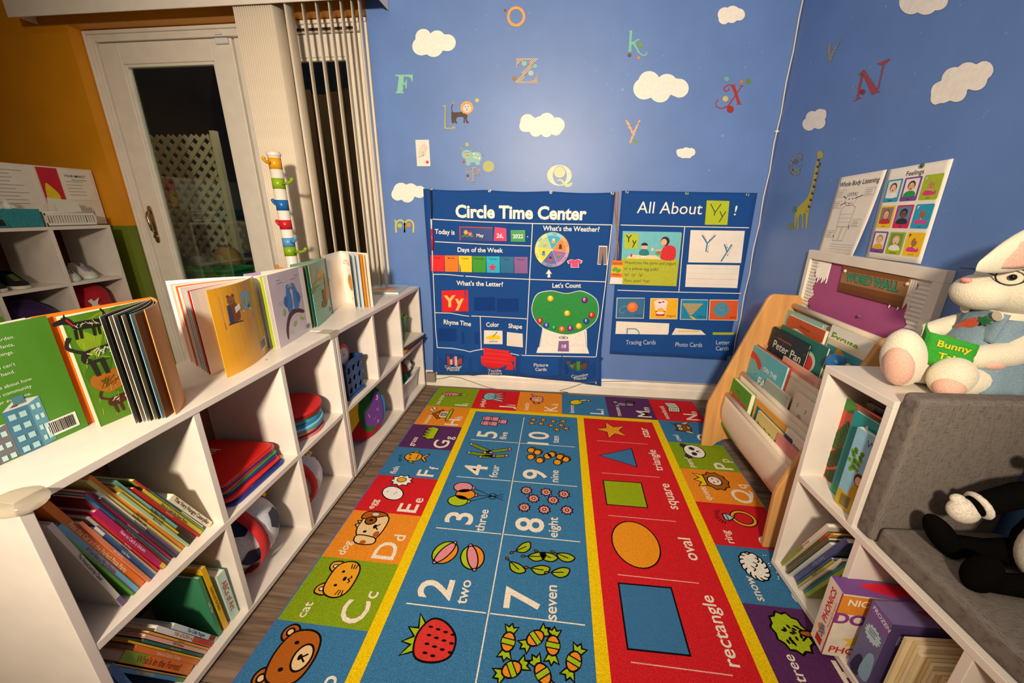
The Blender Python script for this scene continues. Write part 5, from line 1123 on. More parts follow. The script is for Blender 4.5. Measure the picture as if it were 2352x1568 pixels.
# weather wheel
x, z = c1.w(985, 523); y = D1(x, z)-.004; t = thing('weather_wheel', 'round cardboard weather wheel with six picture segments', 'wheel', (x, y, z-.09)); Mw = Matrix(((1, 0, 0, x), (0, 0, -1, y), (0, 1, 0, z), (0, 0, 0, 1)))
RR_ = c1.w(1117, 523)[0]-x; m = MB(mat('#1a1a22', .5)); m.cyl(RR_, 0, .002, 40, Mw); obj('wheel_disc', m, t)
a = Art(.00005); seg = ('#f08a3a', '#35b0d0', '#b4d48a', '#f4dc3a', '#5a6aa8', '#9a6ab0'); rim = ('#f6b07a', '#8fd0e0', '#cfe4b0', '#f8ea90', '#8a92c4', '#bfa0cc'); nm = ('windy', 'rainy', 'foggy', 'sunny', 'cloudy', 'stormy')
for k in range(6):
    a.top(); a0 = math.radians(-8+60*k); a.poly([(0, 0)]+ellipse(0, 0, RR_*.96, RR_*.96, 10, 0, a0, a0+PI/3), rim[k]); a.poly([(0, 0)]+ellipse(0, 0, RR_*.78, RR_*.78, 10, 0, a0, a0+PI/3), seg[k]); am = a0+PI/6
    a.text(nm[k], RR_*.84*math.cos(am), RR_*.84*math.sin(am), RR_*.09, K, am-PI/2, 'c', .0)
    cx, cy = RR_*.5*math.cos(am), RR_*.5*math.sin(am); a.ell(cx, cy+RR_*.05, RR_*.08, RR_*.08, ('#2a1a14', '#f4dcb8', '#f0c8b0', '#7a4a9a', '#2a1a14', '#d86a30')[k]); a.poly(smooth([(cx-RR_*.1, cy-RR_*.12), (cx+RR_*.1, cy-RR_*.12), (cx+RR_*.06, cy), (cx-RR_*.06, cy)], 3), ('#3a2a24', '#f2b41c', '#c8a0a0', '#2f9ad0', '#d8401c', '#3a9a5c')[k])
    a.stroke([(0, 0), (RR_*.78*math.cos(a0), RR_*.78*math.sin(a0))], .001, '#eeeeee')
a.top(); a.z = 12; a.ell(0, 0, .006, .006, '#d8d4cc'); a.build('wheel_print', lambda u, v, z_: Mw @ V((u, v, .0022+z_)), t)
def flatshape(name, label, cat, pts, col, off=.004, rim=None, th=.0014):
    P_ = [c1.w(*p) for p in pts]; cx = sum(p[0] for p in P_)/len(P_); cz = sum(p[1] for p in P_)/len(P_); y = D1(cx, cz)-off; Mq = Matrix(((1, 0, 0, 0), (0, 0, -1, y), (0, 1, 0, 0), (0, 0, 0, 1)))
    t = thing(name, label, cat, (cx, y, min(p[1] for p in P_))); 
    if rim:
        m = MB(mat(rim, .5)); m.prism([(cx+(p[0]-cx)*1.14, cz+(p[1]-cz)*1.10) for p in P_], 0, th*.6, Mq); obj('border', m, t)
    m = MB(mat(col, .5)); m.prism(P_, th*.6 if rim else 0, th, Mq); obj('cut_out', m, t); return t
flatshape('paper_shirt', 'pink paper T-shirt cut-out on the weather panel', 'cut-out', ((1102, 606), (1130, 594), (1152, 600), (1175, 592), (1203, 604), (1194, 624), (1178, 620), (1180, 650), (1126, 650), (1126, 622), (1110, 626)), '#e0447c', .004, '#f0e4e0')
flatshape('paper_trousers', 'taupe paper trousers cut-out on the weather panel', 'cut-out', ((1333, 500), (1387, 502), (1386, 628), (1362, 628), (1360, 540), (1345, 628), (1323, 626)), '#8a7468', .004, '#f0ebe2')
for k, (cx, cy, cl, nm_) in enumerate(((973, 880, '#f2c414', 'yellow counter at the upper left of the green gumball globe'), (1225, 891, '#7a1f8a', 'purple counter at the upper right of the green gumball globe'), (1096, 988, '#efc014', 'yellow counter in the middle of the green gumball globe'), (1277, 1002, '#d02024', 'red counter at the right edge of the green globe'), (895, 1044, '#cf2024', 'red counter at the left edge of the green globe'), (943, 1077, '#2a4ab0', 'blue counter second from the left on the globe'), (998, 1093, '#1fae5c', 'green counter low on the globe'), (1057, 1104, '#ee6a22', 'orange counter low on the globe'), (1119, 1098, '#8a2a8c', 'plum counter low on the globe beside the orange one'), (1182, 1082, '#efc41a', 'yellow counter low on the globe, right of the plum one'), (1237, 1045, '#24489c', 'blue counter low on the right of the globe'))):
    x, z = c1.w(cx, cy); m = MB(mat(cl, .3, 'plain', .5)); Mq = Matrix(((1, 0, 0, x), (0, 0, -1, D1(x, z)-.0028), (0, 1, 0, z), (0, 0, 0, 1))); m.lathe([(.0165, 0), (.0175, .002), (.0165, .005), (.012, .0065), (.0, .007)] if k != 6 else [(.010, 0), (.014, .003), (.009, .006), (0, .007)], 20, Mq); obj('counter_disc', m, None, nm_, 'counter', 'counters on the gumball globe')
# things in the pockets
random.seed(11)
for k in range(8):
    xa = 482+14*((k*5) % 4)-4*k; yt = 1240+14*k; L_ = c1.w(xa, yt+4*((k*3) % 3)); R_ = c1.w(xa+ (190 if k < 3 else 210), yt+22+6*((k*3) % 3)); yy = D1(L_[0], .25)-.006-.003*k; zl = .135
    m = MB(mat(('#e23036', '#d8242c')[k % 2], .4)); m.add([V(p) for p in ((L_[0], yy, L_[1]), (R_[0], yy, R_[1]), (R_[0]-.004, yy, zl), (L_[0]+.004, yy, zl), (L_[0], yy-.002, L_[1]), (R_[0], yy-.002, R_[1]), (R_[0]-.004, yy-.002, zl), (L_[0]+.004, yy-.002, zl))], [(3, 2, 1, 0), (4, 5, 6, 7), (0, 1, 5, 4), (1, 2, 6, 5), (2, 3, 7, 6), (3, 0, 4, 7)])
    obj('tactile_letter_card', m, None, ('rearmost', 'second from the back', 'third from the back', 'fourth from the back', 'fourth from the front', 'third from the front', 'second from the front', 'frontmost')[k]+' red card sticking out of the tactile letters pocket', 'card', 'red cards in the tactile letters pocket')
for (lb, x0, y0, x1, y1, cl, cl2) in (('clear bag of red and white calendar pieces in the left pocket', 205, 1290, 340, 1345, '#d04a50', '#e9e4de'), ('clear bag of brown and green counting pieces in the right pocket', 1075, 1325, 1255, 1400, '#7a5a34', '#4fae5c')):
    A, B = c1.w(x0, y0), c1.w(x1, y1); yy = D1(A[0], .2)-.012; t = thing('plastic_bag', lb, 'bag', ((A[0]+B[0])/2, yy, B[1]-.04))
    m = MB(mat('#e8ecf0', .08, 'pane', gloss=1.3)); m.grid(lambda u, v: V((A[0]+(B[0]-A[0])*u, yy-.008-.004*math.sin(9*u)*math.sin(5*v), B[1]-.03+(A[1]+.012-B[1]+.03)*v)), 8, 5); obj('bag_film', m, t)
    for k in range(6):
        m = MB(mat((cl, cl2, cl, cl2, cl, cl)[k], .5)); m.box(A[0]+(B[0]-A[0])*(.1+.13*k), A[0]+(B[0]-A[0])*(.25+.13*k), yy-.004+.0005*k, yy-.002+.0005*k, B[1]-.025+.006*(k % 3), A[1]-.006-.01*((k*2) % 3)); obj('piece', m, t)

# ---------------------------------------------------------------- chart 2
def D2(x, z): return -.006-.002*math.sin(9*x+6*z)-.010*min(1, max(0, .37-z)*6)*(.7+.3*math.cos(16*x))
def E2(u, v): return (.228+.012*(1-v), .868+.004*math.sin(4*v), .252-.004*u, 1.114-.010*u)
c2 = Chart('pocket_chart', 'smaller navy blue pocket chart about the letter Y, right of the circle time chart', 1380, 420, 3.734, D2, .23, .87, .25, 1.11, E2)
c2.cloth(30, 34)
a = Art(.00002)
for pts in (((170, 360), (720, 374), (1268, 384)), ((718, 376), (690, 660), (668, 930)), ((142, 918), (670, 935), (1200, 946))): a.top(); c2.line(a, pts, .0042)
a.top(); c2.txt(a, 'All About', 307, 862, (258, 270), 104, '#f4f0e6', .0); c2.txt(a, '!', 1136, 1154, (276, 277), 86, '#f4f0e6', .0)
c2.txt(a, 'Tracing Cards', 213, 468, 1382, 38, '#c9ccd4', .0); c2.txt(a, 'Photo Cards', 636, 866, (1400, 1405), 38, '#c9ccd4', .0); c2.txt(a, 'Letter', 985, 1104, 1382, 36, '#c9ccd4', .0); c2.txt(a, 'Cards', 982, 1094, 1433, 36, '#c9ccd4', .0)
a.build('printing', c2.map(.0036), c2.t)
m = MB(NAV)
for (x0, x1) in ((105, 560), (578, 930), (940, 1165)):
    A, B = c2.w(x0, 1285), c2.w(x1, 1292)
    m = MB(NAV); m.grid(lambda u, v: V((A[0]+(B[0]-A[0])*u, D2(A[0]+(B[0]-A[0])*u, .29+(A[1]-.29)*v)-.0022, .275+(A[1]-.275)*v)), 10, 6); obj('pocket', m, c2.t)
for k, (gx, gy) in enumerate(((224, 78), (738, 90), (1258, 101))): c2.grommet(gx, gy, ('#2a3a7c', '#2f7a5c', '#2a3a7c')[k])
def f_Yy2(a, w, h):
    a.stroke([(w*.18, h*.86), (w*.40, h*.52), (w*.38, h*.38)], .004, '#2a3a1c'); a.stroke([(w*.64, h*.86), (w*.38, h*.48)], .004, '#2a3a1c'); a.stroke([(w*.62, h*.56), (w*.74, h*.34)], .004, '#2a3a1c'); a.stroke([(w*.88, h*.56), (w*.62, h*.12)], .004, '#2a3a1c')
c2.card('letter_card', 'lime green letter card in the heading of the smaller chart', 'card', ((906, 150), (1101, 155), (1082, 360), (888, 358)), '#b4c41c', f_Yy2)
def f_scene(a, w, h):
    a.rect(0, h*.5, w, h, '#6fc0cc'); a.rect(0, 0, w, h*.5, '#b4b828'); a.rect(w*.04, h*.68, w*.28, h*.96, '#b4c41c'); a.text('Y', w*.11, h*.80, h*.14, K, 0, 'c', 0); a.text('y', w*.21, h*.75, h*.14, K, 0, 'c', 0)
    a.poly([(w*.08, h*.5), (w*.7, h*.5), (w*.6, h*.57), (w*.16, h*.57)], '#f0d8a0'); a.ell(w*.39, h*.73, w*.055, h*.055, '#eab28c'); a.poly(ellipse(w*.39, h*.745, w*.06, h*.055, 10, 0, 0, PI), '#1a1618'); a.poly(smooth([(w*.31, h*.57), (w*.47, h*.57), (w*.45, h*.67), (w*.33, h*.67)], 3), '#1f7a80'); a.ell(w*.39, h*.545, w*.055, h*.013, '#f4f0e4')
    a.ell(w*.74, h*.83, w*.075, h*.085, '#221a1c'); a.ell(w*.72, h*.815, w*.05, h*.06, '#eab28c'); a.poly(smooth([(w*.7, h*.5), (w*.92, h*.5), (w*.93, h*.7), (w*.84, h*.76), (w*.74, h*.74), (w*.68, h*.64)], 3), '#d8242c'); a.stroke([(w*.70, h*.68), (w*.58, h*.66)], .006, '#eab28c'); a.poly(ellipse(w*.64, h*.62, w*.06, h*.045, 10, 0, PI, 2*PI), '#5aa84a'); a.ell(w*.64, h*.625, w*.05, h*.016, '#c84a2c'); a.ell(w*.17, h*.56, w*.018, h*.03, '#d0202c'); a.ell(w*.53, h*.68, w*.022, h*.028, '#f0dc8c')
    for k, (s_, q) in enumerate((('Would you like yarns and yogurt', .9), ('or a yellow egg yolk?', .6), ('/y/  /y/  /y/', .34), ('Yum, yum! Yes!', .46))): a.top(); a.z = 4; a.text(s_, w*.06, h*(.40-.115*k), h*.058, '#26300c', 0, 'l', 0, 0, w*q)
c2.card('story_card', 'story card of a boy and woman at table above a lime green verse', 'card', ((187, 412), (692, 430), (645, 884), (165, 868)), '#b4b828', f_scene)
def f_trace(a, w, h):
    for q in (([(.22, .85), (.33, .6), (.32, .34)], 1), ([(.47, .85), (.33, .6)], 1), ([(.65, .58), (.72, .32)], 1), ([(.79, .58), (.62, .04)], 1)): a.stroke([(w*x, h*y) for x, y in q[0]], .0065, '#2a86b4')
    for p, r in (((.24, .88), (.30, .70)), ((.44, .88), (.37, .70)), ((.36, .55), (.355, .34)), ((.69, .6), (.705, .47)), ((.81, .55), (.73, .24))): a.stroke([(w*p[0], h*p[1]), (w*r[0], h*r[1])], .0014, '#c8453a'); a.ell(w*r[0], h*r[1], .0035, .0035, '#c8453a', 0, 6)
    for s_, p in (('1', (.23, .9)), ('2', (.45, .9)), ('1', (.68, .62)), ('2', (.83, .62))): a.text(s_, w*p[0], h*p[1], .008, '#d8a090')
c2.card('tracing_card', 'white tracing card with blue Y strokes and red arrows', 'card', ((768, 404), (1234, 411), (1200, 686), (747, 680)), '#efe7dc', f_trace)
def f_ruled(a, w, h):
    for k, c_ in ((.84, '#c0d0d8'), (.62, '#d8cfc8'), (.37, '#e08a78'), (.14, '#c0d0d8')): a.rect(0, h*k, w, h*k+.0012, c_)
c2.card('writing_card', 'white ruled writing card below the tracing card', 'card', ((736, 698), (1190, 705), (1167, 900), (722, 890)), '#efe7dc', f_ruled)
def mini(bg, fn, word):
    def f(a, w, h): a.rect(.003, .003, w-.003, h-.003, bg); fn(a, w, h); a.z += 2; a.text(word, w*.94, h*.12, h*.11, '#2a2a2a', 0, 'r', 0)
    return f
def yoyo(a, w, h): a.ell(w*.57, h*.55, h*.24, h*.24, '#e86a2a'); a.ell(w*.55, h*.6, h*.14, h*.13, '#f08a48'); a.stroke(smooth([(w*.4, h*.55), (w*.25, h*.6), (w*.12, h*.4), (w*.22, h*.25), (w*.3, h*.35)], 5, False), .0014, '#8ab8b0')
def yog(a, w, h): a.poly([(w*.14, h*.8), (w*.62, h*.8), (w*.54, h*.14), (w*.24, h*.14)], '#f0dcd8'); a.ell(w*.38, h*.8, w*.24, h*.14, '#f4e4dc'); a.poly([(w*.2, h*.4), (w*.56, h*.4), (w*.53, h*.15), (w*.23, h*.15)], '#c8302c'); a.ell(w*.38, h*.42, w*.12, h*.12, '#f0b424'); a.ell(w*.38, h*.3, w*.16, h*.06, '#f0ece2'); a.ell(w*.34, h*.8, w*.06, h*.04, '#b03a54'); a.ell(w*.46, h*.83, w*.05, h*.035, '#b03a54')
def yel2(a, w, h):
    for k in range(9): a.rect(w*(.06+.033*k), h*(.76-.065*k), w*(.80-.045*k), h*(.80-.065*k), '#e0a834')
    a.poly([(w*.34, h*.16), (w*.4, h*.2), (w*.6, h*.03), (w*.5, h*.03)], '#f0b81c')
def yarn(a, w, h):
    a.ell(w*.42, h*.52, h*.35, h*.36, '#4f90ac')
    for k in range(22): an = k*.7; r = h*.3*((k*13) % 10)/10; cx, cy = w*.42+r*math.cos(an), h*.52+r*math.sin(an); a.stroke([(cx-h*.04*math.cos(an*2), cy-h*.04*math.sin(an*2)), (cx+h*.04*math.cos(an*2), cy+h*.04*math.sin(an*2))], .0012, '#356f8c' if k % 2 else '#7fb4c8')
for (x0, y0, x1, y1, bg, fn, wd_, lb) in ((136, 982, 376, 1160, '#2f6c98', yoyo, 'yo-yo', 'photo card of an orange yo-yo on blue'), (424, 986, 662, 1166, '#efb41c', yog, 'yogurt', 'photo card of a yogurt pot on yellow'), (686, 996, 918, 1172, '#1088b4', yel2, 'yellow', 'photo card of a yellow scribble on turquoise'), (932, 999, 1176, 1177, '#dc5a22', yarn, 'yarn', 'photo card of a blue yarn ball on orange')):
    c2.card('photo_card', lb, 'card', ((x0, y0), (x1, y0+2), (x1-9, y1+1), (x0-9, y1-2)), '#efe6da', mini(bg, fn, wd_), .0015, .003, 'photo cards in a row')
def f_tr2(a, w, h): a.stroke([(w*.22, 0), (w*.22, h*.42), (w*.38, h*.42), (w*.44, h*.2), (w*.45, 0)], .005, '#2a86b4'); a.stroke([(w*.2, h*.5), (w*.2, h*.1)], .0012, '#c8453a'); a.text('1', w*.2, h*.6, .008, '#d8a090')
c2.card('tracing_card', 'white card peeking out of the tracing cards pocket', 'card', ((132, 1184), (587, 1204), (580, 1300), (124, 1292)), '#f0e8dc', f_tr2, .0012, .0015)
c2.card('photo_card', 'white and yellow cards peeking out of the photo cards pocket', 'card', ((640, 1243), (858, 1262), (898, 1300), (606, 1300)), '#f0e8dc', lambda a, w, h: a.rect(w*.12, h*.45, w*.75, h*.62, '#efc41c'), .002, .0015)
c2.card('letter_card', 'lime edged card peeking out of the letter cards pocket', 'card', ((958, 1280), (1140, 1280), (1140, 1300), (958, 1300)), '#b4b828', None, .002, .0015)

# pointer stick with black cord on the big chart, helper badge with orange lanyard between the charts
x, z = c1.w(98, 85); t = thing('pointer_stick', 'red and white pointer stick hanging by a black cord on the big chart', 'pointer', (x, -.02, .85))
m = MB(mat('#18161a', .6)); xb, zb = c1.w(106, 300); m.tube([(x-.003, D1(x, z)-.008, z+.002), (x-.002, D1(x, z)-.012, (z+zb)/2), (xb, D1(x, z)-.012, zb)], .0022, 6); m.tube([(x+.004, D1(x, z)-.008, z), (x+.004, D1(x, z)-.012, (z+zb)/2), (xb, D1(x, z)-.012, zb)], .0022, 6); obj('cord', m, t)
xc, zc = c1.w(112, 525); xd, zd = c1.w(110, 370); m = MB(mat('#d8202c', .3, 'plain', .5)); m.tube([(xd-.002, D1(x, z)-.014, zd), (xc, D1(x, z)-.014, zc)], .0062, 10); obj('grip', m, t)
xe, ze = c1.w(114, 690); m = MB(mat('#e9e4dc', .3)); m.tube([(xc, D1(x, z)-.014, zc), (xe, D1(x, z)-.014, ze)], .0026, 8); m.tube([(xd-.002, D1(x, z)-.014, zd), (xb, D1(x, z)-.013, zb)], .003, 8); obj('rod', m, t)
gx, gz = c1.w(1462, 100); t = thing('helper_badge', 'orange caterpillar helper badge on an orange lanyard between the charts', 'badge', (gx, -.03, .62))
for k, (tx, bx) in enumerate(((1452, 1455), (1470, 1472))):
    T_, B_ = c1.w(tx, 96), c1.w(bx, 590); Mi = c1.w(1461 if k else 1465, 430); m = MB(mat('#c8742c', .7, 'fabric', .2)); m.tube([(T_[0], -.022, T_[1]), (T_[0]+.002, -.03, (T_[1]*2+Mi[1])/3), (Mi[0], -.03, Mi[1]), (B_[0]-.006, -.028, (B_[1]*1.3+Mi[1])/2.3), (B_[0]-(.004 if k else .012), -.026, B_[1])], .0026, 6); obj('lanyard', m, t)
m = MB(mat('#6ac02c', .4)); Mi = c1.w(1463, 345); m.ball((Mi[0], -.030, Mi[1]), .005, 8, 6); obj('bead', m, t)
Q4 = [c1.w(*p) for p in ((1425, 595), (1502, 600), (1493, 724), (1412, 718))]; m = MB(mat('#ee7a1c', .35)); m.prism(Q4, 0, .003, Matrix(((1, 0, 0, 0), (0, 0, -1, -.024), (0, 1, 0, 0), (0, 0, 0, 1)))); b_ = obj('badge_card', m, t)
a = Art(); w_, h_ = math.dist(Q4[2], Q4[3]), math.dist(Q4[0], Q4[3]); a.text('Special', w_*.5, h_*.76, .012, '#8a2a10', 0, 'c', .01); a.text('Helper', w_*.5, h_*.1, .012, '#8a2a10', 0, 'c', .01); a.rect(0, h_*.22, w_, h_*.7, '#f4b41c')
for k in range(5): a.ell(w_*(.25+.12*k), h_*(.42+.08*math.sin(k*1.5)), .009, .009, '#5aa82c')
a.text('Special', w_*.5, h_*.76, .012, '#8a2a10', 0, 'c', .01); a.build('badge_print', frame((Q4[3][0], -.0272, Q4[3][1]), (1, 0, 0), (0, 0, 1), (0, -1, 0)), b_)
Q4 = [c1.w(*p) for p in ((1415, 716), (1500, 722), (1496, 772), (1405, 770))]; m = MB(mat('#ece4d8', .5)); m.prism(Q4, 0, .001, Matrix(((1, 0, 0, 0), (0, 0, -1, -.0235), (0, 1, 0, 0), (0, 0, 0, 1)))); obj('white_card', m, t)
m = MB(mat('#8a8078', .3, 'metal')); P_ = c1.w(1340, 1325); m.prism([(P_[0]-.014, P_[1]+.006), (P_[0]+.018, P_[1]+.004), (P_[0]+.006, P_[1]-.022), (P_[0]-.016, P_[1]-.01)], 0, .006, Matrix(((1, 0, 0, 0), (0, 0, -1, -.001), (0, 1, 0, 0), (0, 0, 0, 1)))); obj('wall_clip', m, None, 'small grey clip on the wall at the big chart\'s lower right edge', 'clip')
# ================================================================== WALL DECALS, SWITCH, CABLES, POSTERS
def on_back(off=.0012): return lambda u, v, z: atY(u, v, -off-z)
def on_right(off=.0012): return lambda u, v, z: atX(u, v, XR-off-z)
def crop(ox, oy, s): return lambda x, y: (ox+x/s, oy+y/s)
def outline(circ, n=72):
    cx = sum(c[0] for c in circ)/len(circ); cy = sum(c[1] for c in circ)/len(circ); out = []
    for i in range(n):
        d = (math.cos(2*PI*i/n), math.sin(2*PI*i/n)); best = 0
        for x, y, r in circ:
            ox, oy = cx-x, cy-y; b = ox*d[0]+oy*d[1]; c = ox*ox+oy*oy-r*r; q = b*b-c
            if q > 0: best = max(best, -b+math.sqrt(q))
        out.append((cx+best*d[0], cy+best*d[1]))
    return out
CLW = '#f2ece2'
def cloud(label, circ, cr, mp):
    a = Art(.00001); pts = [cr(*p) for p in outline(circ)]; a.poly(pts, CLW); a.build('cloud_decal', mp, None, label=label, cat='wall decal', group='cloud decals')
cA = crop(880, 0, 3.409); cB = crop(1400, 0, 3.408); cP = lambda x, y: (x, y); cR = crop(1780, 0, 2.449)
cloud('white cloud decal upper left on the back wall, above the letter F', [(315, 288, 62), (422, 302, 64), (503, 334, 66), (300, 362, 72), (395, 372, 74), (450, 340, 60)], cA, on_back())
cloud('white cloud decal in the middle of the back wall, above the letter Q', [(1132, 950, 58), (1282, 945, 62), (1362, 978, 60), (1112, 988, 46), (1195, 1022, 48), (1278, 1030, 44), (1352, 1015, 46), (1235, 975, 66)], cA, on_back())
cloud('white cloud decal partly behind the top left of the big chart', [(140, 1490, 60), (215, 1490, 55), (285, 1502, 48), (115, 1520, 50), (190, 1530, 55)], cA, on_back())
cloud('largest white cloud decal on the back wall, between the letters k and y', [(310, 640, 84), (450, 662, 84), (545, 690, 75), (270, 695, 84), (395, 720, 82)], cB, on_back())
cloud('small white cloud decal high on the back wall near the right corner', [(905, 115, 58), (965, 105, 60), (1012, 113, 48), (895, 148, 42), (955, 130, 50)], cB, on_back())
cloud('smallest ragged white cloud decal just above the smaller chart', [(600, 1195, 42), (640, 1190, 32), (560, 1197, 34), (575, 1215, 23), (620, 1215, 23), (540, 1186, 18)], cB, on_back())
cloud('long slanted white cloud decal high on the right wall', [(2163, 212, 25), (2195, 187, 33), (2225, 174, 31), (2262, 160, 20), (2240, 180, 28), (2195, 208, 26), (2150, 228, 13)], cP, on_right())
cloud('small white cloud decal on the right wall near the corner', [(1858, 285, 15), (1866, 270, 15), (1884, 264, 14), (1880, 280, 16), (1891, 258, 7)], cP, on_right())
cloud('white cloud decal cut by the top edge on the right wall', [(2092, 6, 27), (2125, 4, 30), (2152, -2, 26)], cP, on_right())
def inside(p, poly):
    r = False; n = len(poly)
    for i in range(n):
        a_, b_ = poly[i], poly[i-1]
        if (a_[1] > p[1]) != (b_[1] > p[1]) and p[0] < (b_[0]-a_[0])*(p[1]-a_[1])/(b_[1]-a_[1])+a_[0]: r = not r
    return r
def decal(name, label, polys, dots, cr, mp, check=None, gr='letter decals'):
    """polys: list of (points, colour); check: (spacing, colour) dots printed on the letter; dots: stuck beside it"""
    c = cr(*polys[0][0][0]); w0 = mp(c[0], c[1], 0)
    t = thing(name, label, 'wall decal', w0, group=gr)
    a = Art(.00002)
    for pts, col in polys:
        q = [cr(*p) for p in pts]; a.poly(q, col)
        if check:
            s, cc = check; x0, x1 = min(p[0] for p in q), max(p[0] for p in q); y0, y1 = min(p[1] for p in q), max(p[1] for p in q); z_ = a.z; j = 0; y = y0
            while y < y1:
                x = x0+(s/2 if j % 2 else 0)
                while x < x1:
                    if inside((x, y), q): a.z = z_; a.ell(x, y, s*.27, s*.27, cc, 0, 6)
                    x += s
                y += s*.55; j += 1
            a.z = z_+1
    a.build('letter', mp, t)
    for x, y, r, col in dots:
        a = Art(.00002); p = cr(x, y); q = cr(x+r, y); a.ell(p[0], p[1], q[0]-p[0], q[0]-p[0], col); a.build('dot', mp, t)
    return t
def band(pts, w): # stroke as polygon
    a = Art(); a.stroke(pts, w, '#000000'); n = len(pts); return [v[:2] for v in a.v[:n]]+[v[:2] for v in a.v[n:][::-1]]
o_out = ellipse(1041, 129, 71, 80, 36); o_in = ellipse(1041, 129, 52, 58, 36)
OR_, MINT, BRC = '#e89a3c', '#7cc4a8', '#8a6a44'
decal('letter_decal', 'orange ringed letter O decal high on the back wall', [([o_out[i] for i in range(36)]+[o_out[0], o_in[0]]+[o_in[-i] for i in range(1, 36)]+[o_in[0]], OR_)], [(955, 79, 11, '#7a5a34')], cA, on_back(), (3.6, '#f0b870'))
decal('letter_decal', 'brown checked letter Z decal on the back wall with four dots', [([(1047, 460), (1205, 460), (1200, 470), (1078, 640), (1130, 640), (1165, 632), (1192, 610), (1210, 572), (1208, 652), (1033, 652), (1038, 642), (1162, 470), (1110, 470), (1075, 484), (1047, 526)], BRC)], [(1105, 497, 20, '#8cc4b4'), (1189, 517, 16, '#84c0ae'), (1157, 572, 21, '#a9c8bc'), (1028, 612, 18, '#9a7a50')], cA, on_back(), (4.2, '#efe6d8'))
decal('letter_decal', 'mint green letter F decal at the left of the back wall', [([(95, 586), (232, 586), (230, 645), (215, 610), (195, 600), (160, 600), (160, 650), (172, 648), (180, 622), (186, 622), (184, 692), (178, 692), (172, 664), (158, 662), (152, 716), (168, 730), (90, 730), (110, 716), (122, 600), (95, 594)], MINT)], [], cA, on_back(), (3.4, '#9ad4bc'))
t = decal('letter_decal', 'olive checked letter L decal beside a brown lion on the back wall', [([(475, 828), (493, 828), (495, 994), (567, 992), (567, 1010), (481, 1014)], '#6a6a34')], [(735, 785, 16, '#c4c46c')], cA, on_back(), (4, '#efeee0'))
def picture(name, label, fn, mp, gr='animal decals'):
    a = Art(.00002); fn(a); a.build(name, mp, None, label=label, cat='wall decal', group=gr)
def lion(a):
    f = lambda l: [cA(*p) for p in l]
    a.poly(f(smooth([(536, 870), (560, 880), (640, 876), (660, 910), (655, 935), (672, 960), (652, 962), (638, 925), (640, 960), (628, 958), (628, 918), (580, 918), (572, 945), (582, 962), (562, 962), (554, 930), (556, 962), (538, 960), (534, 920)], 3)), '#4a3a30'); a.stroke(f([(540, 880), (536, 840), (545, 815)]), 2, '#4a3a30'); a.ell(*cA(548, 806), 2, 3, '#d8803c')
    m_ = [cA(656+(54 if k % 2 else 48)*math.cos(2*PI*k/26), 842+(54 if k % 2 else 48)*math.sin(2*PI*k/26)) for k in range(26)]; a.poly(m_, '#e29a4c')
    for k in range(18): a.ell(*cA(656+43*math.cos(2*PI*k/18), 842+43*math.sin(2*PI*k/18)), 1.2, 1.2, '#f2c898', 0, 6)
    a.ell(*cA(657, 846), 9.5, 9.5, '#d8d4cc')
    for x, y in ((644, 836), (666, 832), (655, 851)): a.ell(*cA(x, y), 1.2, 1.2, '#2a2420', 0, 8)
    a.stroke([cA(645, 860), cA(656, 864), cA(667, 858)], .8, '#6a5a50')
picture('lion_decal', 'brown lion decal with orange mane beside the letter L', lion, on_back())
def pig(a):
    f = lambda l: [cA(*p) for p in l]; MN = '#8fc0bc'
    a.poly(f(smooth([(640, 1230), (660, 1200), (740, 1190), (770, 1215), (765, 1260), (755, 1270), (756, 1290), (724, 1290), (722, 1274), (685, 1274), (682, 1292), (652, 1292), (650, 1262)], 3)), MN); a.ell(*cA(655, 1208), 12, 10.5, MN)
    for l in ([(602, 1148), (632, 1168), (622, 1180), (606, 1165)], [(708, 1160), (682, 1178), (694, 1186), (712, 1172)]): a.poly(f(smooth(l, 3)), '#8a9a90')
    a.ell(*cA(657, 1217), 5.4, 4.6, '#d8c06c'); a.ell(*cA(650, 1217), 1.2, 2, '#5a4a3a', 0, 8); a.ell(*cA(664, 1217), 1.2, 2, '#5a4a3a', 0, 8); a.ell(*cA(648, 1196), 1, 1.2, '#2a2a2a', 0, 8); a.ell(*cA(664, 1195), 1, 1.2, '#2a2a2a', 0, 8)
    for x, y, c_ in ((712, 1204, '#d8d8d0'), (738, 1210, '#d8c878'), (712, 1230, '#c8c898'), (752, 1240, '#d8e0d8'), (728, 1236, '#c8d8d0')): a.ell(*cA(x, y), 2.6, 2.6, c_, 0, 12)
    a.stroke([cA(768, 1222), cA(776, 1210), cA(780, 1220), cA(788, 1218)], .9, '#4a6a6a')
picture('pig_decal', 'pale mint pig decal above the small letter P', pig, on_back())
decal('letter_decal', 'small dotted letter P decal under the mint pig', [([(694, 1312), (735, 1312), (758, 1330), (756, 1360), (735, 1374), (712, 1372), (710, 1362), (735, 1364), (745, 1345), (735, 1322), (710, 1322), (708, 1410), (722, 1424), (686, 1424), (694, 1410)], '#6a5a50'), ([(690, 1314), (660, 1316), (646, 1335), (655, 1352), (680, 1350), (684, 1338), (665, 1342), (658, 1332), (668, 1322), (690, 1322)], '#6a5a50')], [(825, 1303, 45, '#b4b878'), (662, 1375, 11, '#5a4a42'), (665, 1403, 9, '#c88a5c'), (631, 1267, 10, '#a84a48'), (657, 1131, 16, '#a8b474')], cA, on_back(), (3, '#e4e0d8'))
q_o = ellipse(1380, 1372, 96, 82, 40); q_i = ellipse(1383, 1372, 55, 74, 40)
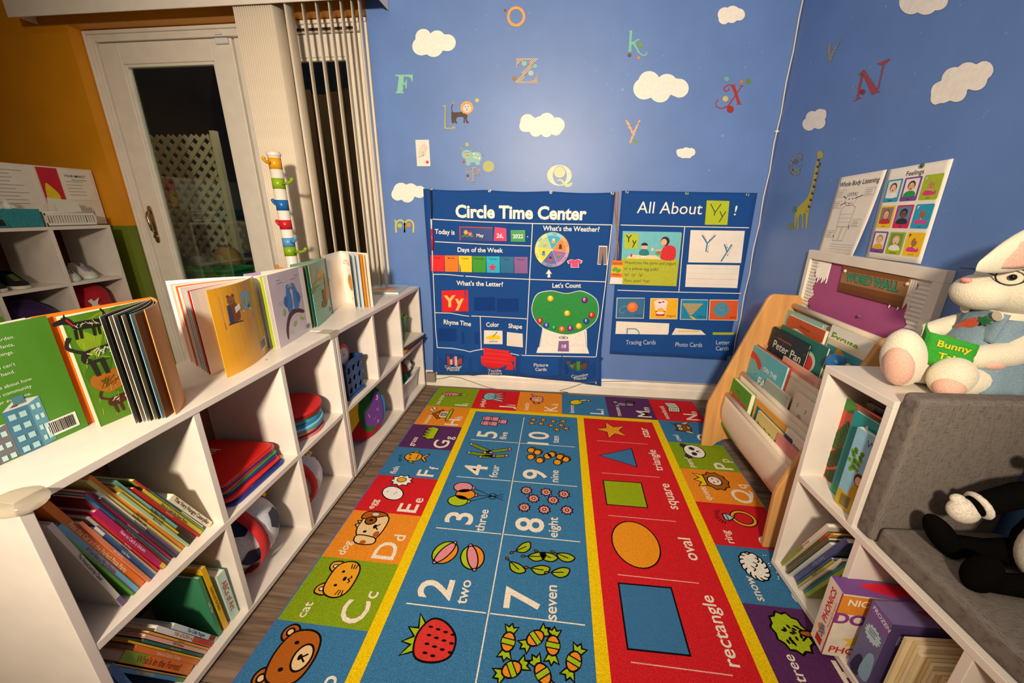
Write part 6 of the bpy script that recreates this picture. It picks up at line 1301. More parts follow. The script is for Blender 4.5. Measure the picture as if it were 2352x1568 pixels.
decal('letter_decal', 'cream and pale green letter Q decal above the big chart', [([q_o[i] for i in range(40)]+[q_o[0], q_i[0]]+[q_i[-i] for i in range(1, 40)]+[q_i[0]], '#dbe4c0'), (smooth([(1356, 1418), (1385, 1400), (1410, 1412), (1440, 1440), (1482, 1426), (1470, 1456), (1440, 1464), (1415, 1450), (1390, 1416)], 4), '#cfdca8')], [(1382, 1347, 44, '#e4dcb4')], cA, on_back())
cM = crop(400, 0, 2.24)
def mm(a):
    for i, (x0, x1) in enumerate(((1142, 1185), (1186, 1230))): a.top(); a.stroke([cM(*p) for p in smooth([(x0, 1196), (x0, 1150), ((x0+x1)/2, 1132), (x1, 1150), (x1, 1196)], 5, False)], 4, '#c4c85c')
    a.stroke([cM(1136, 1130), cM(1143, 1150)], 3.6, '#c4c85c')
a = Art(.00002); mm(a); t = thing('letter_decal', 'yellow green lower-case m decal left of the big chart', 'wall decal', atY(928, 520, 0), group='letter decals'); a.build('letter', on_back(), t)
for x, y, r, c_ in ((1161, 1160, 12, '#b8bc5c'), (1206, 1157, 12, '#d08a3c')): a = Art(.00002); a.ell(*cM(x, y), r/2.24, r/2.24, c_); a.build('dot', on_back(), t)
decal('letter_decal', 'mint green lower-case k decal with three dots on the back wall', [([(147, 242), (178, 236), (172, 330), (215, 312), (205, 306), (248, 306), (222, 318), (200, 336), (228, 395), (252, 425), (278, 428), (290, 416), (284, 408), (294, 404), (297, 418), (284, 436), (252, 436), (222, 410), (185, 348), (172, 352), (170, 396), (182, 404), (136, 404), (150, 396), (158, 250)], MINT)], [(241, 352, 18, '#7a9a2c'), (157, 432, 15, '#6a4a30'), (228, 452, 12, '#d8883c')], cB, on_back())
decal('letter_decal', 'red swash letter X decal with dots near the right corner', [([(955, 664), (980, 662), (1028, 815), (1042, 818), (988, 818), (1003, 812), (966, 700), (950, 670)], '#a82a26'), ([(1054, 668), (1012, 668), (1030, 674), (985, 738), (925, 825), (875, 846), (838, 830), (835, 800), (855, 784), (848, 776), (828, 800), (832, 836), (872, 854), (932, 836), (992, 744), (1038, 676)], '#a82a26'), ([(992, 662), (930, 660), (895, 680), (892, 705), (915, 720), (940, 705), (936, 688), (928, 692), (930, 704), (915, 710), (902, 700), (906, 684), (932, 668), (955, 668)], '#a82a26')], [(916, 618, 19, '#6aa8a0'), (1033, 638, 14, '#c87a34'), (1088, 636, 20, '#5f8a2c'), (907, 773, 22, '#c8b86c'), (946, 855, 28, '#982824')], cB, on_back())
decal('letter_decal', 'orange checked lower-case y decal below the largest cloud', [([(122, 942), (142, 942), (186, 1030), (232, 935), (242, 938), (168, 1118), (152, 1120), (178, 1052)], '#d08a44')], [(205, 1105, 15, '#7a9a2c')], cB, on_back(), (4, '#efe2d0'))
cV = crop(1780, 0, 2.449)
decal('letter_decal', 'dark patterned letter V decal high on the right wall', [([(292, 262), (316, 248), (314, 262), (312, 305), (345, 255), (350, 238), (372, 218), (368, 232), (358, 246), (304, 366)], '#6a6660')], [], cV, on_right(), (3.4, '#c9c4b8'))
decal('letter_decal', 'red striped letter N decal on the right wall', [([(500, 390), (580, 512), (597, 512), (545, 532), (496, 420), (470, 545), (488, 550), (434, 572), (458, 556), (488, 400)], '#9a2c2c'), ([(578, 356), (648, 326), (640, 342), (614, 362), (582, 500), (576, 498), (606, 366), (584, 362)], '#9a2c2c')], [(480, 417, 8, '#5f7a2c'), (460, 487, 7, '#b87a34'), (492, 517, 15, '#8a2824'), (452, 540, 6, '#6a9a94')], cV, on_right(), (3.2, '#b85a54'))
g_ = smooth([(152, 868), (128, 866), (100, 885), (84, 925), (88, 968), (112, 988), (136, 976), (142, 950), (152, 928), (134, 938), (128, 962), (112, 974), (98, 955), (96, 920), (110, 890), (130, 874), (142, 890), (150, 900)], 3)
decal('letter_decal', 'dark dotted letter G decal on the right wall beside the giraffe', [(g_, '#4a4644')], [(114, 908, 15, '#6a6a68'), (142, 900, 7, '#5a9494'), (119, 955, 14, '#5a9a98'), (99, 955, 7, '#8a2c30')], cV, on_right(), (3.4, '#cfcbc4'))
def giraffe(a):
    f = lambda l: [cV(*p) for p in l]
    a.poly(f(smooth([(238, 858), (250, 850), (266, 850), (270, 885), (250, 892), (246, 935), (226, 1030), (205, 1130), (192, 1180), (180, 1280), (172, 1280), (172, 1205), (160, 1205), (160, 1280), (152, 1280), (152, 1212), (136, 1214), (132, 1285), (124, 1285), (126, 1215), (112, 1288), (112, 1210), (122, 1175), (150, 1145), (182, 1110), (205, 1045), (228, 930), (238, 890)], 3)), '#b4a83c')
    for k in range(24): t_ = k/24; x = 246-70*t_**1.4+((k*37) % 11-5)*(.4+1.6*t_); y = 900+300*t_; a.ell(*cV(x, y), 2 if k % 3 else 3, 2 if k % 3 else 3, ('#3a2a24', '#c8803c', '#7a8a3c')[k % 3], 0, 8)
    a.stroke(f([(262, 852), (270, 846)]), 1.4, '#8a8034')
picture('giraffe_decal', 'tall yellow spotted giraffe decal on the right wall', giraffe, on_right())
for x, y, r, c_, lb in ((110, 1178, 13, '#4f7c8c', 'blue grey'), (90, 1273, 14, '#7a8a3c', 'olive'), (250, 923, 7, '#3a3430', 'black')): a = Art(.00002); a.ell(*cV(x, y), r/2.449, r*1.45/2.449, c_); a.build('dot_decal', on_right(), None, label=lb+' dot decal stuck beside the giraffe', cat='wall decal', group='dots by the giraffe')

# --- light switch
p = atY(972, 352, 0); t = thing('light_switch', 'white light switch plate with a red dot sticker on the back wall', 'light switch', (p.x, 0, p.z-.06))
m = MB(mat('#ece4d8', .4)); m.box(p.x-.036, p.x+.036, -.006, 0, p.z-.062, p.z+.062); obj('plate', m, t, bevel=.003)
m = MB(mat('#d8ccb0', .4)); m.box(p.x-.006, p.x+.006, -.016, -.006, p.z-.012, p.z+.008); obj('toggle', m, t)
m = MB(mat('#dcd2c4', .6)); m.add([V((p.x+u, -.0066-.004*abs(math.sin(60*u)), p.z+v)) for u, v in ((-.024, -.02), (.01, -.01), (.026, .03), (.012, .046), (-.004, .034), (-.02, .016))], [(0, 1, 2, 3, 4, 5)]); obj('peeling_tape', m, t, solid=.0006)
m = MB(mat('#e23a2c', .4)); m.cyl(.0075, 0, .001, 16, Matrix(((1, 0, 0, p.x+.021), (0, 0, -1, -.0062), (0, 1, 0, p.z-.042), (0, 0, 0, 1)))); obj('red_dot_sticker', m, t)
# --- cables
CBL = mat('#ddd6cc', .5); pts = [V((XR-.006+.003*math.sin(3*k), -.006, 2.28-.12*k)) for k in range(19)]
t = thing('corner_cable', 'white cable running down the corner of the blue walls', 'cable', (XR-.006, -.006, .1)); m = MB(CBL); m.tube(pts, .0032, 6); obj('cable', m, t)
p = atY(1785, 302, -.004); m = MB(mat('#e9e4dc', .4)); m.box(XR-.014, XR-.001, -.012, -.0005, p.z-.004, p.z+.004); obj('cable_clip', m, t, bevel=.001)
GRY = mat('#6f665a', .5)
p = atY(993, 866, -.016); t = thing('wall_plug', 'taupe transformer plug box at the baseboard by the bookcase', 'plug', (p.x, -.02, p.z-.02)); m = MB(mat('#8a8072', .5)); m.box(p.x-.030, p.x+.026, -.05, -.0165, .036, .092); obj('housing', m, t, bevel=.004)
m = MB(GRY); pl = [V((p.x+.026, -.03, .05))]+[atY(x, y, -.022) for x, y in ((1020, 868), (1035, 864), (1060, 868), (1085, 877), (1105, 884), (1122, 890))]+[V((-.40, -.03, .004)), V((-.1, -.028, .004)), V((.02, -.026, .006))]+[atY(x, y, -.022) for x, y in ((1285, 897), (1310, 890), (1338, 880))]+[V((.2, -.02, .085)), V((.4, -.017, .0975)), V((.58, -.018, .0965)), V((.75, -.018, .098)), V((.88, -.02, .097))]
m.tube(pl, .0018, 5); obj('cord', m, t)

# --- posters on the right wall
def poster(name, label, quad, col, fn, off=.002, th=.0008, curl=0, cat='poster'):
    P4 = [atX(x, y, XR-off) for x, y in quad]; c = sum(P4, V())/4; t = thing(name, label, cat, (c.x, c.y, min(p.z for p in P4)))
    nrm = V((-1, 0, 0))
    def F(u, v, z=0):   # u 0..1 left to right, v 0..1 bottom to top
        p = (P4[3].lerp(P4[2], u)).lerp(P4[0].lerp(P4[1], u), v); return p+nrm*(z+curl*(1-v)**2*(u**2+.15)+.0005*math.sin(5*u))
    m = MB(mat(col, .5)); m.grid(lambda u, v: F(u, v), 12, 12); obj('sheet', m, t, solid=th)
    w, h = ((P4[2]-P4[3]).length+(P4[1]-P4[0]).length)/2, ((P4[0]-P4[3]).length+(P4[1]-P4[2]).length)/2
    a = Art(.00002); fn(a, w, h); a.build('poster_print', lambda u, v, z: F(u/w, v/h, z+.0009), t)
    return t
G1 = '#6a6a70'
def whole(a, w, h):
    a.text('Whole Body Listening', w*.5, h*.875, h*.06, '#2a2a30', 0, 'c', .01, 0, w*.86)
    a.ring(w*.45, h*.70, w*.13, h*.075, .0009, G1)
    for k in range(5): a.ring(w*(.36+.045*k), h*.765, w*.03, h*.02, .0008, G1, 10)
    a.ell(w*.41, h*.71, .0022, .0028, K, 0, 8); a.ell(w*.49, h*.71, .0022, .0028, K, 0, 8); a.stroke([(w*.4, h*.665), (w*.45, h*.645), (w*.5, h*.665)], .0014, K)
    a.stroke([(w*.32, h*.36), (w*.30, h*.6), (w*.38, h*.63), (w*.54, h*.63), (w*.62, h*.6), (w*.6, h*.36), (w*.32, h*.36)], .001, G1)
    for k in range(3): a.stroke([(w*.33, h*(.42+.05*k)), (w*.6, h*(.42+.05*k))], .0007, '#a0a0a4')
    for x0 in (.34, .48): a.stroke([(w*x0, h*.36), (w*(x0-.02), h*.18), (w*(x0+.09), h*.18), (w*(x0+.11), h*.36)], .0009, G1)
    for x, y in ((.08, .74), (.72, .73), (.06, .6), (.66, .36), (.1, .22)): a.stroke([(w*x, h*y), (w*(x+.2), h*y), (w*(x+.2), h*(y+.09)), (w*x, h*(y+.09))], .0007, '#a0a0a4', True); lines(a, w*(x+.02), h*(y+.065), w*.14, 3, h*.024, .0012, '#8a8a90')
    for p, q in (((.26, .75), (.34, .72)), ((.7, .74), (.54, .71)), ((.24, .64), (.37, .67)), ((.62, .38), (.64, .33)), ((.3, .25), (.33, .22))): a.stroke([(w*p[0], h*p[1]), (w*q[0], h*q[1])], .0022, K)
    for k in range(3): a.rect(w*.3, h*(.13-.03*k), w*.92, h*(.13-.03*k)+.0007, '#9a9aa0')
poster('listening_poster', 'white line drawing poster about whole body listening, curled at the bottom', ((1929, 408), (2037, 389), (1968, 588), (1879, 580)), '#ece4d8', whole, .0025, .0006, .012)
FC = ('#2a9ec4', '#7a4a94', '#a8bc1c', '#f2c414', '#d02858', '#2a9ec4', '#7a4a94', '#a8bc1c', '#f2c414')
FW_ = ('happy', 'sad', 'mad', 'tired', 'silly', 'shy', 'scared', 'surprised', 'proud')
FH = ('#5a3a28', '#4a3020', '#2a1c18', '#8a5a34', '#241a16', '#1c1614', '#b08a50', '#d8b478', '#1a1412')
FS = ('#f0c8a4', '#e8b894', '#c88a64', '#eab490', '#7a4c34', '#a06a4a', '#eec4a0', '#f0cca8', '#a8714c')
FT = ('#f0f0ec', '#2f9a48', '#d83a80', '#c02c3a', '#2a2a30', '#d04a90', '#e0b02c', '#f0ece6', '#d83a8c')
FB = ('#e8e4dc', '#efebe4', '#cfd4d8', '#8a8478', '#5a8ab4', '#e8e2d8', '#e9e4da', '#6f9a4c', '#2a1c14')
def feel(a, w, h):
    a.text('Feelings', w*.5, h*.90, h*.05, '#2a2a30', 0, 'c', .01)
    for k in range(9):
        r, c_ = divmod(k, 3); x0 = w*(.06+.305*c_); y0 = h*(.635-.285*r); cw, ch = w*.275, h*.245; a.top(); a.z = 1
        a.rrect(x0, y0, x0+cw, y0+ch, .004, FC[k]); ix0, ix1, iy0, iy1 = x0+cw*.11, x0+cw*.89, y0+ch*.2, y0+ch*.93
        a.rect(ix0, iy0, ix1, iy1, FB[k]); cx, cy = (ix0+ix1)/2, iy0+(iy1-iy0)*.56; rr_ = (ix1-ix0)*.23
        a.ell(cx, cy+rr_*.25, rr_*1.25, rr_*1.3, FH[k], 0, 16); a.poly(smooth([(ix0+.003, iy0), (ix1-.003, iy0), (cx+rr_*1.2, iy0+(iy1-iy0)*.28), (cx-rr_*1.2, iy0+(iy1-iy0)*.28)], 3), FT[k]); a.ell(cx, cy-rr_*.1, rr_*.95, rr_*1.15, FS[k], 0, 16)
        for sg in (-1, 1): a.ell(cx+sg*rr_*.4, cy, rr_*.12, rr_*.1, K, 0, 6)
        a.ell(cx, cy-rr_*.62, rr_*.36, rr_*(.2 if k in (0, 1, 7, 4) else .08), '#a0483c', 0, 10); a.text(FW_[k], cx, y0+ch*.05, ch*.075, K, 0, 'c', .0)
poster('feelings_poster', 'feelings poster with nine framed child portraits on the right wall', ((2040, 390), (2190, 364), (2114, 606), (1988, 590)), '#f1eae0', feel, .003, .001, 0)
m = MB(mat('#4a4a48', .3)); p = atX(2118, 380, XR-.006); m.ball(p, (.004, .006, .006), 10, 8); obj('push_pin', m, None, 'dark push pin holding the feelings poster', 'push pin')

# --- word wall board
BY = (-.478, -1.045); BZ = (.50, .882)
t = thing('notice_board', 'white framed word wall notice board with purple paper on the right wall', 'notice board', (XR-.01, -.76, BZ[0]))
Wm = mat('#e6ddd0', .45); fx0, fx1 = XR-.022, XR-.0005
for (y0, y1, z0, z1) in ((BY[1], BY[0], BZ[1]-.032, BZ[1]), (BY[1], BY[0], BZ[0], BZ[0]+.03), (BY[0]-.02, BY[0], BZ[0]+.03, BZ[1]-.032), (BY[1], BY[1]+.03, BZ[0]+.03, BZ[1]-.032)):
    m = MB(Wm); m.box(fx0, fx1, y0, y1, z0, z1); obj('frame_bar', m, t, bevel=.0015)
m = MB(mat('#b2578c', .8)); m.box(XR-.009, XR-.0005, BY[1]+.031, BY[0]-.021, BZ[0]+.031, BZ[1]-.033); obj('purple_paper', m, t)
CW_ = mat('#e8e2d8', .6)
def border(name, along, a0, a1, b0, b1, ridges, scal):
    """scalloped corrugated strip; along 'y' or 'z'; b0 outer edge, b1 scalloped inner edge"""
    n = ridges*4; m = MB(CW_); vs = []; fs = []
    for i in range(n+1):
        s = a0+(a1-a0)*i/n; dpt = .0016*(1+math.sin(2*PI*i/4)); inner = b1+scal*(.5*math.sin(i*1.5*PI*2/(n/4)+1)+.35*math.sin(i*.9*PI*2/(n/3)))
        for b in (b0, inner): vs.append((XR-.0105-dpt, s, b) if along == 'y' else (XR-.0105-dpt, b, s))
    fs = [(2*i, 2*i+1, 2*i+3, 2*i+2) for i in range(n)]; m.add(vs, fs); return obj(name, m, t, solid=.0008)
border('corrugated_border', 'z', BZ[0]+.03, BZ[1]-.034, BY[0]-.021, BY[0]-.062, 26, .016)
border('corrugated_border', 'z', BZ[0]+.03, BZ[1]-.034, BY[1]+.031, BY[1]+.085, 26, .018)
border('corrugated_border', 'y', BY[0]-.058, BY[0]-.13, BZ[1]-.034, BZ[1]-.10, 12, .018)
border('corrugated_border', 'y', BY[1]+.17, BY[1]+.08, BZ[1]-.034, BZ[1]-.115, 12, .018)
q4 = [atX(x, y, XR-.014) for x, y in ((1941, 600), (2098, 628), (2072, 706), (1926, 668))]
m = MB(mat('#b08054', .6, 'wood', .3, ax='y')); vs = [p for p in q4]+[p+V((-.0015, 0, 0)) for p in q4]; m.add(vs, [(0, 1, 2, 3), (7, 6, 5, 4)]+[(i, 4+i, 4+(i+1) % 4, (i+1) % 4) for i in range(4)]); sg_ = obj('wood_look_sign', m, t)
a = Art(.00003); w_, h_ = (q4[2]-q4[3]).length, (q4[0]-q4[3]).length
for k, (y0, y1, c_) in enumerate(((0, .14, '#6f3d18'), (.14, .3, '#7c481f'), (.70, .85, '#8a5426'), (.85, 1, '#7a4319'))): a.rect(0, h_*y0, w_, h_*y1, c_)
for k in range(9): a.rect(0, h_*(.32+.042*k), w_, h_*(.325+.042*k), '#a2744a')
a.z = 16; a.text('WORD WALL', w_*.5, h_*.40, h_*.27, '#1c5a44', 0, 'c', .05, 0, w_*.82); a.text('WORD WALL', w_*.5, h_*.405, h_*.255, '#2fa07a', 0, 'c', .02, 0, w_*.80)
U_ = (q4[2]-q4[3]).normalized(); a.build('sign_print', frame(q4[3]+V((-.0017, 0, 0)), U_, (q4[0]-q4[3]).normalized(), (-1, 0, 0)), sg_)
for k, (x, y, c_, nm_) in enumerate(((1941, 622, '#e4ded2', 'white pin at the left end of the wood-look sign'), (2084, 652, '#e4ded2', 'white pin at the right end of the wood-look sign'), (2126, 638, '#2a2420', 'black pin at the board\'s upper right'), (2127, 741, '#2a2420', 'black pin at the board\'s lower right'), (1973, 726, '#6a6468', 'grey pin in the middle of the purple paper'), (1858, 702, '#4a3a28', 'brown pin on the left corrugated border'), (2151, 669, '#c9c2b6', 'pale pin on the right corrugated border'))):
    p = atX(x, y, XR-.018); m = MB(mat(c_, .3, 'plain', .5)); m.ball(p, (.004, .0055, .0055), 10, 8); obj('push_pin', m, None, nm_, 'push pin', 'pins on the word wall board')
# ================================================================== SLING BOOKCASE (against the right wall)
YF, YN = -.504, -1.072
MAPLE = mat('#d09a5c', .45, 'wood', .4, ax='z'); MAPLEE = mat('#dba661', .45, 'wood', .4, ax='z')
CANV = mat('#e9d8c0', .85, 'fabric', .15, scale=800, bump=.15)
sl = thing('sling_bookcase', 'maple sling bookcase with cream canvas pockets under the word wall board', 'bookcase', (.75, (YF+YN)/2, .008))
prof = [(.608, .0085), (.655, .0085), (.672, .03), (.70, .05), (.735, .055), (.78, .052), (.815, .035), (.83, .0085), (.886, .0085), (.886, .69), (.880, .702), (.868, .708), (.780, .712), (.766, .706), (.756, .692), (.606, .232), (.603, .205)]
for y in (YF, YN):
    m = MB(MAPLE); m.prism([(p[0], p[1]) for p in prof], -.0085, .0085, Matrix(((1, 0, 0, 0), (0, 0, -1, y), (0, 1, 0, 0), (0, 0, 0, 1)))); obj('side_panel', m, sl, bevel=.004)
RODS = [(.674, .272), (.719, .372), (.765, .472), (.812, .572), (.857, .668)]
for i, (x, z) in enumerate(RODS):
    m = MB(CANV); m.tube([(x, YF-.008, z), (x, (YF+YN)/2, z-.001), (x, YN+.008, z)], .0105, 12); obj('canvas_sleeve', m, sl)
m = MB(MAPLE); m.box(.80, .815, YN+.008, YF-.008, .058, .12); obj('stretcher', m, sl)
PLN = []
for i in range(4):
    (xf, zf), (xb, zb) = RODS[i], RODS[i+1]; base = (xf+.014, zf-(.135 if i else .15))
    def f(u, v, xf=xf, zf=zf, xb=xb, zb=zb, base=base, i=i):
        y = YF-.009+(YN-YF+.018)*u; s = 1+.10*math.sin(PI*u)+.02*math.sin(9*u)
        if v < .45: k = v/.45; x = xf-.009+(base[0]+.004-xf)*k*k-.010*math.sin(PI*k); z = zf-(zf-base[1])*s*k**.85
        elif v < .55: k = (v-.45)/.1; x = base[0]-.005+.014*k; z = zf-(zf-base[1])*s
        else: k = (v-.55)/.45; x = base[0]+.009+(xb+.004-base[0])*k; z0 = zf-(zf-base[1])*s; z = z0+(zb-z0)*k
        return V((x, y, z))
    m = MB(CANV); m.grid(f, 24, 20); obj('canvas_pocket', m, sl, solid=.0012)
    top = (xb-.012, zb); d = V((top[0]-base[0]-.004, top[1]-base[1])).normalized(); PLN.append((V((base[0]+.004, base[1]+.004)), d))
p = atY(1815, 1070, YN+.03); m = MB(mat('#ece6dc', .6)); p = V((.688, -1.045, .165)); m.box(.672, .674, -1.060, -1.028, .150, .170); tg = obj('brand_tag', m, sl)
a = Art(); a.text('KidKraft', .016, .006, .007, K, 0, 'c', .01, 0, .028); a.build('tag_print', frame((.6718, -1.028, .150), (0, -1, 0), (0, 0, 1), (-1, 0, 0)), tg)
def slingbook(label, row, tl, tr, th, col, fn, fwd=0., page='#efe4cf', edge=None):
    """front cover in the pocket plane moved fwd towards the room; tl/tr: pixels of the top corners"""
    b, d = PLN[row]; n = V((-d.y, d.x))          # towards the room and up
    o = b+n*fwd
    def hit(px):
        r = ray(*px); den = r.x*n.x+r.z*n.y; k = ((o.x-CAM.x)*n.x+(o.y-CAM.z)*n.y)/den; q = CAM+r*k; return q.y, (V((q.x, q.z))-o).dot(d)
    (y0, h0), (y1, h1) = hit(tl), hit(tr); h = (h0+h1)/2; y0 = min(y0, YF-.011); y1 = max(y1, YN+.011)
    X = V((0, -1, 0)); Z = V((d.x, 0, d.y)); N = V((n.x, 0, n.y)); O = V((o.x, y0, o.y)); w = y0-y1
    M = Matrix(((X.x, -N.x, Z.x, O.x), (X.y, -N.y, Z.y, O.y), (X.z, -N.z, Z.z, O.z), (0, 0, 0, 1)))
    t = thing('picture_book', label, 'book', M=M, group='books in the sling bookcase'); c = .0016
    m = MB(mat(col, .35, 'plain', .5)); m.box(0, w, 0, c, 0, h); m.box(0, w, th-c, th, 0, h); m.box(0, c, c, th-c, 0, h); obj('cover', m, t, local=True)
    m = MB(pagemat(page)); m.box(c+.0003, w-.002, c+.0002, th-c-.0002, .002, h-.002); obj('page_block', m, t, local=True)
    if fn:
        a = Art(); fn(a, w, h); a.build('cover_print', lambda u, v, z: (u, -z-.0003, v), t, local=True)
    return t
# back pocket
def f_ore(a, w, h): a.ell(w*.16, h*.88, .018, .013, '#f0dcd0'); a.text('bedtime', w*.16, h*.87, .005, '#c8503c', 0, 'c', .01); a.text('BO', w*.12, h*.76, .016, '#d88a6c', 0, 'c', .02)
slingbook('pale teal board book at the back left of the sling bookcase', 3, (1793, 704), (1891, 745), .006, '#8ab8b4', f_ore, .005)
def f_baby(a, w, h): a.poly([(0, h*.72), (0, h), (w, h), (w, h*.80), (w*.8, h*.70), (w*.55, h*.78), (w*.3, h*.82)], '#c8562c'); a.text('baby-books', w*.5, h*.86, .010, '#5a2010', -.05, 'c', .01); a.text('Hello Bobbi', w*.5, h*.63, .011, '#3a3030', 0, 'c', .01)
slingbook('white board book with rust wave, in front of the pale teal one', 3, (1815, 722), (1897, 762), .010, '#e4d8c8', f_baby, .016)
def f_exc(a, w, h): a.text('Excuse', w*.38, h*.80, .026, '#6f9a2c', 0, 'c', .03, 0, w*.62); a.ell(w*.82, h*.66, .028, .028, '#3a6a30'); a.ell(w*.82, h*.655, .02, .018, '#f2efe6'); a.ell(w*.795, h*.66, .006, .007, '#1a1a1a'); a.ell(w*.845, h*.66, .006, .007, '#1a1a1a'); a.ell(w*.82, h*.645, .004, .003, '#1a1a1a')
slingbook('white hardback with green title and panda badge, back right pocket', 3, (1912, 745), (2015, 790), .006, '#e9e4d8', f_exc, .005)
def f_dan(a, w, h): a.rect(.004, .004, w-.004, h-.02, '#4a9aa8'); a.poly([(w*.12, h*.3), (w*.3, h*.75), (w*.48, h*.3)], '#c8384c'); a.poly([(w*.22, h*.3), (w*.3, h*.75), (w*.36, h*.3)], '#3a4a9c'); a.poly(smooth([(w*.3, h*.72), (w*.62, h*.6), (w*.92, h*.5), (w*.94, h*.66), (w*.62, h*.77), (w*.32, h*.9)], 3), '#e8a824'); a.text('Play with Dan', w*.62, h*.645, .012, '#8a2418', -.16, 'c', .02, 0, w*.56); a.ell(w*.75, h*.2, .03, .012, '#e9e0d0')
slingbook('board book with a yellow banner and circus tent, in the third pocket', 3, (1905, 772), (1993, 818), .010, '#e8d8b8', f_dan, .016)
# second pocket from the back
def f_pan(a, w, h):
    a.rect(0, 0, w, h, '#1c2c34')
    for k in range(26): a.z = 2; a.ell(w*random.random(), h*(.25+.7*random.random()), .012, .004, '#2f4a34', random.random()*3, 8)
    a.z = 4; a.text('Peter Pan', w*.52, h*.70, .030, '#ddd8c8', 0, 'c', .01, 0, w*.78); a.rect(w*.22, h*.86, w*.6, h*.88, '#a83a34'); a.poly(smooth([(w*.45, h*.12), (w*.65, h*.1), (w*.62, h*.42), (w*.5, h*.44)], 3), '#d8a048'); a.ell(w*.56, h*.48, .014, .015, '#e0a878')
slingbook('dark picture book of Peter Pan with white title in the third pocket', 2, (1778, 750), (1861, 792), .006, '#1a2a30', f_pan, .016)
def f_app(a, w, h): a.ell(w*.72, h*.72, w*.16, h*.14, '#b8c8b8'); a.ell(w*.72, h*.7, w*.12, h*.11, '#c8342c'); a.ell(w*.62, h*.3, w*.2, h*.16, '#c8d8d4'); a.text('R', w*.2, h*.7, .03, '#e8e0c8')
slingbook('thick green hardback with a jar of red fruit behind the dark book', 2, (1796, 745), (1903, 800), .009, '#12695a', f_app, .0095)
m = MB(mat('#2a78c0', .25, 'plain', .5)); pb = atX(1913, 832, .785); m.ball((.793, pb.y, pb.z), .027, 18, 12); obj('blue_ball', m, None, 'shiny blue ball tucked in the sling bookcase beside the green hardback', 'ball')
# third
def f_boat(a, w, h): a.poly(smooth([(w*.1, h*.4), (w*.5, h*.75), (w*.95, h*.5), (w*.9, 0), (w*.1, 0)], 3), '#4a90a8'); a.poly([(w*.2, h*.6), (w*.6, h*.62), (w*.5, h*.45), (w*.3, h*.45)], '#c85a34')
slingbook('wooden edged board book with boats at the left of the second pocket', 2, (1751, 780), (1797, 824), .008, '#d8b888', f_boat, .016)
def f_farm(a, w, h):
    for x, y, r in ((.04, .42, .03), (.06, .3, .035), (.12, .2, .03), (.1, .1, .04), (.2, .08, .03)): a.ell(w*x+.006, h*y, r*.7, r*.8, '#e6ddcf'); a.z = 1
    a.z = 3; a.text('ON THE', w*.64, h*.74, .017, '#f0ece0', 0, 'c', .02, 0, w*.38); a.text('FARM', w*.64, h*.50, .032, '#f0ece0', 0, 'c', .03, 0, w*.50)
    a.poly(smooth([(0, h*.90), (w*.18, h*.88), (w*.36, h*.80), (w*.34, h*.70), (w*.16, h*.80), (0, h*.80)], 3), '#cf3a2c'); lines(a, w*.42, h*.38, w*.44, 2, h*.05, .002, '#3a6a70')
    for x, y in ((.25, .6), (.3, .62), (.22, .5), (.33, .52), (.4, .46)): a.ell(w*x, h*y, .002, .003, '#2a4a50', .4, 6)
slingbook('light blue farm picture book with a red ribbon, second pocket', 1, (1728, 797), (1812, 836), .009, '#58b0bc', f_farm, .014)
slingbook('thin red spined book just behind the light blue farm book', 1, (1738, 795), (1820, 838), .004, '#d8402c', None, .0045)
def f_pink(a, w, h): a.rect(w*.05, 0, w*.95, h*.9, '#d8907c')
slingbook('thick pink board book with cream pages in the second pocket', 2, (1800, 816), (1882, 872), .008, '#e0a890', f_pink, .0245, '#f0e2c8')
# fourth (second from front)
def f_cord(a, w, h): a.rect(0, 0, w, h, '#9aa49a'); a.text('CORDUROY', w*.5, h*.74, .020, '#8ab06c', 0, 'c', .0, 0, w*.84); a.ell(w*.5, h*.3, w*.28, h*.26, '#b48a5c')
slingbook('grey green board book with pale green title, row behind the front pocket', 1, (1760, 868), (1812, 912), .008, '#c4b49c', f_cord, .0225, '#e0ccb0')
def f_num(a, w, h): a.text('5', w*.22, h*.80, .016, '#7a9a3c'); a.text('6', w*.7, h*.5, .018, '#c8503c'); a.ell(w*.4, h*.5, w*.14, h*.16, '#d8a088'); a.ell(w*.4, h*.64, w*.09, h*.08, '#d8a088'); a.ell(w*.55, h*.42, w*.07, h*.06, '#e0b03c'); a.text('7', w*.56, h*.78, .014, '#4a7aa8'); a.ring(w*.3, h*.3, w*.1, h*.06, .002, '#c8503c')
slingbook('cream number board book with a monkey drawing, right of the row', 1, (1828, 898), (1885, 945), .012, '#e9dcc8', f_num, .014)
# front pocket
def f_ani(a, w, h): a.rect(.003, .003, w-.003, h-.003, '#4f9420'); a.ell(w*.5, h*.4, w*.5, h*.34, '#6fae2c'); a.text('Animals', w*.5, h*.66, .026, '#d02c50', -.05, 'c', .05, 0, w*.84); a.text('my first', w*.42, h*.84, .008, '#2a3a1c'); a.ell(w*.1, h*.72, .006, .008, '#e8a030')
slingbook('lime green animal board book at the left of the front pocket', 0, (1679, 864), (1727, 905), .018, '#5aa82c', f_ani, .020, '#efe4cc')
def f_hd(a, w, h): a.rect(w*.07, 0, w*.94, h*.9, '#11708c'); a.ell(w*.55, h*.72, .018, .018, '#6aa8b8'); a.poly(ellipse(w*.55, h*.72, .018, .018, 10, 0, PI, 2*PI), '#8aa82c'); a.text('EXPLORE', w*.55, h*.71, .007, '#f0f0e0', 0, 'c', .01)
slingbook('yellow framed blue nature book in the front pocket', 0, (1735, 925), (1818, 975), .004, '#e0a024', f_hd, .006)
def f_how(a, w, h): a.text('How Do You Do?', w*.5, h*.72, .016, '#3a3a20', -.04, 'c', .02, 0, w*.86)
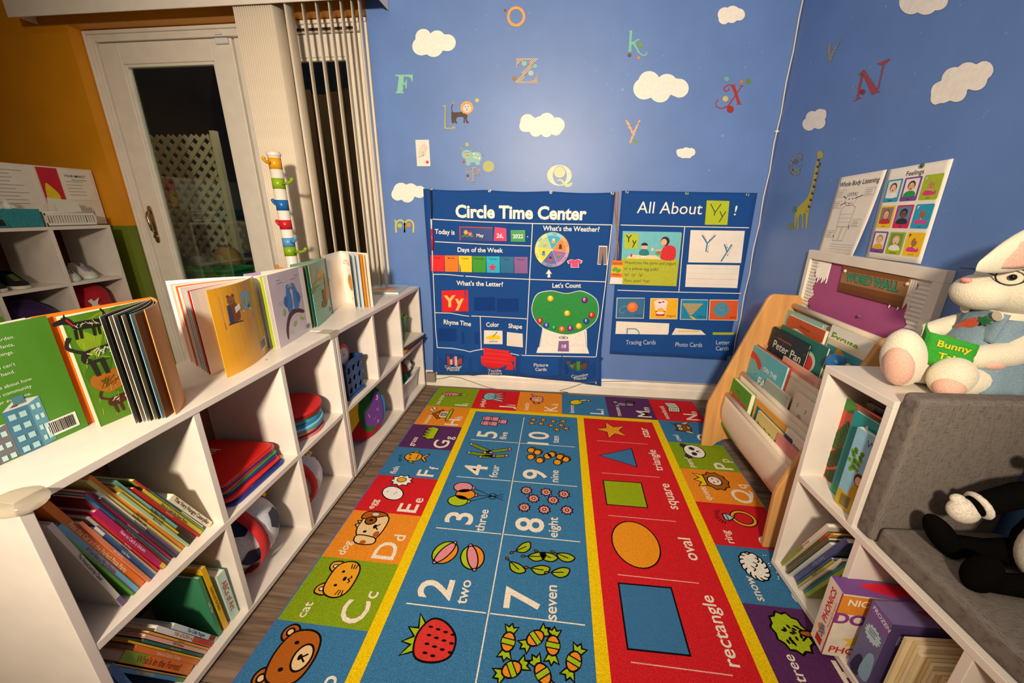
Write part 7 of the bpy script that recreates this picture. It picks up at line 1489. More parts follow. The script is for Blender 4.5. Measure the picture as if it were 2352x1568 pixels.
slingbook('pale yellow board book lettered in black in front of the nature book', 0, (1740, 948), (1806, 996), .008, '#d8c478', f_how, .0145, '#e8d8a8')
def f_blu(a, w, h):
    for k in range(9): a.ell(w*(.08+.12*(k % 3)), h*(.62+.13*(k//3)), .010, .010, '#2f3f6c')
    a.text('Blueberries', w*.68, h*.86, .008, K, 0, 'c', .0, 0, w*.44)
slingbook('white board book with dark blueberries at the right of the front pocket', 0, (1806, 986), (1858, 1026), .012, '#e9e0d0', f_blu, .016, '#efe4d0')
slingbook('pink board book low beside the blueberry book', 0, (1786, 1000), (1846, 1042), .006, '#d88a84', None, .023)

# ================================================================== WHITE BENCH WITH SHELVES
BO = V((.602, -1.14, 0)); BT = .0577
BM = Matrix(((math.cos(BT), -math.sin(BT)*-1, 0, BO.x), (math.sin(BT), -math.cos(BT), 0, BO.y), (0, 0, 1, 0), (0, 0, 0, 1)))   # local x: into the wall, local y: towards the camera
def bw(x, y, z): return BM @ V((x, y, z))
def bpx(px, py, off=0.):
    d = ray(px, py); D_ = V((math.cos(BT), math.sin(BT), 0)); L_ = V((math.sin(BT), -math.cos(BT), 0)); k = (off-D_.dot(CAM-BO))/D_.dot(d); P_ = CAM+d*k; return (P_-BO).dot(L_), P_.z
bench = thing('storage_bench', 'white storage bench with a raised end bookshelf along the right wall', 'bench', M=BM)
DB, ZS_, HT = .25, .338, .655
def bpart(n, x0, x1, y0, y1, z0, z1): m = MB(LAM); m.box(x0, x1, y0, y1, z0, z1); return obj(n, m, bench, local=True, bevel=.0012)
bpart('side_panel', 0.0005, DB, 0, .016, .030, HT-.017); bpart('top_board', 0, DB, 0, .20, HT-.017, HT)
bpart('upright', .0005, DB, .184, .20, ZS_, HT-.017); bpart('seat_board', 0, DB, 0.016, .72, ZS_-.017, ZS_)
bpart('bottom_board', 0, DB, 0, .72, .014, .030)
for y in (.216, .452, .704): bpart('divider', .001, DB, y, y+.016, .030, ZS_-.017)
m = MB(LAM); m.box(DB, DB+.004, 0, .72, .014, ZS_-.002); m.box(DB, DB+.004, 0, .20, ZS_-.002, HT-.002); obj('back_panel', m, bench, local=True)
for x in (.02, DB-.02):
    for y in (.012, .36, .70): m = MB(mat('#c9b79a', .6)); m.cyl(.009, .0076, .014, 10, Matrix.Translation(V((x, y, 0)))); obj('foot_glider', m, bench, local=True)
m = MB(mat('#3a302a', .5)); m.cyl(.011, 0, .001, 16, Matrix.Translation(V((DB-.0004, .09, .61))) @ Matrix.Rotation(-PI/2, 4, 'Y')); obj('cable_hole', m, bench, local=True)
# cushions
LIN = mat('#6a625c', .9, 'linen', .15)
def cushion(label, x0, x1, y0, y1, z0, z1, r):
    m = MB(LIN); m.box(x0, x1, y0, y1, z0, z1); o = bpy.data.objects.new('bench_cushion', mesh_of('bench_cushion', m)); o.matrix_world = BM
    me = o.data; c = V(((x0+x1)/2, (y0+y1)/2, z0)); me.transform(Matrix.Translation(-c)); o.matrix_world = BM @ Matrix.Translation(c); TM[o.name] = o.matrix_world.copy(); _link(o, None, label, 'cushion', 'grey bench cushions', None)
    b = o.modifiers.new('bevel', 'BEVEL'); b.width = r; b.segments = 4; return o
cushion('upright grey linen cushion leaning on the end of the bench shelf', .006, DB, .202, .244, ZS_+.002, .682, .010)
cushion('flat grey linen seat cushion lying on the white bench', .010, DB, .247, .715, ZS_+.001, ZS_+.050, .012)
# books facing out on the upper shelf
def facebook(label, px_tl, px_br_l, y1, rec, th, col, fn, hz=None):
    (l0, zt) = bpx(*px_tl, rec)
    h = (hz or zt)-(ZS_+.0015); w = y1-l0
    M = BM @ Matrix.Translation(V((rec, l0, ZS_+.001))); t = thing('picture_book', label, 'book', M=M, group='books facing out on the bench shelf'); c = .0015
    m = MB(mat(col, .35, 'plain', .5)); m.box(0, c, 0, w, 0, h); m.box(th-c, th, 0, w, 0, h); m.box(c, th-c, 0, c, 0, h); obj('cover', m, t, local=True)
    m = MB(pagemat()); m.box(c+.0002, th-c-.0002, c+.0002, w-.002, .002, h-.002); obj('page_block', m, t, local=True)
    a = Art(); fn(a, w, h); a.build('cover_print', lambda u, v, z: (-z-.0003, u, v), t, local=True); return t
def f_red(a, w, h):
    a.text('H', w*.52, h*.70, h*.13, '#f0dcd0', .1, 'c', .0)
    a.ell(w*.25, h*.95, .022, .018, '#3f7a2c')
    for i, (x, y, s, an) in enumerate(((.22, .50, 1.1, 1.1), (.2, .25, 1.1, .8), (.45, .3, .9, 1.0), (.3, .08, .9, .6))):
        a.top(); a.z = 2; a.at(w*x, h*y, s, an); a.stroke([(-.03, 0), (.05, 0)], .002, '#1c3a18')
        for k in range(7):
            for sg in (-1, 1): a.poly([(-.025+.011*k, 0), (-.014+.011*k, sg*.018), (-.006+.011*k, sg*.016), (-.016+.011*k, 0)], '#1f4a1c' if i % 2 else '#2a5c22')
    a.home()
facebook('orange red hardback with fern leaves on the bench shelf', (1928, 906), None, .150, .062, .012, '#c8401c', f_red)
def f_teal(a, w, h): a.text('A', w*.42, h*.80, .03, '#e8d8a0', 0, 'c', .0); a.ell(w*.7, h*.3, .02, .03, '#2a7a80'); a.rect(0, 0, w, h*.1, '#3a9a6c')
facebook('teal hardback with pale title on the bench shelf', (1964, 941), None, .178, .040, .010, '#128c90', f_teal)
def f_we(a, w, h):
    a.rect(0, 0, w, h, '#8ec0d8'); a.rect(0, 0, w, h*.2, '#c8a82c'); a.text('We', w*.75, h*.86, .016, '#3a4a5c', 0, 'c', .0); a.text('F', w*.85, h*.72, .022, '#c8502c', 0, 'c', .02); random.seed(2)
    for k in range(26): a.z = 4; a.ell(w*(.08+.42*random.random()), h*(.46+.3*random.random()), .006, .005, '#6a9a24', random.random()*3, 8)
    a.poly(smooth([(w*.45, h*.2), (w*.85, h*.2), (w*.8, h*.38), (w*.55, h*.38)], 3), '#c89a24'); a.ell(w*.66, h*.45, .013, .016, '#4a2c1c'); a.ell(w*.66, h*.435, .009, .011, '#e8b890')
    for k in range(10): a.stroke([(w*.2, h*(.03+.015*k)), (w*.6, h*(.05+.015*k))], .0015, '#3a4048')
facebook('sky blue picture book with a girl and falling leaves on the bench shelf', (1971, 979), None, .181, .022, .012, '#9ac0d0', f_we)
facebook('dark book half hidden behind the others on the bench shelf', (1990, 921), None, .182, .078, .010, '#221c2c', lambda a, w, h: a.rect(w*.02, 0, w*.2, h, '#6a5a58'))
# leaning books in the end cube, tops towards the camera
lb = [(.010, .262, '#d8d0c4', 'Daniel and the Duck', '#b0402c', dict(band=(.5, 1, '#8a9a2c')), 'white and olive hardback, leftmost leaning book under the bench shelf'),
 (.006, .24, '#6a6a24', None, None, dict(band=(0, .2, '#c85a2c')), 'olive paperback second in the leaning row'), (.005, .25, '#c88a24', None, None, {}, 'ochre paperback third in the leaning row'),
 (.006, .235, '#4a5a4c', None, None, {}, 'grey green paperback with white page tops'), (.006, .225, '#c8ccc8', None, None, {}, 'pale grey paperback in the leaning row'),
 (.014, .265, '#3f4a80', 'Starry Night', '#8a94b8', {}, 'thick indigo hardback in the middle of the leaning row'),
 (.006, .185, '#2f5a80', None, None, {}, 'steel blue paperback after the indigo hardback'), (.006, .185, '#b0b024', 'Run Along', '#4a4a1c', {}, 'mustard paperback after the steel blue one'),
 (.006, .215, '#cfc8bc', None, None, {}, 'cream paperback near the right of the leaning row'), (.006, .22, '#15888c', None, None, {}, 'turquoise hardback near the right of the leaning row'),
 (.009, .228, '#9ab02c', None, None, {}, 'lime green hardback, rightmost leaning book')]
ln = math.radians(23); y = .0185
for k, (th, h, cl, ti, tc, ex, ds) in enumerate(lb):
    g = th/math.cos(ln)+.0022; yb = y+g/2; y = yb+g/2
    up = (BM.to_3x3() @ V((0, math.sin(ln), math.cos(ln)))); book(ds, bw(.014+.010*((k*3) % 4)/4-.006*(k == 3), yb, .0305+th/2*math.sin(ln)+.0005), up, BM.to_3x3() @ V((1, 0, 0)), h, .17, th, cl, ti, tc or '#fff', group='leaning books under the bench shelf', **ex)
up = BM.to_3x3() @ V((0, math.sin(.14), math.cos(.14))); book('thin golden book propped on the divider of the end cube', bw(.02, .178, .0312), up, BM.to_3x3() @ V((1, 0, 0)), .145, .14, .005, '#d0a01c', None)
# boxes and page stack in the next cube
def boxt(label, x0, x1, y0, y1, h, rz, cols, front, side, topfn):
    M = BM @ Matrix.Translation(V(((x0+x1)/2, (y0+y1)/2, .0305))) @ Matrix.Rotation(rz, 4, 'Z'); t = thing('book_set_box', label, 'box', M=M, group='reading set boxes')
    hx, hy = (x1-x0)/2, (y1-y0)/2; m = MB(mat(cols[0], .5)); m.box(-hx, hx, -hy, hy, 0, h); obj('carton', m, t, local=True, bevel=.002)
    a = Art(); front(a, 2*hy, h); a.build('front_print', lambda u, v, z: (-hx-.0003-z, u-hy, v), t, local=True)
    a = Art(); side(a, 2*hx, h); a.build('side_print', lambda u, v, z: (u-hx, hy+.0003+z, v), t, local=True)
    a = Art(); topfn(a, 2*hx, 2*hy); a.build('top_print', lambda u, v, z: (u-hx, v-hy, h+.0003+z), t, local=True); return t
def pf(a, w, h):
    a.rect(0, 0, w, h, '#e9ddd4'); a.text('PHONICS', w*.62, h*.66, w*.34, '#c81f24', R90, 'c', .03, 0, h*.52); a.text('Reading Program', w*.86, h*.6, w*.10, '#c81f24', R90, 'c', .0, 0, h*.4); a.rect(w*.3, h*.05, w*.75, h*.16, '#c81f24'); a.ell(w*.5, h*.27, w*.28, h*.06, '#e8902c'); a.text('DORA', w*.68, h*.27, w*.3, '#2a6ab0', R90, 'c', .04, 0, h*.18); a.rect(w*.94, 0, w, h, '#b01c20')
def ps(a, w, h): a.rect(0, 0, w, h, '#e4d8c8'); a.rect(0, h*.7, w, h*.98, '#e08a2c'); a.text('DORA', w*.3, h*.55, .03, '#8a3a8a', 0, 'c', .04); a.poly([(w*.3, h*.4), (w*.36, h*.32), (w*.45, h*.31), (w*.38, h*.26), (w*.4, h*.18), (w*.3, h*.23), (w*.2, h*.18), (w*.22, h*.26), (w*.15, h*.31), (w*.24, h*.32)], '#e8c040'); a.text('PHONICS', w*.35, h*.06, .02, '#c81f24', 0, 'c', .02); a.text('NICK JR', w*.3, h*.84, .018, '#f0ece0', 0, 'c', .02)
def pt_(a, w, h): a.rect(0, 0, w, h, '#7a4a94'); a.poly([(w*.25, h*.3), (w*.5, h*.1), (w*.95, h*.2), (w*.95, h*.75), (w*.6, h*.7), (w*.55, h*.85), (w*.3, h*.6)], '#d01c34')
boxt('white and red phonics reading set box sticking out of the bench cube', -.035, .16, .236, .282, .19, .10, ('#e4d8cc',), pf, ps, pt_)
def ff(a, w, h): a.rect(0, 0, w, h, '#6a6a9c'); a.rect(0, h*.78, w, h, '#7a5aa0'); a.text('FROZEN', w*.55, h*.9, w*.2, '#d8e0ec', -.2, 'c', .02, 0, w*.9); st = [(w*.5+w*(.42 if k % 2 else .33)*math.cos(2*PI*k/28), h*.66+h*(.11 if k % 2 else .085)*math.sin(2*PI*k/28)) for k in range(28)]; a.poly(st, '#b4d4e0'); lines(a, w*.28, h*.70, w*.44, 3, h*.03, .002, '#3a4a80'); a.poly(smooth([(w*.1, h*.05), (w*.5, h*.03), (w*.6, h*.25), (w*.3, h*.3)], 3), '#2a2450'); a.poly(smooth([(w*.5, h*.1), (w*.95, h*.12), (w*.9, h*.45), (w*.6, h*.42)], 3), '#8ab0d0')
def fs_(a, w, h): a.rect(0, 0, w, h, '#4a3a6c'); a.text('FROZEN', w*.45, h*.72, .026, '#8a94b0', 0, 'c', .02)
def ft_(a, w, h): a.rect(0, 0, w, h, '#7a6a9c'); a.poly([(w*.35, h*.35), (w*.8, h*.15), (w*.98, h*.3), (w*.98, h*.8), (w*.55, h*.8)], '#9a1460')
boxt('purple open-topped story box with a snowflake badge in the bench cube', .005, .20, .296, .348, .20, .04, ('#6a5a94',), ff, fs_, ft_)
t = thing('loose_booklets', 'thick bundle of cream booklets standing in the bench cube by the purple box', 'booklets', M=BM @ Matrix.Translation(V((.02, .356, .0305))), group=None)
for k in range(13):
    m = MB(pagemat(('#e4d0a8', '#dcc498', '#e8d8b4')[k % 3])); y0 = .0072*k*.98; hh = .185-.005*k+.004*((k*7) % 3); m.box(.012*((k*5) % 3)/3+.004*k, .22, y0, y0+.0062, 0, hh); obj('booklet', m, t, local=True)
# ================================================================== PLUSH TOYS ON THE BENCH
FURW = mat('#e9dfc6', .95, 'fur', .1); PINKF = mat('#eab8a4', .85, 'fabric', .1); DENIM = mat('#7f97a4', .8, 'fabric', .15, scale=500)
def blob(name, t, mt, pts, n=20, m_=14, sub=0, **kw):
    """one smooth plush part: chain of (centre, radius) blended into a swept body"""
    m = MB(mt); P_ = [V(p[0]) for p in pts]; Rr = [p[1] for p in pts]; ring = []
    # densify
    c = []; r = []
    for i in range(len(P_)-1):
        for k in range(6): s = k/6; c.append(P_[i].lerp(P_[i+1], s)); r.append(Rr[i]*(1-s)+Rr[i+1]*s)
    c.append(P_[-1]); r.append(Rr[-1])
    d0 = (c[0]-c[1]).normalized(); d1 = (c[-1]-c[-2]).normalized()
    cc = [c[0]+d0*r[0]*math.sin(a_) for a_ in (1.5, 1.2, .8, .4)]+c+[c[-1]+d1*r[-1]*math.sin(a_) for a_ in (.4, .8, 1.2, 1.5)]
    rr_ = [r[0]*math.cos(a_) for a_ in (1.5, 1.2, .8, .4)]+r+[r[-1]*math.cos(a_) for a_ in (.4, .8, 1.2, 1.5)]
    m.tube(cc, rr_, n); return obj(name, m, t, sub=sub, **kw)
by = -1.235
bun = thing('plush_bunny', 'large cream plush bunny in a denim dress reading a green felt book', 'plush toy', (.76, by, HT))
# legs and feet
f1 = V((.672, -1.255, HT+.066)); f2 = V((.735, -1.300, HT+.044))
blob('leg', bun, FURW, [((.70, -1.235, HT+.040), .034), ((.78, by, HT+.045), .045), ((.84, by, HT+.06), .05)])
m = MB(FURW); m.ball(f1, (.036, .040, .064), 22, 16, T=Matrix.Rotation(-.22, 3, 'Y')); ft1 = obj('foot', m, bun)
m = MB(PINKF); m.ball(f1+V((-.016, -.014, -.012)), (.024, .030, .046), 18, 12, T=Matrix.Rotation(-.22, 3, 'Y')); obj('sole', m, ft1)
blob('leg', bun, FURW, [((.755, -1.300, HT+.034), .031), ((.80, -1.292, HT+.036), .033), ((.88, -1.28, HT+.045), .036)])
m = MB(FURW); m.ball(f2, (.036, .036, .042), 22, 16, T=Matrix.Rotation(.3, 3, 'Y')); ft2 = obj('foot', m, bun)
m = MB(PINKF); m.ball(f2+V((-.012, -.015, -.014)), (.026, .024, .026), 18, 12, T=Matrix.Rotation(.3, 3, 'Y')); obj('sole', m, ft2)
# body in denim dress
m = MB(DENIM)
def dress(u, v):
    a_ = 2*PI*u; rx = .052+.045*(1-v)**1.3; ry = .048+.040*(1-v)**1.3; w_ = 1+.05*(1-v)*math.sin(9*a_)
    return V((.842-.03*(1-v)+rx*w_*math.cos(a_), by-.012+ry*w_*math.sin(a_), HT+.022+.142*v))
m.grid(dress, 36, 12); obj('denim_dress', m, bun, solid=.002)
blob('body', bun, FURW, [((.85, by, HT+.05), .05), ((.85, by, HT+.16), .042)])
# bib with buttons and felt carrot
m = MB(DENIM); m.grid(lambda u, v: V((.783+.012*v+.010*(u-.5)**2, by-.062+.085*u, HT+.118+.058*v)), 6, 6); bib = obj('bib', m, bun, solid=.003)
for yy in (-.052, .014): m = MB(mat('#e9dfc8', .4)); m.cyl(.010, 0, .003, 16, Matrix.Translation(V((.788, by+yy, HT+.172))) @ Matrix.Rotation(-PI/2-.2, 4, 'Y')); obj('button', m, bib)
m = MB(mat('#d8502c', .8, 'fabric')); m.prism(smooth([(-.030, -.012), (-.008, .010), (.006, .014), (.010, .004), (-.004, -.008)], 4), 0, .003, Matrix(((0, 0, -1, .7805), (-1, 0, 0, by-.020), (0, 1, 0, HT+.145), (0, 0, 0, 1)))); obj('carrot_patch', m, bib)
m = MB(mat('#1c6a3a', .8, 'fabric')); m.prism([(.008+.016*(1 if k % 2 else .6)*math.cos(2*PI*k/12)+.012, .014+.010*(1 if k % 2 else .6)*math.sin(2*PI*k/12)) for k in range(12)], 0, .003, Matrix(((0, 0, -1, .7802), (-1, 0, 0, by-.020), (0, 1, 0, HT+.145), (0, 0, 0, 1)))); obj('carrot_leaf_patch', m, bib)
# arms
blob('arm', bun, FURW, [((.775, -1.295, HT+.088), .023), ((.82, -1.298, HT+.098), .026), ((.875, -1.285, HT+.135), .030)])
blob('arm', bun, FURW, [((.752, -1.198, HT+.112), .018), ((.79, -1.19, HT+.12), .022), ((.84, -1.20, HT+.14), .026)])
m = MB(PINKF); m.ball((.792, -1.303, HT+.078), (.024, .018, .012), 14, 10); obj('paw_pad', m, bun)
# head, muzzle, ears, glasses
hd = V((.850, by-.004, HT+.226)); m = MB(FURW); m.ball(hd, (.068, .066, .062), 26, 18); head = obj('head', m, bun)
m = MB(FURW); m.ball(hd+V((-.062, .0, -.016)), (.046, .046, .037), 22, 16); obj('muzzle', m, head)
m = MB(mat('#e69a94', .6)); m.ball(hd+V((-.102, -.004, .008)), (.007, .011, .006), 12, 8); obj('nose', m, head)
m = MB(FURW); e0 = hd+V((.0, -.03, .062))
def ear(u, v):
    th = 2*PI*u; wd = .042*math.sin(PI*min(1, .10+.86*v))**.7; k = v
    p = e0+V((-.155*k+.02, -.012*k, .026-.058*k*k*.8)); return p+V((.006*math.cos(th), math.cos(th)*.018*wd/.042-.010, math.sin(th)*wd))
m.grid(ear, 20, 14); er = obj('ear', m, head)
m = MB(PINKF)
def earp(u, v):
    wd = .030*math.sin(PI*min(1, .08+.88*v))**.7; k = .05+.86*v; p = e0+V((-.155*k+.02, -.012*k-.0295*(math.sin(PI*min(1, .1+.86*k))**.7)-.001, .024-.058*k*k*.8)); return p+V((0, .004*(u-.5)**2*4, (u-.5)*2*wd))
m.grid(earp, 8, 12); obj('ear_lining', m, er, solid=.002)
blob('ear', head, FURW, [(hd+V((.03, .05, .05)), .024), (hd+V((.05, .075, .01)), .028), (hd+V((.052, .085, -.05)), .018)])
m = MB(mat('#1a1614', .3)); gc = hd+V((-.062, -.042, .022)); m.tube([gc+V((.016*math.cos(k*2*PI/18), -.012*math.cos(k*2*PI/18), .016*math.sin(k*2*PI/18))) for k in range(18)], .0013, 6, True); m.tube([gc+V((.016, -.012, 0)), hd+V((.01, -.068, .03))], .0012, 6); m.tube([gc+V((-.016, .012, 0)), hd+V((-.092, -.006, .03)), hd+V((-.090, .03, .028))], .0012, 6); obj('wire_glasses', m, bun)
m = MB(mat('#141210', .15)); m.ball(hd+V((-.055, -.038, .020)), .006, 12, 8); obj('eye', m, head)
# green felt book in the paws
FELT = mat('#3a9c34', .9, 'fabric', .1); q0, q1 = atX(2100, 757, .712), atX(2190, 832, .745)
t = thing('felt_book', 'small green felt book held open by the plush bunny', 'book', (.73, -1.27, HT+.05))
A0, B0 = V((.699, -1.262, HT+.062)), V((.757, -1.306, HT+.054))
m = MB(FELT); m.grid(lambda u, v: A0.lerp(B0, u)+V((-.001*math.sin(PI*u), -.001*math.sin(PI*u), .066*v-.004*u*v)), 8, 6); fc = obj('front_cover', m, t, solid=.002)
m = MB(FELT); m.grid(lambda u, v: A0.lerp(V((.730, -1.215, HT+.068)), u)+V((-.004*math.sin(PI*u), 0, (.066+.008*u)*v)), 6, 6); obj('back_cover', m, t, solid=.002)
m = MB(mat('#6a8a3c', .9, 'fabric')); m.grid(lambda u, v: A0.lerp(V((.752, -1.262, HT+.060)), u)+V((0, 0, .060*v+.001)), 4, 4); obj('page', m, t, solid=.001)
a = Art(.00002); U_ = (B0-A0); wl = U_.length; U_.normalize(); a.text('Bunny', wl*.56, .042, .013, '#e8c41c', 0, 'c', .02, 0, wl*.66); a.text('Tales', wl*.60, .018, .013, '#e8c41c', 0, 'c', .02, 0, wl*.56)
N_ = U_.cross(V((0, 0, 1))); N_ = N_ if N_.dot(CAM-A0) > 0 else -N_
a.build('cover_lettering', frame(A0+N_*.0036, U_, (0, 0, 1), N_), fc)

# --- black and white plush cat lying on the seat cushion
ZSC = ZS_+.052
BLK = mat('#0b0908', .95, 'fabric', .03, scale=420, bump=.35); WHF = mat('#e4dccb', .95, 'fabric', .05, scale=300, bump=.3)
cat_ = thing('plush_cat', 'black and white plush cat with white mitten paws sitting on the bench cushion', 'plush toy', (.80, -1.5, ZSC))
blob('body', cat_, BLK, [((.815, -1.505, ZSC+.065), .062), ((.85, -1.49, ZSC+.13), .055), ((.86, -1.47, ZSC+.19), .042)])
m = MB(WHF); m.ball((.795, -1.518, ZSC+.085), (.050, .048, .070), 24, 16, T=Matrix.Rotation(.35, 3, 'Y')); obj('belly', m, cat_)
blob('leg', cat_, BLK, [((.700, -1.452, ZSC+.024), .019), ((.75, -1.463, ZSC+.026), .021), ((.80, -1.475, ZSC+.04), .026)])
m = MB(BLK); m.ball((.684, -1.446, ZSC+.036), (.020, .024, .044), 20, 14, T=Matrix.Rotation(-.45, 3, 'X') @ Matrix.Rotation(-.5, 3, 'Y')); obj('foot', m, cat_)
blob('leg', cat_, BLK, [((.690, -1.530, ZSC+.020), .017), ((.74, -1.535, ZSC+.022), .019), ((.80, -1.535, ZSC+.034), .024)])
m = MB(BLK); m.ball((.678, -1.528, ZSC+.034), (.022, .025, .036), 20, 14, T=Matrix.Rotation(.3, 3, 'Y')); obj('foot', m, cat_)
blob('tail', cat_, BLK, [((.735, -1.572, ZSC+.010), .009), ((.77, -1.575, ZSC+.012), .011), ((.82, -1.56, ZSC+.03), .014)])
blob('arm', cat_, BLK, [((.722, -1.445, ZSC+.112), .020), ((.77, -1.452, ZSC+.146), .022), ((.84, -1.46, ZSC+.165), .026)])
m = MB(WHF); m.ball((.703, -1.443, ZSC+.096), (.026, .020, .024), 20, 14, T=Matrix.Rotation(.5, 3, 'Y')); mt_ = obj('mitten_paw', m, cat_); m = MB(WHF); m.ball((.692, -1.437, ZSC+.116), (.012, .010, .010), 14, 10); obj('thumb', m, mt_)
m = MB(WHF); m.tube([V((.722, -1.445, ZSC+.112))+V((.012*math.cos(k*2*PI/14)*.6, .021*math.sin(k*2*PI/14), -.017*math.cos(k*2*PI/14))) for k in range(14)], .006, 8, True); obj('cuff', m, mt_)
m = MB(BLK); m.ball((.885, -1.45, ZSC+.27), (.062, .06, .055), 24, 16); hd_ = obj('head', m, cat_)
for yy in (-.035, .03): m = MB(BLK); m.lathe([(.022, 0), (.012, .02), (.001, .04)], 12, Matrix.Translation(V((.885, -1.45+yy, ZSC+.312)))); obj('ear', m, hd_)
m = MB(WHF); m.ball((.835, -1.452, ZSC+.255), (.022, .03, .022), 16, 12); obj('muzzle', m, hd_)
m = MB(mat('#c81c24', .7, 'fabric')); m.ball((.815, -1.462, ZSC+.203), (.012, .012, .010), 12, 8); m.ball((.80, -1.444, ZSC+.205), (.014, .016, .012), 12, 8); m.ball((.812, -1.482, ZSC+.203), (.014, .016, .012), 12, 8); obj('red_bow', m, cat_)
# ================================================================== VERTICAL BLINDS
BLD = mat('#e9dcc8', .55, 'plain', .35)
vb = thing('vertical_blind', 'cream vertical blind pushed half open across the patio door', 'blind', (-1.85, -.07, 0))
m = MB(mat('#e4ddd2', .45)); m.box(-2.78, -.90, -.125, -.118, 1.895, 2.02); m.box(-2.78, -2.773, -.118, -.004, 1.91, 2.02); m.box(-.907, -.90, -.118, -.004, 1.895, 2.02); m.box(-2.773, -.907, -.118, -.004, 2.012, 2.02); obj('valance', m, vb, bevel=.002)
m = MB(mat('#d8d4cc', .4)); m.box(-2.74, -.93, -.09, -.045, 1.965, 2.0); obj('head_track', m, vb)
def slat_mesh(zb):
    m = MB(BLD); n = 6; w = .088; vs = []
    for z in (zb, 1.955):
        for i in range(n+1): s = i/n-.5; vs.append((.009*(1-4*s*s), w*s, z))
    m.add(vs, [(i, i+1, n+2+i, n+1+i) for i in range(n)], True); return mesh_of('slat', m)
SLM = slat_mesh(.04)
def slat(x, y, ang):
    o = bpy.data.objects.new('slat', SLM); COL.objects.link(o); o.parent = vb
    o.matrix_local = TM[vb.name].inverted() @ Matrix.Translation(V((x, y, 0))) @ Matrix.Rotation(ang, 4, 'Z'); TM[o.name] = TM[vb.name]
    md = o.modifiers.new('thick', 'SOLIDIFY'); md.thickness = .0014
for k in range(17): slat(-1.600+.0118*k, -.068, .02-.01*k)
slat(-1.352, -.07, .10)
for x, an in ((-1.285, .40), (-1.218, .38), (-1.156, .36), (-1.10, .34), (-1.048, .32), (-1.012, .28)): slat(x, -.066, an)
# ================================================================== STRIPED COAT STAND
PX_, PY_ = -1.352, -.35
cs = thing('coat_stand', 'white children\'s coat stand with coloured bands and peg hooks behind the bookcase', 'coat stand', (PX_, PY_, 0))
m = MB(mat('#f0e8dc', .3, 'plain', .5)); m.cyl(.026, .02, 1.245, 20, Matrix.Translation(V((PX_, PY_, 0)))); m.lathe([(.026, 1.24), (.029, 1.243), (.030, 1.25), (.026, 1.258), (.012, 1.262)], 20, Matrix.Translation(V((PX_, PY_, 0)))); obj('pole', m, cs)
m = MB(mat('#e9dfd0', .4)); m.lathe([(.16, 0), (.16, .016), (.05, .024), (.03, .05)], 28, Matrix.Translation(V((PX_, PY_, 0)))); obj('base', m, cs)
for z0, z1, c_ in ((1.187, 1.234, '#e8a41c'), (1.105, 1.150, '#8ab01c'), (1.012, 1.058, '#1f68b0'), (.928, .970, '#cf2032'), (.848, .890, '#5a9ad0'), (.806, .848, '#8ab01c'), (.70, .75, '#e87a1c'), (.60, .65, '#cf2032')):
    m = MB(mat(c_, .3, 'plain', .5)); m.cyl(.0266, z0, z1, 20, Matrix.Translation(V((PX_, PY_, 0)))); obj('colour_band', m, cs)
for z, dx, dy, ln_, c_ in ((1.212, -.25, -1, .03, '#e8a41c'), (1.128, 1, -.2, .055, '#8ab01c'), (1.04, -1, .1, .022, '#1f68b0'), (.948, -1, .0, .016, '#cf2032'), (.872, .9, -.4, .034, '#5a9ad0'), (.824, 1, -.25, .075, '#8ab01c'), (.74, -1, -.2, .05, '#e87a1c')):
    d = V((dx, dy, 0)).normalized(); p0 = V((PX_, PY_, z))+d*.024; m = MB(mat(c_, .3, 'plain', .5)); m.tube([p0, p0+d*ln_*.6+V((0, 0, .002)), p0+d*ln_*.9+V((0, 0, .008)), p0+d*ln_+V((0, 0, .016))], [.0075, .0068, .0068, .007], 10); m.ball(p0+d*ln_+V((0, 0, .016)), .0085, 12, 8); obj('peg_hook', m, cs)

# ================================================================== OPEN CUBBY UNIT ON THE LEFT
CX0, CX1 = -2.86, -2.55; CYF = -.14
cu = thing('cubby_unit', 'white open cubby unit with shoes and bags at the left', 'cubby', ((CX0+CX1)/2, -.7, 0))
ys = [CYF-.008, -.411, -.682, -.953, -1.224]; zs = [.922, .645, .368, .09]
for i, y in enumerate(ys): m = MB(LAM); m.box(CX0, CX1, y-.008, y+.008, 0, zs[0]-.008 if i not in (0, 4) else zs[0]+.008); obj('upright', m, cu, bevel=.001)
for i, z in enumerate(zs):
    for k in range(4):
        if i == 0 and k: continue
        m = MB(LAM)
        if i == 0: m.box(CX0, CX1, ys[4]+.008, ys[0]-.008, z-.008, z+.008)
        else: m.box(CX0, CX1, ys[k+1]+.008, ys[k]-.008, z-.008, z+.008)
        obj('shelf', m, cu, bevel=.001)
m = MB(mat('#5a3418', .7, 'wood', .2, ax='z')); m.box(CX0-.004, CX0, ys[4]-.008, ys[0]+.008, 0, zs[0]); obj('back_panel', m, cu)
ZK = zs[0]+.0085
t = thing('display_board', 'white display board with pinned papers standing on the cubby unit', 'display board', (-2.72, -.5, ZK))
m = MB(mat('#e4dccf', .5)); m.box(-2.735, -2.72, -1.15, -.012, ZK, 1.222); obj('board', m, t, bevel=.002)
def bp_(name, y0, y1, z0, z1, col, fn=None, x=-2.7195):
    m = MB(mat(col, .6)); m.box(x, x+.0012, y0, y1, z0, z1); o = obj(name, m, t)
    if fn: a = Art(.00002); fn(a, y1-y0, z1-z0); a.build('paper_print', frame((x+.0014, y0, z0), (0, 1, 0), (0, 0, 1), (1, 0, 0)), o)
bp_('paper', -.62, -.275, .99, 1.217, '#ebe4d8', lambda a, w, h: lines(a, w*.06, h*.88, w*.8, 11, h*.075, h*.012, '#9a948c'))
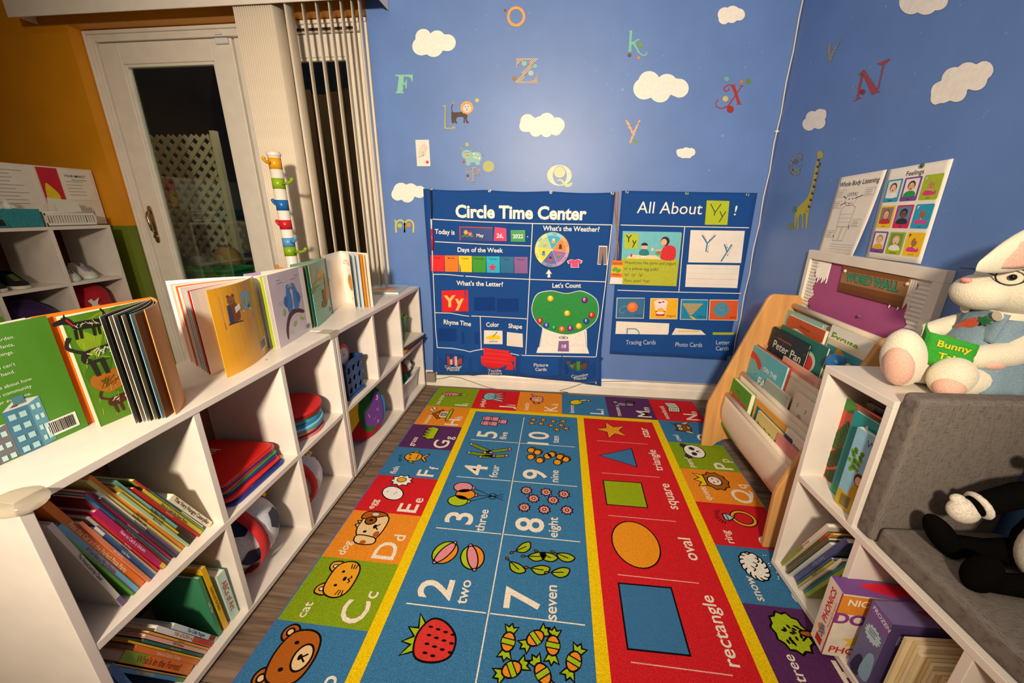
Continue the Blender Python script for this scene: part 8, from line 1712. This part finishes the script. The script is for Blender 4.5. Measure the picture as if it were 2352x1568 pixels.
bp_('red_sheet', -.268, -.18, 1.02, 1.215, '#c81c34', lambda a, w, h: a.poly(smooth([(w*.1, h*.1), (w*.6, h*.05), (w*.75, h*.3), (w*.5, h*.5), (w*.2, h*.6)], 3), '#e8cc1c'))
bp_('paper', -.17, -.028, 1.06, 1.212, '#ebe4d8', lambda a, w, h: (a.text('YOUR IMPACT', w*.45, h*.76, h*.08, '#3a3a3c', 0, 'c', .02, 0, w*.7), lines(a, w*.1, h*.6, w*.6, 5, h*.11, h*.02, '#a8a49c'), a.rect(w*.3, h*.66, w*.8, h*.68, '#5a9a5c')))
bp_('yellow_sheet', -.262, -.22, .95, 1.01, '#e8d02c')
# things on top
p = atZ(55, 510, ZK)
t = thing('tissue_box', 'teal tissue box on the cubby unit', 'tissue box', (-2.60, -.50, ZK)); m = MB(mat('#2f8a94', .6, 'fabric', .3, scale=120)); m.box(-2.655, -2.56, -.64, -.422, ZK+.0005, ZK+.082); obj('box', m, t, bevel=.002)
m = MB(mat('#efeae2', .8)); m.grid(lambda u, v: V((-2.61+.02*math.sin(5*u+3*v), -.565+.085*u+.01*math.sin(9*v), ZK+.08+.055*v*(.6+.4*math.sin(4*u+1)))), 8, 6); m.grid(lambda u, v: V((-2.60+.03*v*math.cos(4*u), -.56+.07*u, ZK+.08+.045*v)), 6, 4); obj('tissue', m, t, solid=.001)
t = thing('tablet', 'dark tablet with teal case leaning beside the tissue box', 'tablet', (-2.555, -.60, ZK)); Mt = Matrix.Translation(V((-2.552, -.615, ZK+.001))) @ Matrix.Rotation(-.3, 4, 'Y'); m = MB(mat('#2a7a84', .4)); m.box(-.006, .002, -.06, .06, 0, .085, Mt); obj('case', m, t, bevel=.002); m = MB(mat('#101418', .1, 'plain', .6)); m.box(.0022, .003, -.05, .05, .008, .077, Mt); obj('screen', m, t)
t = thing('plastic_basket', 'white slotted plastic basket full of papers on the cubby unit', 'basket', (-2.60, -.29, ZK)); WB = mat('#e4ddd2', .4)
bx0, bx1, by0, by1 = -2.66, -2.565, -.405, -.185
for (x0, x1, y0, y1) in ((bx0, bx1, by0, by0+.003), (bx0, bx1, by1-.003, by1), (bx0, bx0+.003, by0+.003, by1-.003)): m = MB(WB); m.box(x0, x1, y0, y1, ZK+.001, ZK+.066); obj('wall', m, t)
m = MB(WB); m.box(bx0, bx1, by0+.003, by1-.003, ZK+.0005, ZK+.004); obj('base', m, t)
m = MB(WB); m.box(bx1-.003, bx1, by0, by1, ZK+.001, ZK+.016); m.box(bx1-.003, bx1, by0, by1, ZK+.052, ZK+.066); m.tube([(bx0, by0, ZK+.067), (bx1, by0, ZK+.067), (bx1, by1, ZK+.067), (bx0, by1, ZK+.067)], .004, 6, True); obj('front_rails', m, t)
for k in range(19): y = by0+.004+(by1-by0-.012)*k/18; m = MB(WB); m.box(bx1-.0025, bx1-.0005, y, y+.0045, ZK+.016, ZK+.052); obj('front_slat', m, t)
for k, (y0, y1, z1, rx) in enumerate(((-.39, -.30, .10, .1), (-.35, -.24, .125, -.1), (-.31, -.21, .11, .15))):
    m = MB(pagemat('#e6e0d4')); Mt = Matrix.Translation(V((-2.635+.02*k, (y0+y1)/2, ZK+.006))) @ Matrix.Rotation(rx, 4, 'X'); m.box(-.0006, .0006, (y0-y1)/2, (y1-y0)/2, .004, z1, Mt); obj('loose_paper', m, None, ('left', 'tallest, middle', 'right')[k]+' sheet of paper standing in the white slotted basket', 'paper', 'papers in the slotted basket')
# shoes, bag, coats
def shoe(label, x, y, z, cl, sole, rz, grp, lace):
    M = Matrix.Translation(V((x, y, z))) @ Matrix.Rotation(rz, 4, 'Z'); t = thing('sneaker', label, 'shoe', M=M, group=grp)
    op = smooth([(-.07, -.026), (-.02, -.026), (.04, -.032), (.078, -.018), (.082, .006), (.06, .028), (.0, .026), (-.07, .026), (-.08, 0)], 4)
    m = MB(mat(sole, .6)); m.prism(op, .0005, .018); obj('sole', m, t, local=True, bevel=.003)
    m = MB(mat(cl, .7, 'fabric', .2)); n = len(op)
    def up(u, v): 
        i = u*n; a_, b_ = op[int(i) % n], op[(int(i)+1) % n]; f = i-int(i); px, py = a_[0]+(b_[0]-a_[0])*f, a_[1]+(b_[1]-a_[1])*f; h = .062 if px < 0 else max(.022, .062-.6*px); k = 1-.5*v*v; return V((px*(1-.16*v*v)-.006*v, py*k, .017+h*v))
    m.grid(up, 32, 6); obj('upper', m, t, local=True)
    m = MB(mat(lace, .6)); 
    for k in range(4): m.tube([(.008+.013*k, -.016, .062-.008*k), (.014+.013*k, 0, .066-.008*k), (.008+.013*k, .016, .062-.008*k)], .0022, 5)
    m.prism(smooth([(.0, -.012), (.05, -.012), (.055, 0), (.05, .012), (.0, .012)], 3), .0, .004, Matrix.Translation(V((0, 0, .058))) @ Matrix.Rotation(.5, 4, 'Y')); obj('laces', m, t, local=True)
Z2 = zs[1]+.0085
shoe('white sneaker with lilac trim, left of the pair in the cubby', -2.65, -.345, Z2, '#d9d2cc', '#cfe0d8', -.25, 'white sneakers', '#b8a8c4'); shoe('white sneaker with lilac trim, right of the pair in the cubby', -2.655, -.265, Z2, '#d9d2cc', '#cfe0d8', -.15, 'white sneakers', '#b8a8c4')
shoe('black sneaker, left of the pair in the near cubby', -2.64, -.645, Z2, '#1a1818', '#d8d4cc', -.2, 'black sneakers', '#5a6a2c'); shoe('black sneaker, right of the pair in the near cubby', -2.64, -.565, Z2, '#1a1818', '#d8d4cc', -.15, 'black sneakers', '#5a6a2c')
def lump(label, name, cat, c, r, cl, seed, parts=()):
    m = MB(mat(cl, .8, 'fabric', .2)); c = V(c); m.ball(c, r, 26, 18)
    for p in m.v: d = p-c; p += d*(.10*math.sin(38*d.x+seed)*math.sin(31*d.y+seed*2)+.08*math.sin(47*d.z+23*d.y+seed)); p.z = max(p.z, c.z-r[2]*.98)
    return m
t = thing('backpack', 'red backpack with a white cross stuffed in the cubby', 'backpack', (-2.68, -.28, zs[2]+.009)); obj('bag', lump('', '', '', (-2.69, -.275, zs[2]+.009+.118), (.13, .108, .118), '#b81c30', 2), t)
m = MB(mat('#e4dccf', .7)); m.add([V(p) for p in ((-2.566, -.345, .50), (-2.560, -.315, .52), (-2.558, -.30, .555), (-2.563, -.332, .535))], [(0, 1, 2, 3)]); m.add([V(p) for p in ((-2.566, -.35, .545), (-2.562, -.335, .555), (-2.560, -.30, .505), (-2.562, -.32, .495))], [(0, 1, 2, 3)]); obj('white_cross', m, t, solid=.002)
for lbl, y, cl, sd in (('dark purple coat bundled in the near cubby', -.54, '#3a2258', 1), ('black coat bundled in the cubby at the left edge', -.81, '#1c181c', 4)):
    m = lump('', '', '', (-2.70, y, zs[2]+.009+.105), (.135, .11, .105), cl, sd); obj('coat', m, None, lbl, 'coat', 'coats in the cubbies')

# ================================================================== OUTSIDE THE GLASS, AT NIGHT
m = MB(mat('#5a4634', .8, 'wood', .2, ax='x')); m.box(-5.5, 1.2, .145, 4.2, -.14, -.09); struct('patio_deck', m)
lt = thing('lattice_fence', 'cream diagonal lattice fence panel outside the patio door', 'fence', (-3.15, .92, -.09)); LX0, LX1, LZ0, LZ1 = -3.75, -2.72, -.06, 1.55
LTM = mat('#cfc4ae', .7); sp = .098
def clip(c, sg):
    pts = []
    for x in (LX0, LX1):
        z = c+sg*x
        if LZ0 <= z <= LZ1: pts.append((x, z))
    for z in (LZ0, LZ1):
        x = (z-c)/sg
        if LX0 <= x <= LX1: pts.append((x, z))
    return (min(pts), max(pts)) if len(pts) > 1 else None
for sg, yy in ((1, .915), (-1, .923)):
    c = -8
    while c < 8:
        q = clip(c, sg)
        if q and math.dist(*q) > .05:
            (xa, za), (xb, zb) = q; L_ = math.dist(*q); an = math.atan2(zb-za, xb-xa); M = Matrix(((math.cos(an), 0, -math.sin(an), xa), (0, 1, 0, yy), (math.sin(an), 0, math.cos(an), za), (0, 0, 0, 1))); m = MB(LTM); m.box(0, L_, -.0035, .0035, -.016, .016, M); obj('lattice_slat', m, lt)
        c += sp*1.0
m = MB(LTM); m.box(LX1-.02, LX1+.02, .90, .94, -.09, 1.58); obj('post', m, lt)
# board fence behind the right pane
fe = thing('board_fence', 'dark brown vertical board fence outside behind the blind slats', 'fence', (-1.9, 1.5, -.09)); random.seed(21)
for k in range(13):
    x = -2.66+.145*k; m = MB(mat(('#5a4030', '#4a3428', '#63483a', '#54402e')[k % 4], .85, 'wood', .2, ax='z')); m.box(x, x+.138, 1.50, 1.52, -.09, 1.95+.02*(k % 3)); obj('board', m, fe)
for z in (.2, 1.6): m = MB(mat('#4a3428', .85, 'wood', .2, ax='x')); m.box(-2.66, -.77, 1.521, 1.56, z, z+.09); obj('rail', m, fe)
# bush
random.seed(9); t = thing('bush', 'green leafy bush beside the lattice fence outside', 'bush', (-2.45, 1.25, -.09)); m = MB(mat('#3f6a1c', .6)); c = V((-2.50, 1.28, .62))
for k in range(420):
    d = V((random.gauss(0, 1), random.gauss(0, 1), random.gauss(0, 1))).normalized(); r = .3+.7*random.random()**.5; p = c+V((d.x*.26*r, d.y*.16*r, d.z*.62*r)); u = d.orthogonal().normalized()*.035; w_ = d.cross(u).normalized()*.016; m.add([p-u, p+w_, p+u, p-w_], [(0, 1, 2, 3)])
f_ = obj('foliage', m, t); f_['kind'] = 'stuff'
m = MB(mat('#4a3420', .8)); m.tube([(-2.5, 1.28, -.09), (-2.49, 1.28, .5)], .018, 8); obj('stem', m, t)
# white plastic chair
t = thing('patio_chair', 'white plastic child chair outside by the lattice', 'chair', (-3.12, 1.22, -.09)); WC = mat('#cfc8bc', .4); cx, cy, cz = -3.12, 1.22, .56
m = MB(WC); m.grid(lambda u, v: V((cx-.17+.34*u, cy+.16+.02*math.sin(PI*u)+.05*v, cz+.05+.30*v*(1-.18*(2*u-1)**2))), 10, 8); obj('backrest', m, t, solid=.012)
m = MB(WC); m.prism(rr(.36, .34, .06), cz-.012, cz+.012, Matrix.Translation(V((cx, cy, 0)))); obj('seat', m, t, bevel=.004)
for sx in (-1, 1):
    for sy in (-1, 1): m = MB(WC); m.tube([(cx+sx*.14, cy+sy*.13, cz-.01), (cx+sx*.18, cy+sy*.17, -.09)], [.018, .014], 8); obj('leg', m, t)
# low table with a green tub and soft things
t = thing('patio_table', 'dark low table outside just behind the glass', 'table', (-2.6, .45, -.09)); DT = mat('#3a2a20', .6, 'wood', .3, ax='x'); m = MB(DT); m.box(-3.0, -2.2, .30, .66, .47, .50); obj('table_top', m, t)
for x in (-2.97, -2.23):
    for y in (.33, .63): m = MB(DT); m.box(x-.02, x+.02, y-.02, y+.02, -.09, .47); obj('leg', m, t)
t = thing('green_tub', 'green plastic tub with cloth rim on the table outside the glass', 'tub', (-2.6, .46, .5)); GT = mat('#1f8a4c', .6)
m = MB(GT); pts = rr(.54, .26, .05); 
m.prism(pts, .5005, .60, Matrix.Translation(V((-2.60, .46, 0)))); obj('tub', m, t, bevel=.006)
m = MB(GT); m.tube([V((-2.60+p[0]*1.03, .46+p[1]*1.05, .604+.004*math.sin(9*p[0]))) for p in pts], .013, 8, True); obj('rim', m, t)
for lbl, nm, ct, c, r, cl in (('navy floral pouch on the green tub outside', 'floral_pouch', 'pouch', (-2.80, .45, .663), (.082, .07, .05), '#1c2238'), ('grey round plush on the green tub outside', 'round_plush', 'plush toy', (-2.645, .44, .656), (.05, .05, .043), '#8a8478')):
    m = MB(mat(cl, .8, 'fabric', .2)); m.ball(c, r, 20, 14); o = obj(nm, m, None, lbl, ct)
    if nm == 'floral_pouch':
        for k in range(14): a_ = k*2.4; m = MB(mat(('#c86a4c', '#d8a08c', '#4a6a8a')[k % 3], .8)); z_ = -.8+1.6*k/14; q = math.sqrt(1-z_*z_); m.ball((c[0]+r[0]*q*math.cos(a_), c[1]+r[1]*q*math.sin(a_), c[2]+r[2]*z_), (.008, .008, .008), 8, 6); obj('flower_patch', m, o)
m = MB(mat('#c8ccc4', .1, 'clear', trans=.8)); m.box(-2.575, -2.50, .40, .48, .6055, .66); obj('clear_box', m, None, 'small clear plastic box on the green tub outside', 'box')
# child outside, seen from behind
hx, hy, hz = -2.725, .80, .655
ch = thing('person', 'child with long blonde hair and purple bow sitting outside, seen from behind', 'person', (hx, hy, -.09))
me = bpy.data.meshes.new('body'); J = [((hx, hy+.02, .06), .095), ((hx, hy, .22), .085), ((hx, hy-.01, .38), .09), ((hx, hy, .46), .04), ((hx, hy+.005, .545), .05), ((hx, hy+.008, .66), .072), ((hx, hy+.005, .70), .05),
     ((hx-.12, hy, .41), .04), ((hx-.16, hy+.06, .28), .032), ((hx-.12, hy+.18, .22), .024), ((hx-.10, hy+.23, .22), .022), ((hx+.12, hy, .41), .04), ((hx+.16, hy+.06, .28), .032), ((hx+.12, hy+.18, .22), .024), ((hx+.10, hy+.23, .22), .022),
     ((hx-.07, hy+.04, .04), .065), ((hx-.12, hy+.26, .06), .048), ((hx-.06, hy+.42, -.03), .036), ((hx-.06, hy+.48, -.04), .03), ((hx+.07, hy+.04, .04), .065), ((hx+.12, hy+.26, .06), .048), ((hx+.06, hy+.42, -.03), .036), ((hx+.06, hy+.48, -.04), .03)]
T_ = TM[ch.name].inverted(); me.from_pydata([(T_ @ V(j[0]))[:] for j in J], [(0, 1), (1, 2), (2, 3), (3, 4), (4, 5), (5, 6), (2, 7), (7, 8), (8, 9), (9, 10), (2, 11), (11, 12), (12, 13), (13, 14), (0, 15), (15, 16), (16, 17), (17, 18), (0, 19), (19, 20), (20, 21), (21, 22)], [])
me.materials.append(mat('#d8a888', .6)); o = bpy.data.objects.new('body', me); _link(o, ch, None, None, None, None); TM[o.name] = TM[ch.name]
sk = o.modifiers.new('skin', 'SKIN'); sk.use_smooth_shade = True
for i, j in enumerate(J): me.skin_vertices[0].data[i].radius = (j[1], j[1])
me.skin_vertices[0].data[0].use_root = True
sb = o.modifiers.new('sub', 'SUBSURF'); sb.levels = 1; sb.render_levels = 2
def hair(u, v):
    a_ = -.35+(PI+.7)*u; k = v; r = .084+.012*k; z = hz+.078-.30*k**1.4 if k > .0 else hz+.078
    r2 = r*math.sin(min(PI/2, .25+3.2*k)); w_ = 1+.02*math.sin(24*a_); return V((hx+r2*w_*math.cos(PI+a_), hy-.004+r2*w_*math.sin(PI+a_)*.98, z))
m = MB(mat('#b08a54', .6, 'wood', .3, ax='z')); m.grid(hair, 30, 12); obj('hair', m, ch, solid=.01)
m = MB(mat('#5a3a8a', .6, 'fabric')); m.ball((hx+.006, hy-.03, hz+.078), (.024, .012, .012), 12, 8); m.ball((hx-.02, hy-.03, hz+.085), (.016, .01, .012), 10, 8); m.ball((hx+.032, hy-.03, hz+.084), (.016, .01, .012), 10, 8); obj('hair_bow', m, ch)
m = MB(mat('#6a7a9a', .8, 'fabric')); 
def shirt(u, v): a_ = 2*PI*u; r = .098-.02*v*v; return V((hx+(r+.02*v)*math.cos(a_), hy+.005+r*.9*math.sin(a_), .04+.385*v))
m.grid(shirt, 24, 8); obj('shirt', m, ch, solid=.003)
for sx in (-1, 1): m = MB(mat('#2a2420', .3)); m.ball((hx+sx*.028, hy+.075, hz+.005), (.007, .005, .009), 8, 6); obj('eye', m, ch)
m = MB(mat('#d8a888', .6)); m.ball((hx, hy+.084, hz-.018), (.008, .01, .011), 8, 6); obj('nose', m, ch)
m = MB(mat('#b0584c', .6)); m.ball((hx, hy+.074, hz-.045), (.018, .006, .005), 8, 6); obj('mouth', m, ch)
